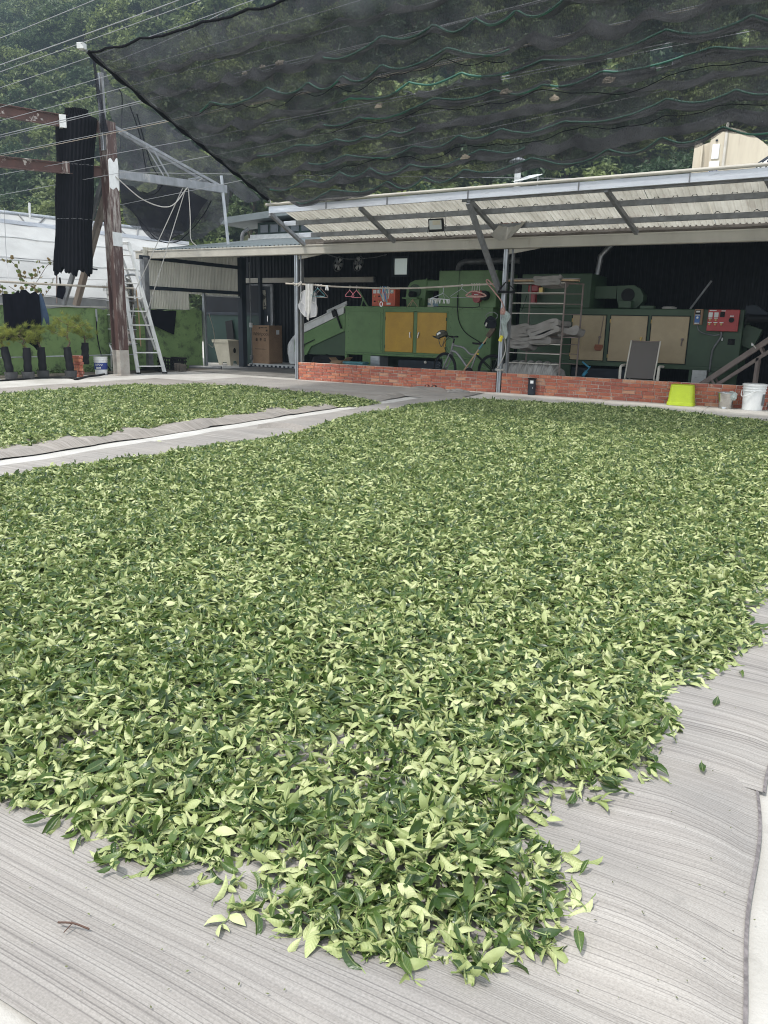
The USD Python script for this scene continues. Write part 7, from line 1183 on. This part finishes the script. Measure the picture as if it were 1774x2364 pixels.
NEARP = [(-70, 1038), (0, 1025), (100, 1003), (200, 992), (250, 983), (330, 978), (400, 963), (460, 955), (520, 948), (600, 938), (650, 928), (690, 912), (730, 899), (790, 888), (850, 879), (900, 870), (960, 862), (1030, 860), (1100, 864), (1250, 870), (1400, 880), (1480, 888), (1550, 896), (1620, 904), (1720, 915), (1750, 1100), (1720, 1240), (1662, 1268), (1628, 1335), (1633, 1395), (1570, 1448), (1490, 1482), (1425, 1502), (1448, 1555), (1452, 1580), (1438, 1640), (1408, 1715), (1300, 1738), (1270, 1762), (1215, 1752), (1180, 1745), (1150, 1775), (1165, 1850), (1225, 1880), (1245, 1910), (1195, 1945), (1180, 1985), (1230, 2010), (1262, 2040), (1200, 2070), (1150, 2105), (1060, 2095), (1000, 2125), (930, 2105), (865, 2118), (800, 2095), (740, 2098), (650, 2078), (600, 2050), (560, 2030), (510, 1985), (545, 1962), (585, 1948), (600, 1922), (545, 1915), (500, 1898), (470, 1930), (430, 1912), (400, 1888), (350, 1895), (280, 1872), (200, 1840), (150, 1800), (90, 1772), (20, 1742), (-60, 1715), (-200, 1600), (-260, 1300)]
FARP = [(-120, 858), (0, 848), (60, 843), (120, 839), (200, 834), (280, 828), (360, 830), (420, 826), (470, 829), (560, 834), (640, 842), (700, 849), (760, 856), (822, 864), (770, 872), (700, 880), (640, 886), (560, 893), (480, 905), (400, 918), (320, 930), (250, 942), (170, 956), (100, 966), (40, 972), (0, 977), (-120, 995)]
PN, PF = [Polygon([tuple(gv(x, y, 0.012 if y > 1100 or (Q_ is FARP and i_ > 14) else 0.065)[:2]) for i_, (x, y) in enumerate(Q_)]).buffer(0.028) for Q_ in (NEARP, FARP)]
import shapely
GAPS = [(575, 1488, 26, 8), (160, 1632, 55, 16), (1480, 1365, 20, 10), (60, 1012, 40, 6), (290, 990, 40, 6), (1385, 1078, 22, 5), (1600, 1085, 20, 4), (885, 1060, 14, 5), (960, 985, 22, 5), (1590, 1225, 30, 18), (1130, 1790, 20, 12), (640, 1640, 20, 8)]
GC = [(gv(x, y)[:2], gv(x + rx, y)[:2], gv(x, y + ry)[:2]) for x, y, rx, ry in GAPS]
def scatter(pg, n_per, seed, th):
    R_ = np.random.default_rng(seed); x0, y0, x1, y1 = pg.bounds; n = int((x1 - x0) * (y1 - y0) * n_per); p = np.stack([R_.uniform(x0, x1, n), R_.uniform(y0, y1, n)], 1)
    p = p[shapely.contains_xy(pg, p[:, 0], p[:, 1])]; bd_ = pg.exterior; d = shapely.distance(shapely.points(p), bd_); lum = _fbm(p * 2.7 + seed); fine = _fbm(p * 9 + 5)
    pr = np.clip((d + 0.20 * (fine - 0.45)) / 0.13, 0.04, 1.0) * np.clip(0.50 + 1.1 * lum, 0.45, 1.0)
    for c, a, b in GC: ra, rb = np.linalg.norm(a - c), np.linalg.norm(b - c); q = p - c; pr = np.where((q @ (HR[:2])) ** 2 / ra ** 2 + (q @ HF[:2]) ** 2 / max(rb, 0.06) ** 2 < 1, pr * 0.10, pr)
    k = R_.random(len(p)) < pr; p, d, lum = p[k], d[k], lum[k]; t = th * (0.30 + 1.3 * lum) * np.clip(d / 0.22, 0.25, 1.0); z = mat_h(p[:, 0], p[:, 1]) + 0.004 + t * R_.random(len(p)) ** 0.9; return p, z, R_
def orient(R_, n, tilt):
    yaw = R_.uniform(0, 2 * PI, n); flip = R_.random(n) < 0.61; a = R_.uniform(0, 2 * PI, n); t = np.abs(R_.normal(0, tilt, n))
    qz = np.stack([np.cos(yaw / 2), 0 * yaw, 0 * yaw, np.sin(yaw / 2)], 1); qx = np.stack([np.where(flip, 0.0, 1.0), np.where(flip, 1.0, 0.0), 0 * yaw, 0 * yaw], 1); qt = np.stack([np.cos(t / 2), np.sin(t / 2) * np.cos(a), np.sin(t / 2) * np.sin(a), 0 * t], 1)
    def mul(p, q): w, x, y, z = p.T; W, X, Y, Z = q.T; return np.stack([w * W - x * X - y * Y - z * Z, w * X + x * W + y * Z - z * Y, w * Y - x * Z + y * W + z * X, w * Z + x * Y - y * X + z * W], 1)
    return mul(qt, mul(qz, qx))
def leaf_cloud(path, label, p, z, q, ids, sc):
    pi = UsdGeom.PointInstancer.Define(stage, path); tag(path, label, 'tea leaves', None, 'stuff'); UsdGeom.Xform.Define(stage, path + '/kinds'); rel = []
    for i in range(14):
        pp = f'{path}/kinds/leaf_{i:03d}'; UsdGeom.Xform.Define(stage, pp); ORIGIN[pp] = np.zeros(3); ORIGIN[path] = np.zeros(3)
        g_, st_ = leaf_geo(i) if i < 8 else sprig_geo(i); part(pp, 'blade', g_, 'tea_leaf_look' if i < 8 else 'tea_sprig_look', smooth=True); part(pp, 'stem', st_, 'tea_stem'); rel.append(Sdf.Path(pp))
    pi.CreatePrototypesRel().SetTargets(rel); pi.CreatePositionsAttr(Vt.Vec3fArray.FromNumpy(np.column_stack([p, z]).astype(np.float32))); pi.CreateProtoIndicesAttr(Vt.IntArray.FromNumpy(ids.astype(np.int32)))
    pi.CreateScalesAttr(Vt.Vec3fArray.FromNumpy(np.repeat(sc[:, None], 3, 1).astype(np.float32))); pi.CreateOrientationsAttr(Vt.QuathArray([Gf.Quath(float(a), float(b), float(c), float(d)) for a, b, c, d in q]))
p, z, R_ = scatter(PN, 4300, 31, 0.052); n = len(p); q = orient(R_, n, 0.55); ids = np.where(R_.random(n) < 0.30, R_.integers(8, 14, n), R_.integers(0, 8, n)); sc = R_.uniform(0.72, 1.25, n)
dist = np.linalg.norm(p - EYE[:2], axis=1); vis = (np.abs(((p - EYE[:2]) @ HR[:2]) / ((p - EYE[:2]) @ HF[:2])) < 0.62); p, z, q, ids, sc, dist = p[vis], z[vis], q[vis], ids[vis], sc[vis], dist[vis]
# the nearest leaves, lying on top, are single things; loose ones too
top = z - mat_h(p[:, 0], p[:, 1]); rank = np.argsort(dist - 9.0 * top + 3 * (ids >= 8)); pick = rank[:284]; rest = np.ones(len(p), bool); rest[pick] = False
leaf_cloud('/World/tea_leaves', 'big spread of fresh green tea leaves withering on the mats in the foreground', p[rest], z[rest], q[rest], ids[rest], sc[rest])
LAB = 'fresh green tea leaf at the near tip of the big leaf spread'; GRP = 'single tea leaves at the near tip of the spread'; firstleaf = {}
def one_leaf(k, pos, qq, s, lab=LAB, grp=GRP):
    t = thing('tea_leaf', lab, 'leaf', pos, grp)
    if k not in firstleaf:
        ORIGIN[t] = np.zeros(3); g_, st_ = leaf_geo(k); part(t, 'blade', g_, 'tea_leaf_look', smooth=True); part(t, 'stem', st_, 'tea_stem'); firstleaf[k] = t
    else: pr = stage.GetPrimAtPath(t); pr.GetReferences().AddInternalReference(Sdf.Path(firstleaf[k])); pr.SetInstanceable(True); tag(t, lab, 'leaf', grp)
    xf = UsdGeom.Xformable(stage.GetPrimAtPath(t)); xf.ClearXformOpOrder(); xf.AddTranslateOp().Set(Gf.Vec3d(*map(float, pos))); xf.AddOrientOp().Set(Gf.Quatf(*map(float, qq))); xf.AddScaleOp().Set(Gf.Vec3f(s, s, s))
for i in pick: one_leaf(int(ids[i]) % 8, (p[i, 0], p[i, 1], z[i]), q[i], float(sc[i]))
loose = [(1515, 1682), (1508, 1495), (1545, 1540), (1460, 1550), (118, 1805), (160, 1840), (676 / VS, 1015 / VS), (345, 960), (1520, 1497), (1600, 1470), (1240, 1990), (1235, 1935), (1275, 1905), (340, 905), (508, 1920), (600, 1900)]
ql = orient(np.random.default_rng(77), 16, 0.12)
for i, (x, y) in enumerate(loose): P_ = gv(x, y); one_leaf(i % 8, (P_[0], P_[1], float(mat_h(P_[0], P_[1])) + 0.008), ql[i], 1.0, 'stray tea leaf lying alone on the bare mat away from the spread', 'stray tea leaves on the bare mats')
p, z, R_ = scatter(PF, 2600, 57, 0.045); n = len(p); q = orient(R_, n, 0.55); ids = np.where(R_.random(n) < 0.30, R_.integers(8, 14, n), R_.integers(0, 8, n)); sc = R_.uniform(0.85, 1.35, n)
leaf_cloud('/World/far_tea_leaves', 'second spread of green tea leaves at the left beyond the white concrete strip', p, z, q, ids, sc)
cb2 = []; Rc = np.random.default_rng(91); V, Fc = [], []
for (x0, y0, x1, y1, n_) in ((0, 1780, 620, 2200, 60), (1150, 1500, 1640, 2200, 80), (0, 930, 700, 1010, 60), (640, 780, 1600, 860, 40)):
    for i in range(n_):
        c = gv(Rc.uniform(x0, x1), Rc.uniform(y0, y1)); 
        if PN.contains(Point(c[0], c[1])) or not (PN.distance(Point(c[0], c[1])) < 0.35 or Rc.random() < 0.3): continue
        c[2] = float(mat_h(c[0], c[1])) + 0.007 if c[1] < -1.5 else 0.022; a = Rc.uniform(0, 2 * PI); s_ = Rc.uniform(0.0015, 0.0045); d1 = np.array([math.cos(a), math.sin(a), 0.1]) * s_; d2 = np.array([-math.sin(a), math.cos(a), 0.25]) * s_ * 0.5; o = len(V); V += [c - d1, c - d2, c + d1, c + d2]; Fc += [(o, o + 1, o + 2), (o, o + 2, o + 3)]
tag(part(None, 'leaf_crumbs', (np.array(V), np.array(Fc)), 'crumb'), 'tiny crumbs of leaf scattered on the bare mats around the spread', 'leaf crumbs', None, 'stuff')
wc = thing('mat_corner', 'flipped up pale mat corner poking out of the leaves at the right', 'mat', gv(1590, 1225)); c0 = gv(1578, 1232); P = np.array([[c0 + HR * (0.10 * s - 0.02) + HF * (0.12 * s + 0.03 * t) + UZ * (0.012 + 0.05 * math.sin(t * PI) * (0.4 + s)) + HR * 0.05 * t for t in np.linspace(0, 1, 10)] for s in np.linspace(0, 1, 10)])
part(wc, 'cloth', MB().sheet(P).get(), 'mat_grey', smooth=True, uv=np.stack(np.meshgrid(np.linspace(0, .3, 10), np.linspace(0, .3, 10), indexing='ij'), -1).reshape(-1, 2))
dc = thing('lifted_mat_edge', 'dark lifted mat edge beside the upper border of the near leaves', 'mat', gv(600, 932)); c = np.array([gv(x, y) for x, y in ((555, 931), (590, 928), (625, 929), (655, 936))]); P = np.stack([curve(c, 5) + UZ * 0.015, curve(c + HF * 0.12 + UZ * [0.02], 5) + UZ * 0.045], 1)
part(dc, 'cloth', MB().sheet(P).get(), 'mat_brown', smooth=True, uv=np.random.default_rng(1).random((P.shape[0] * 2, 2)) * 0.1)

# ------------------------------------------------------------------ hazy air
HAZE = 0.0008
if HAZE:
    hz_ = usdkit.material(stage, '/World/Looks/haze_look', {'v': ('principled_volume', {'color': (0.66, 0.86, 1.0), 'density': HAZE, 'anisotropy': 0.2})}, [], volume='v.volume'); MATS['haze_look'] = hz_
    t = trimesh.creation.box((700, 700, 225)); t.apply_translation((0, 0, 111)); tag(part(None, 'haze', (np.array(t.vertices), np.array(t.faces)), 'haze_look'), 'thin bluish haze filling the valley air', None, None, 'stuff')
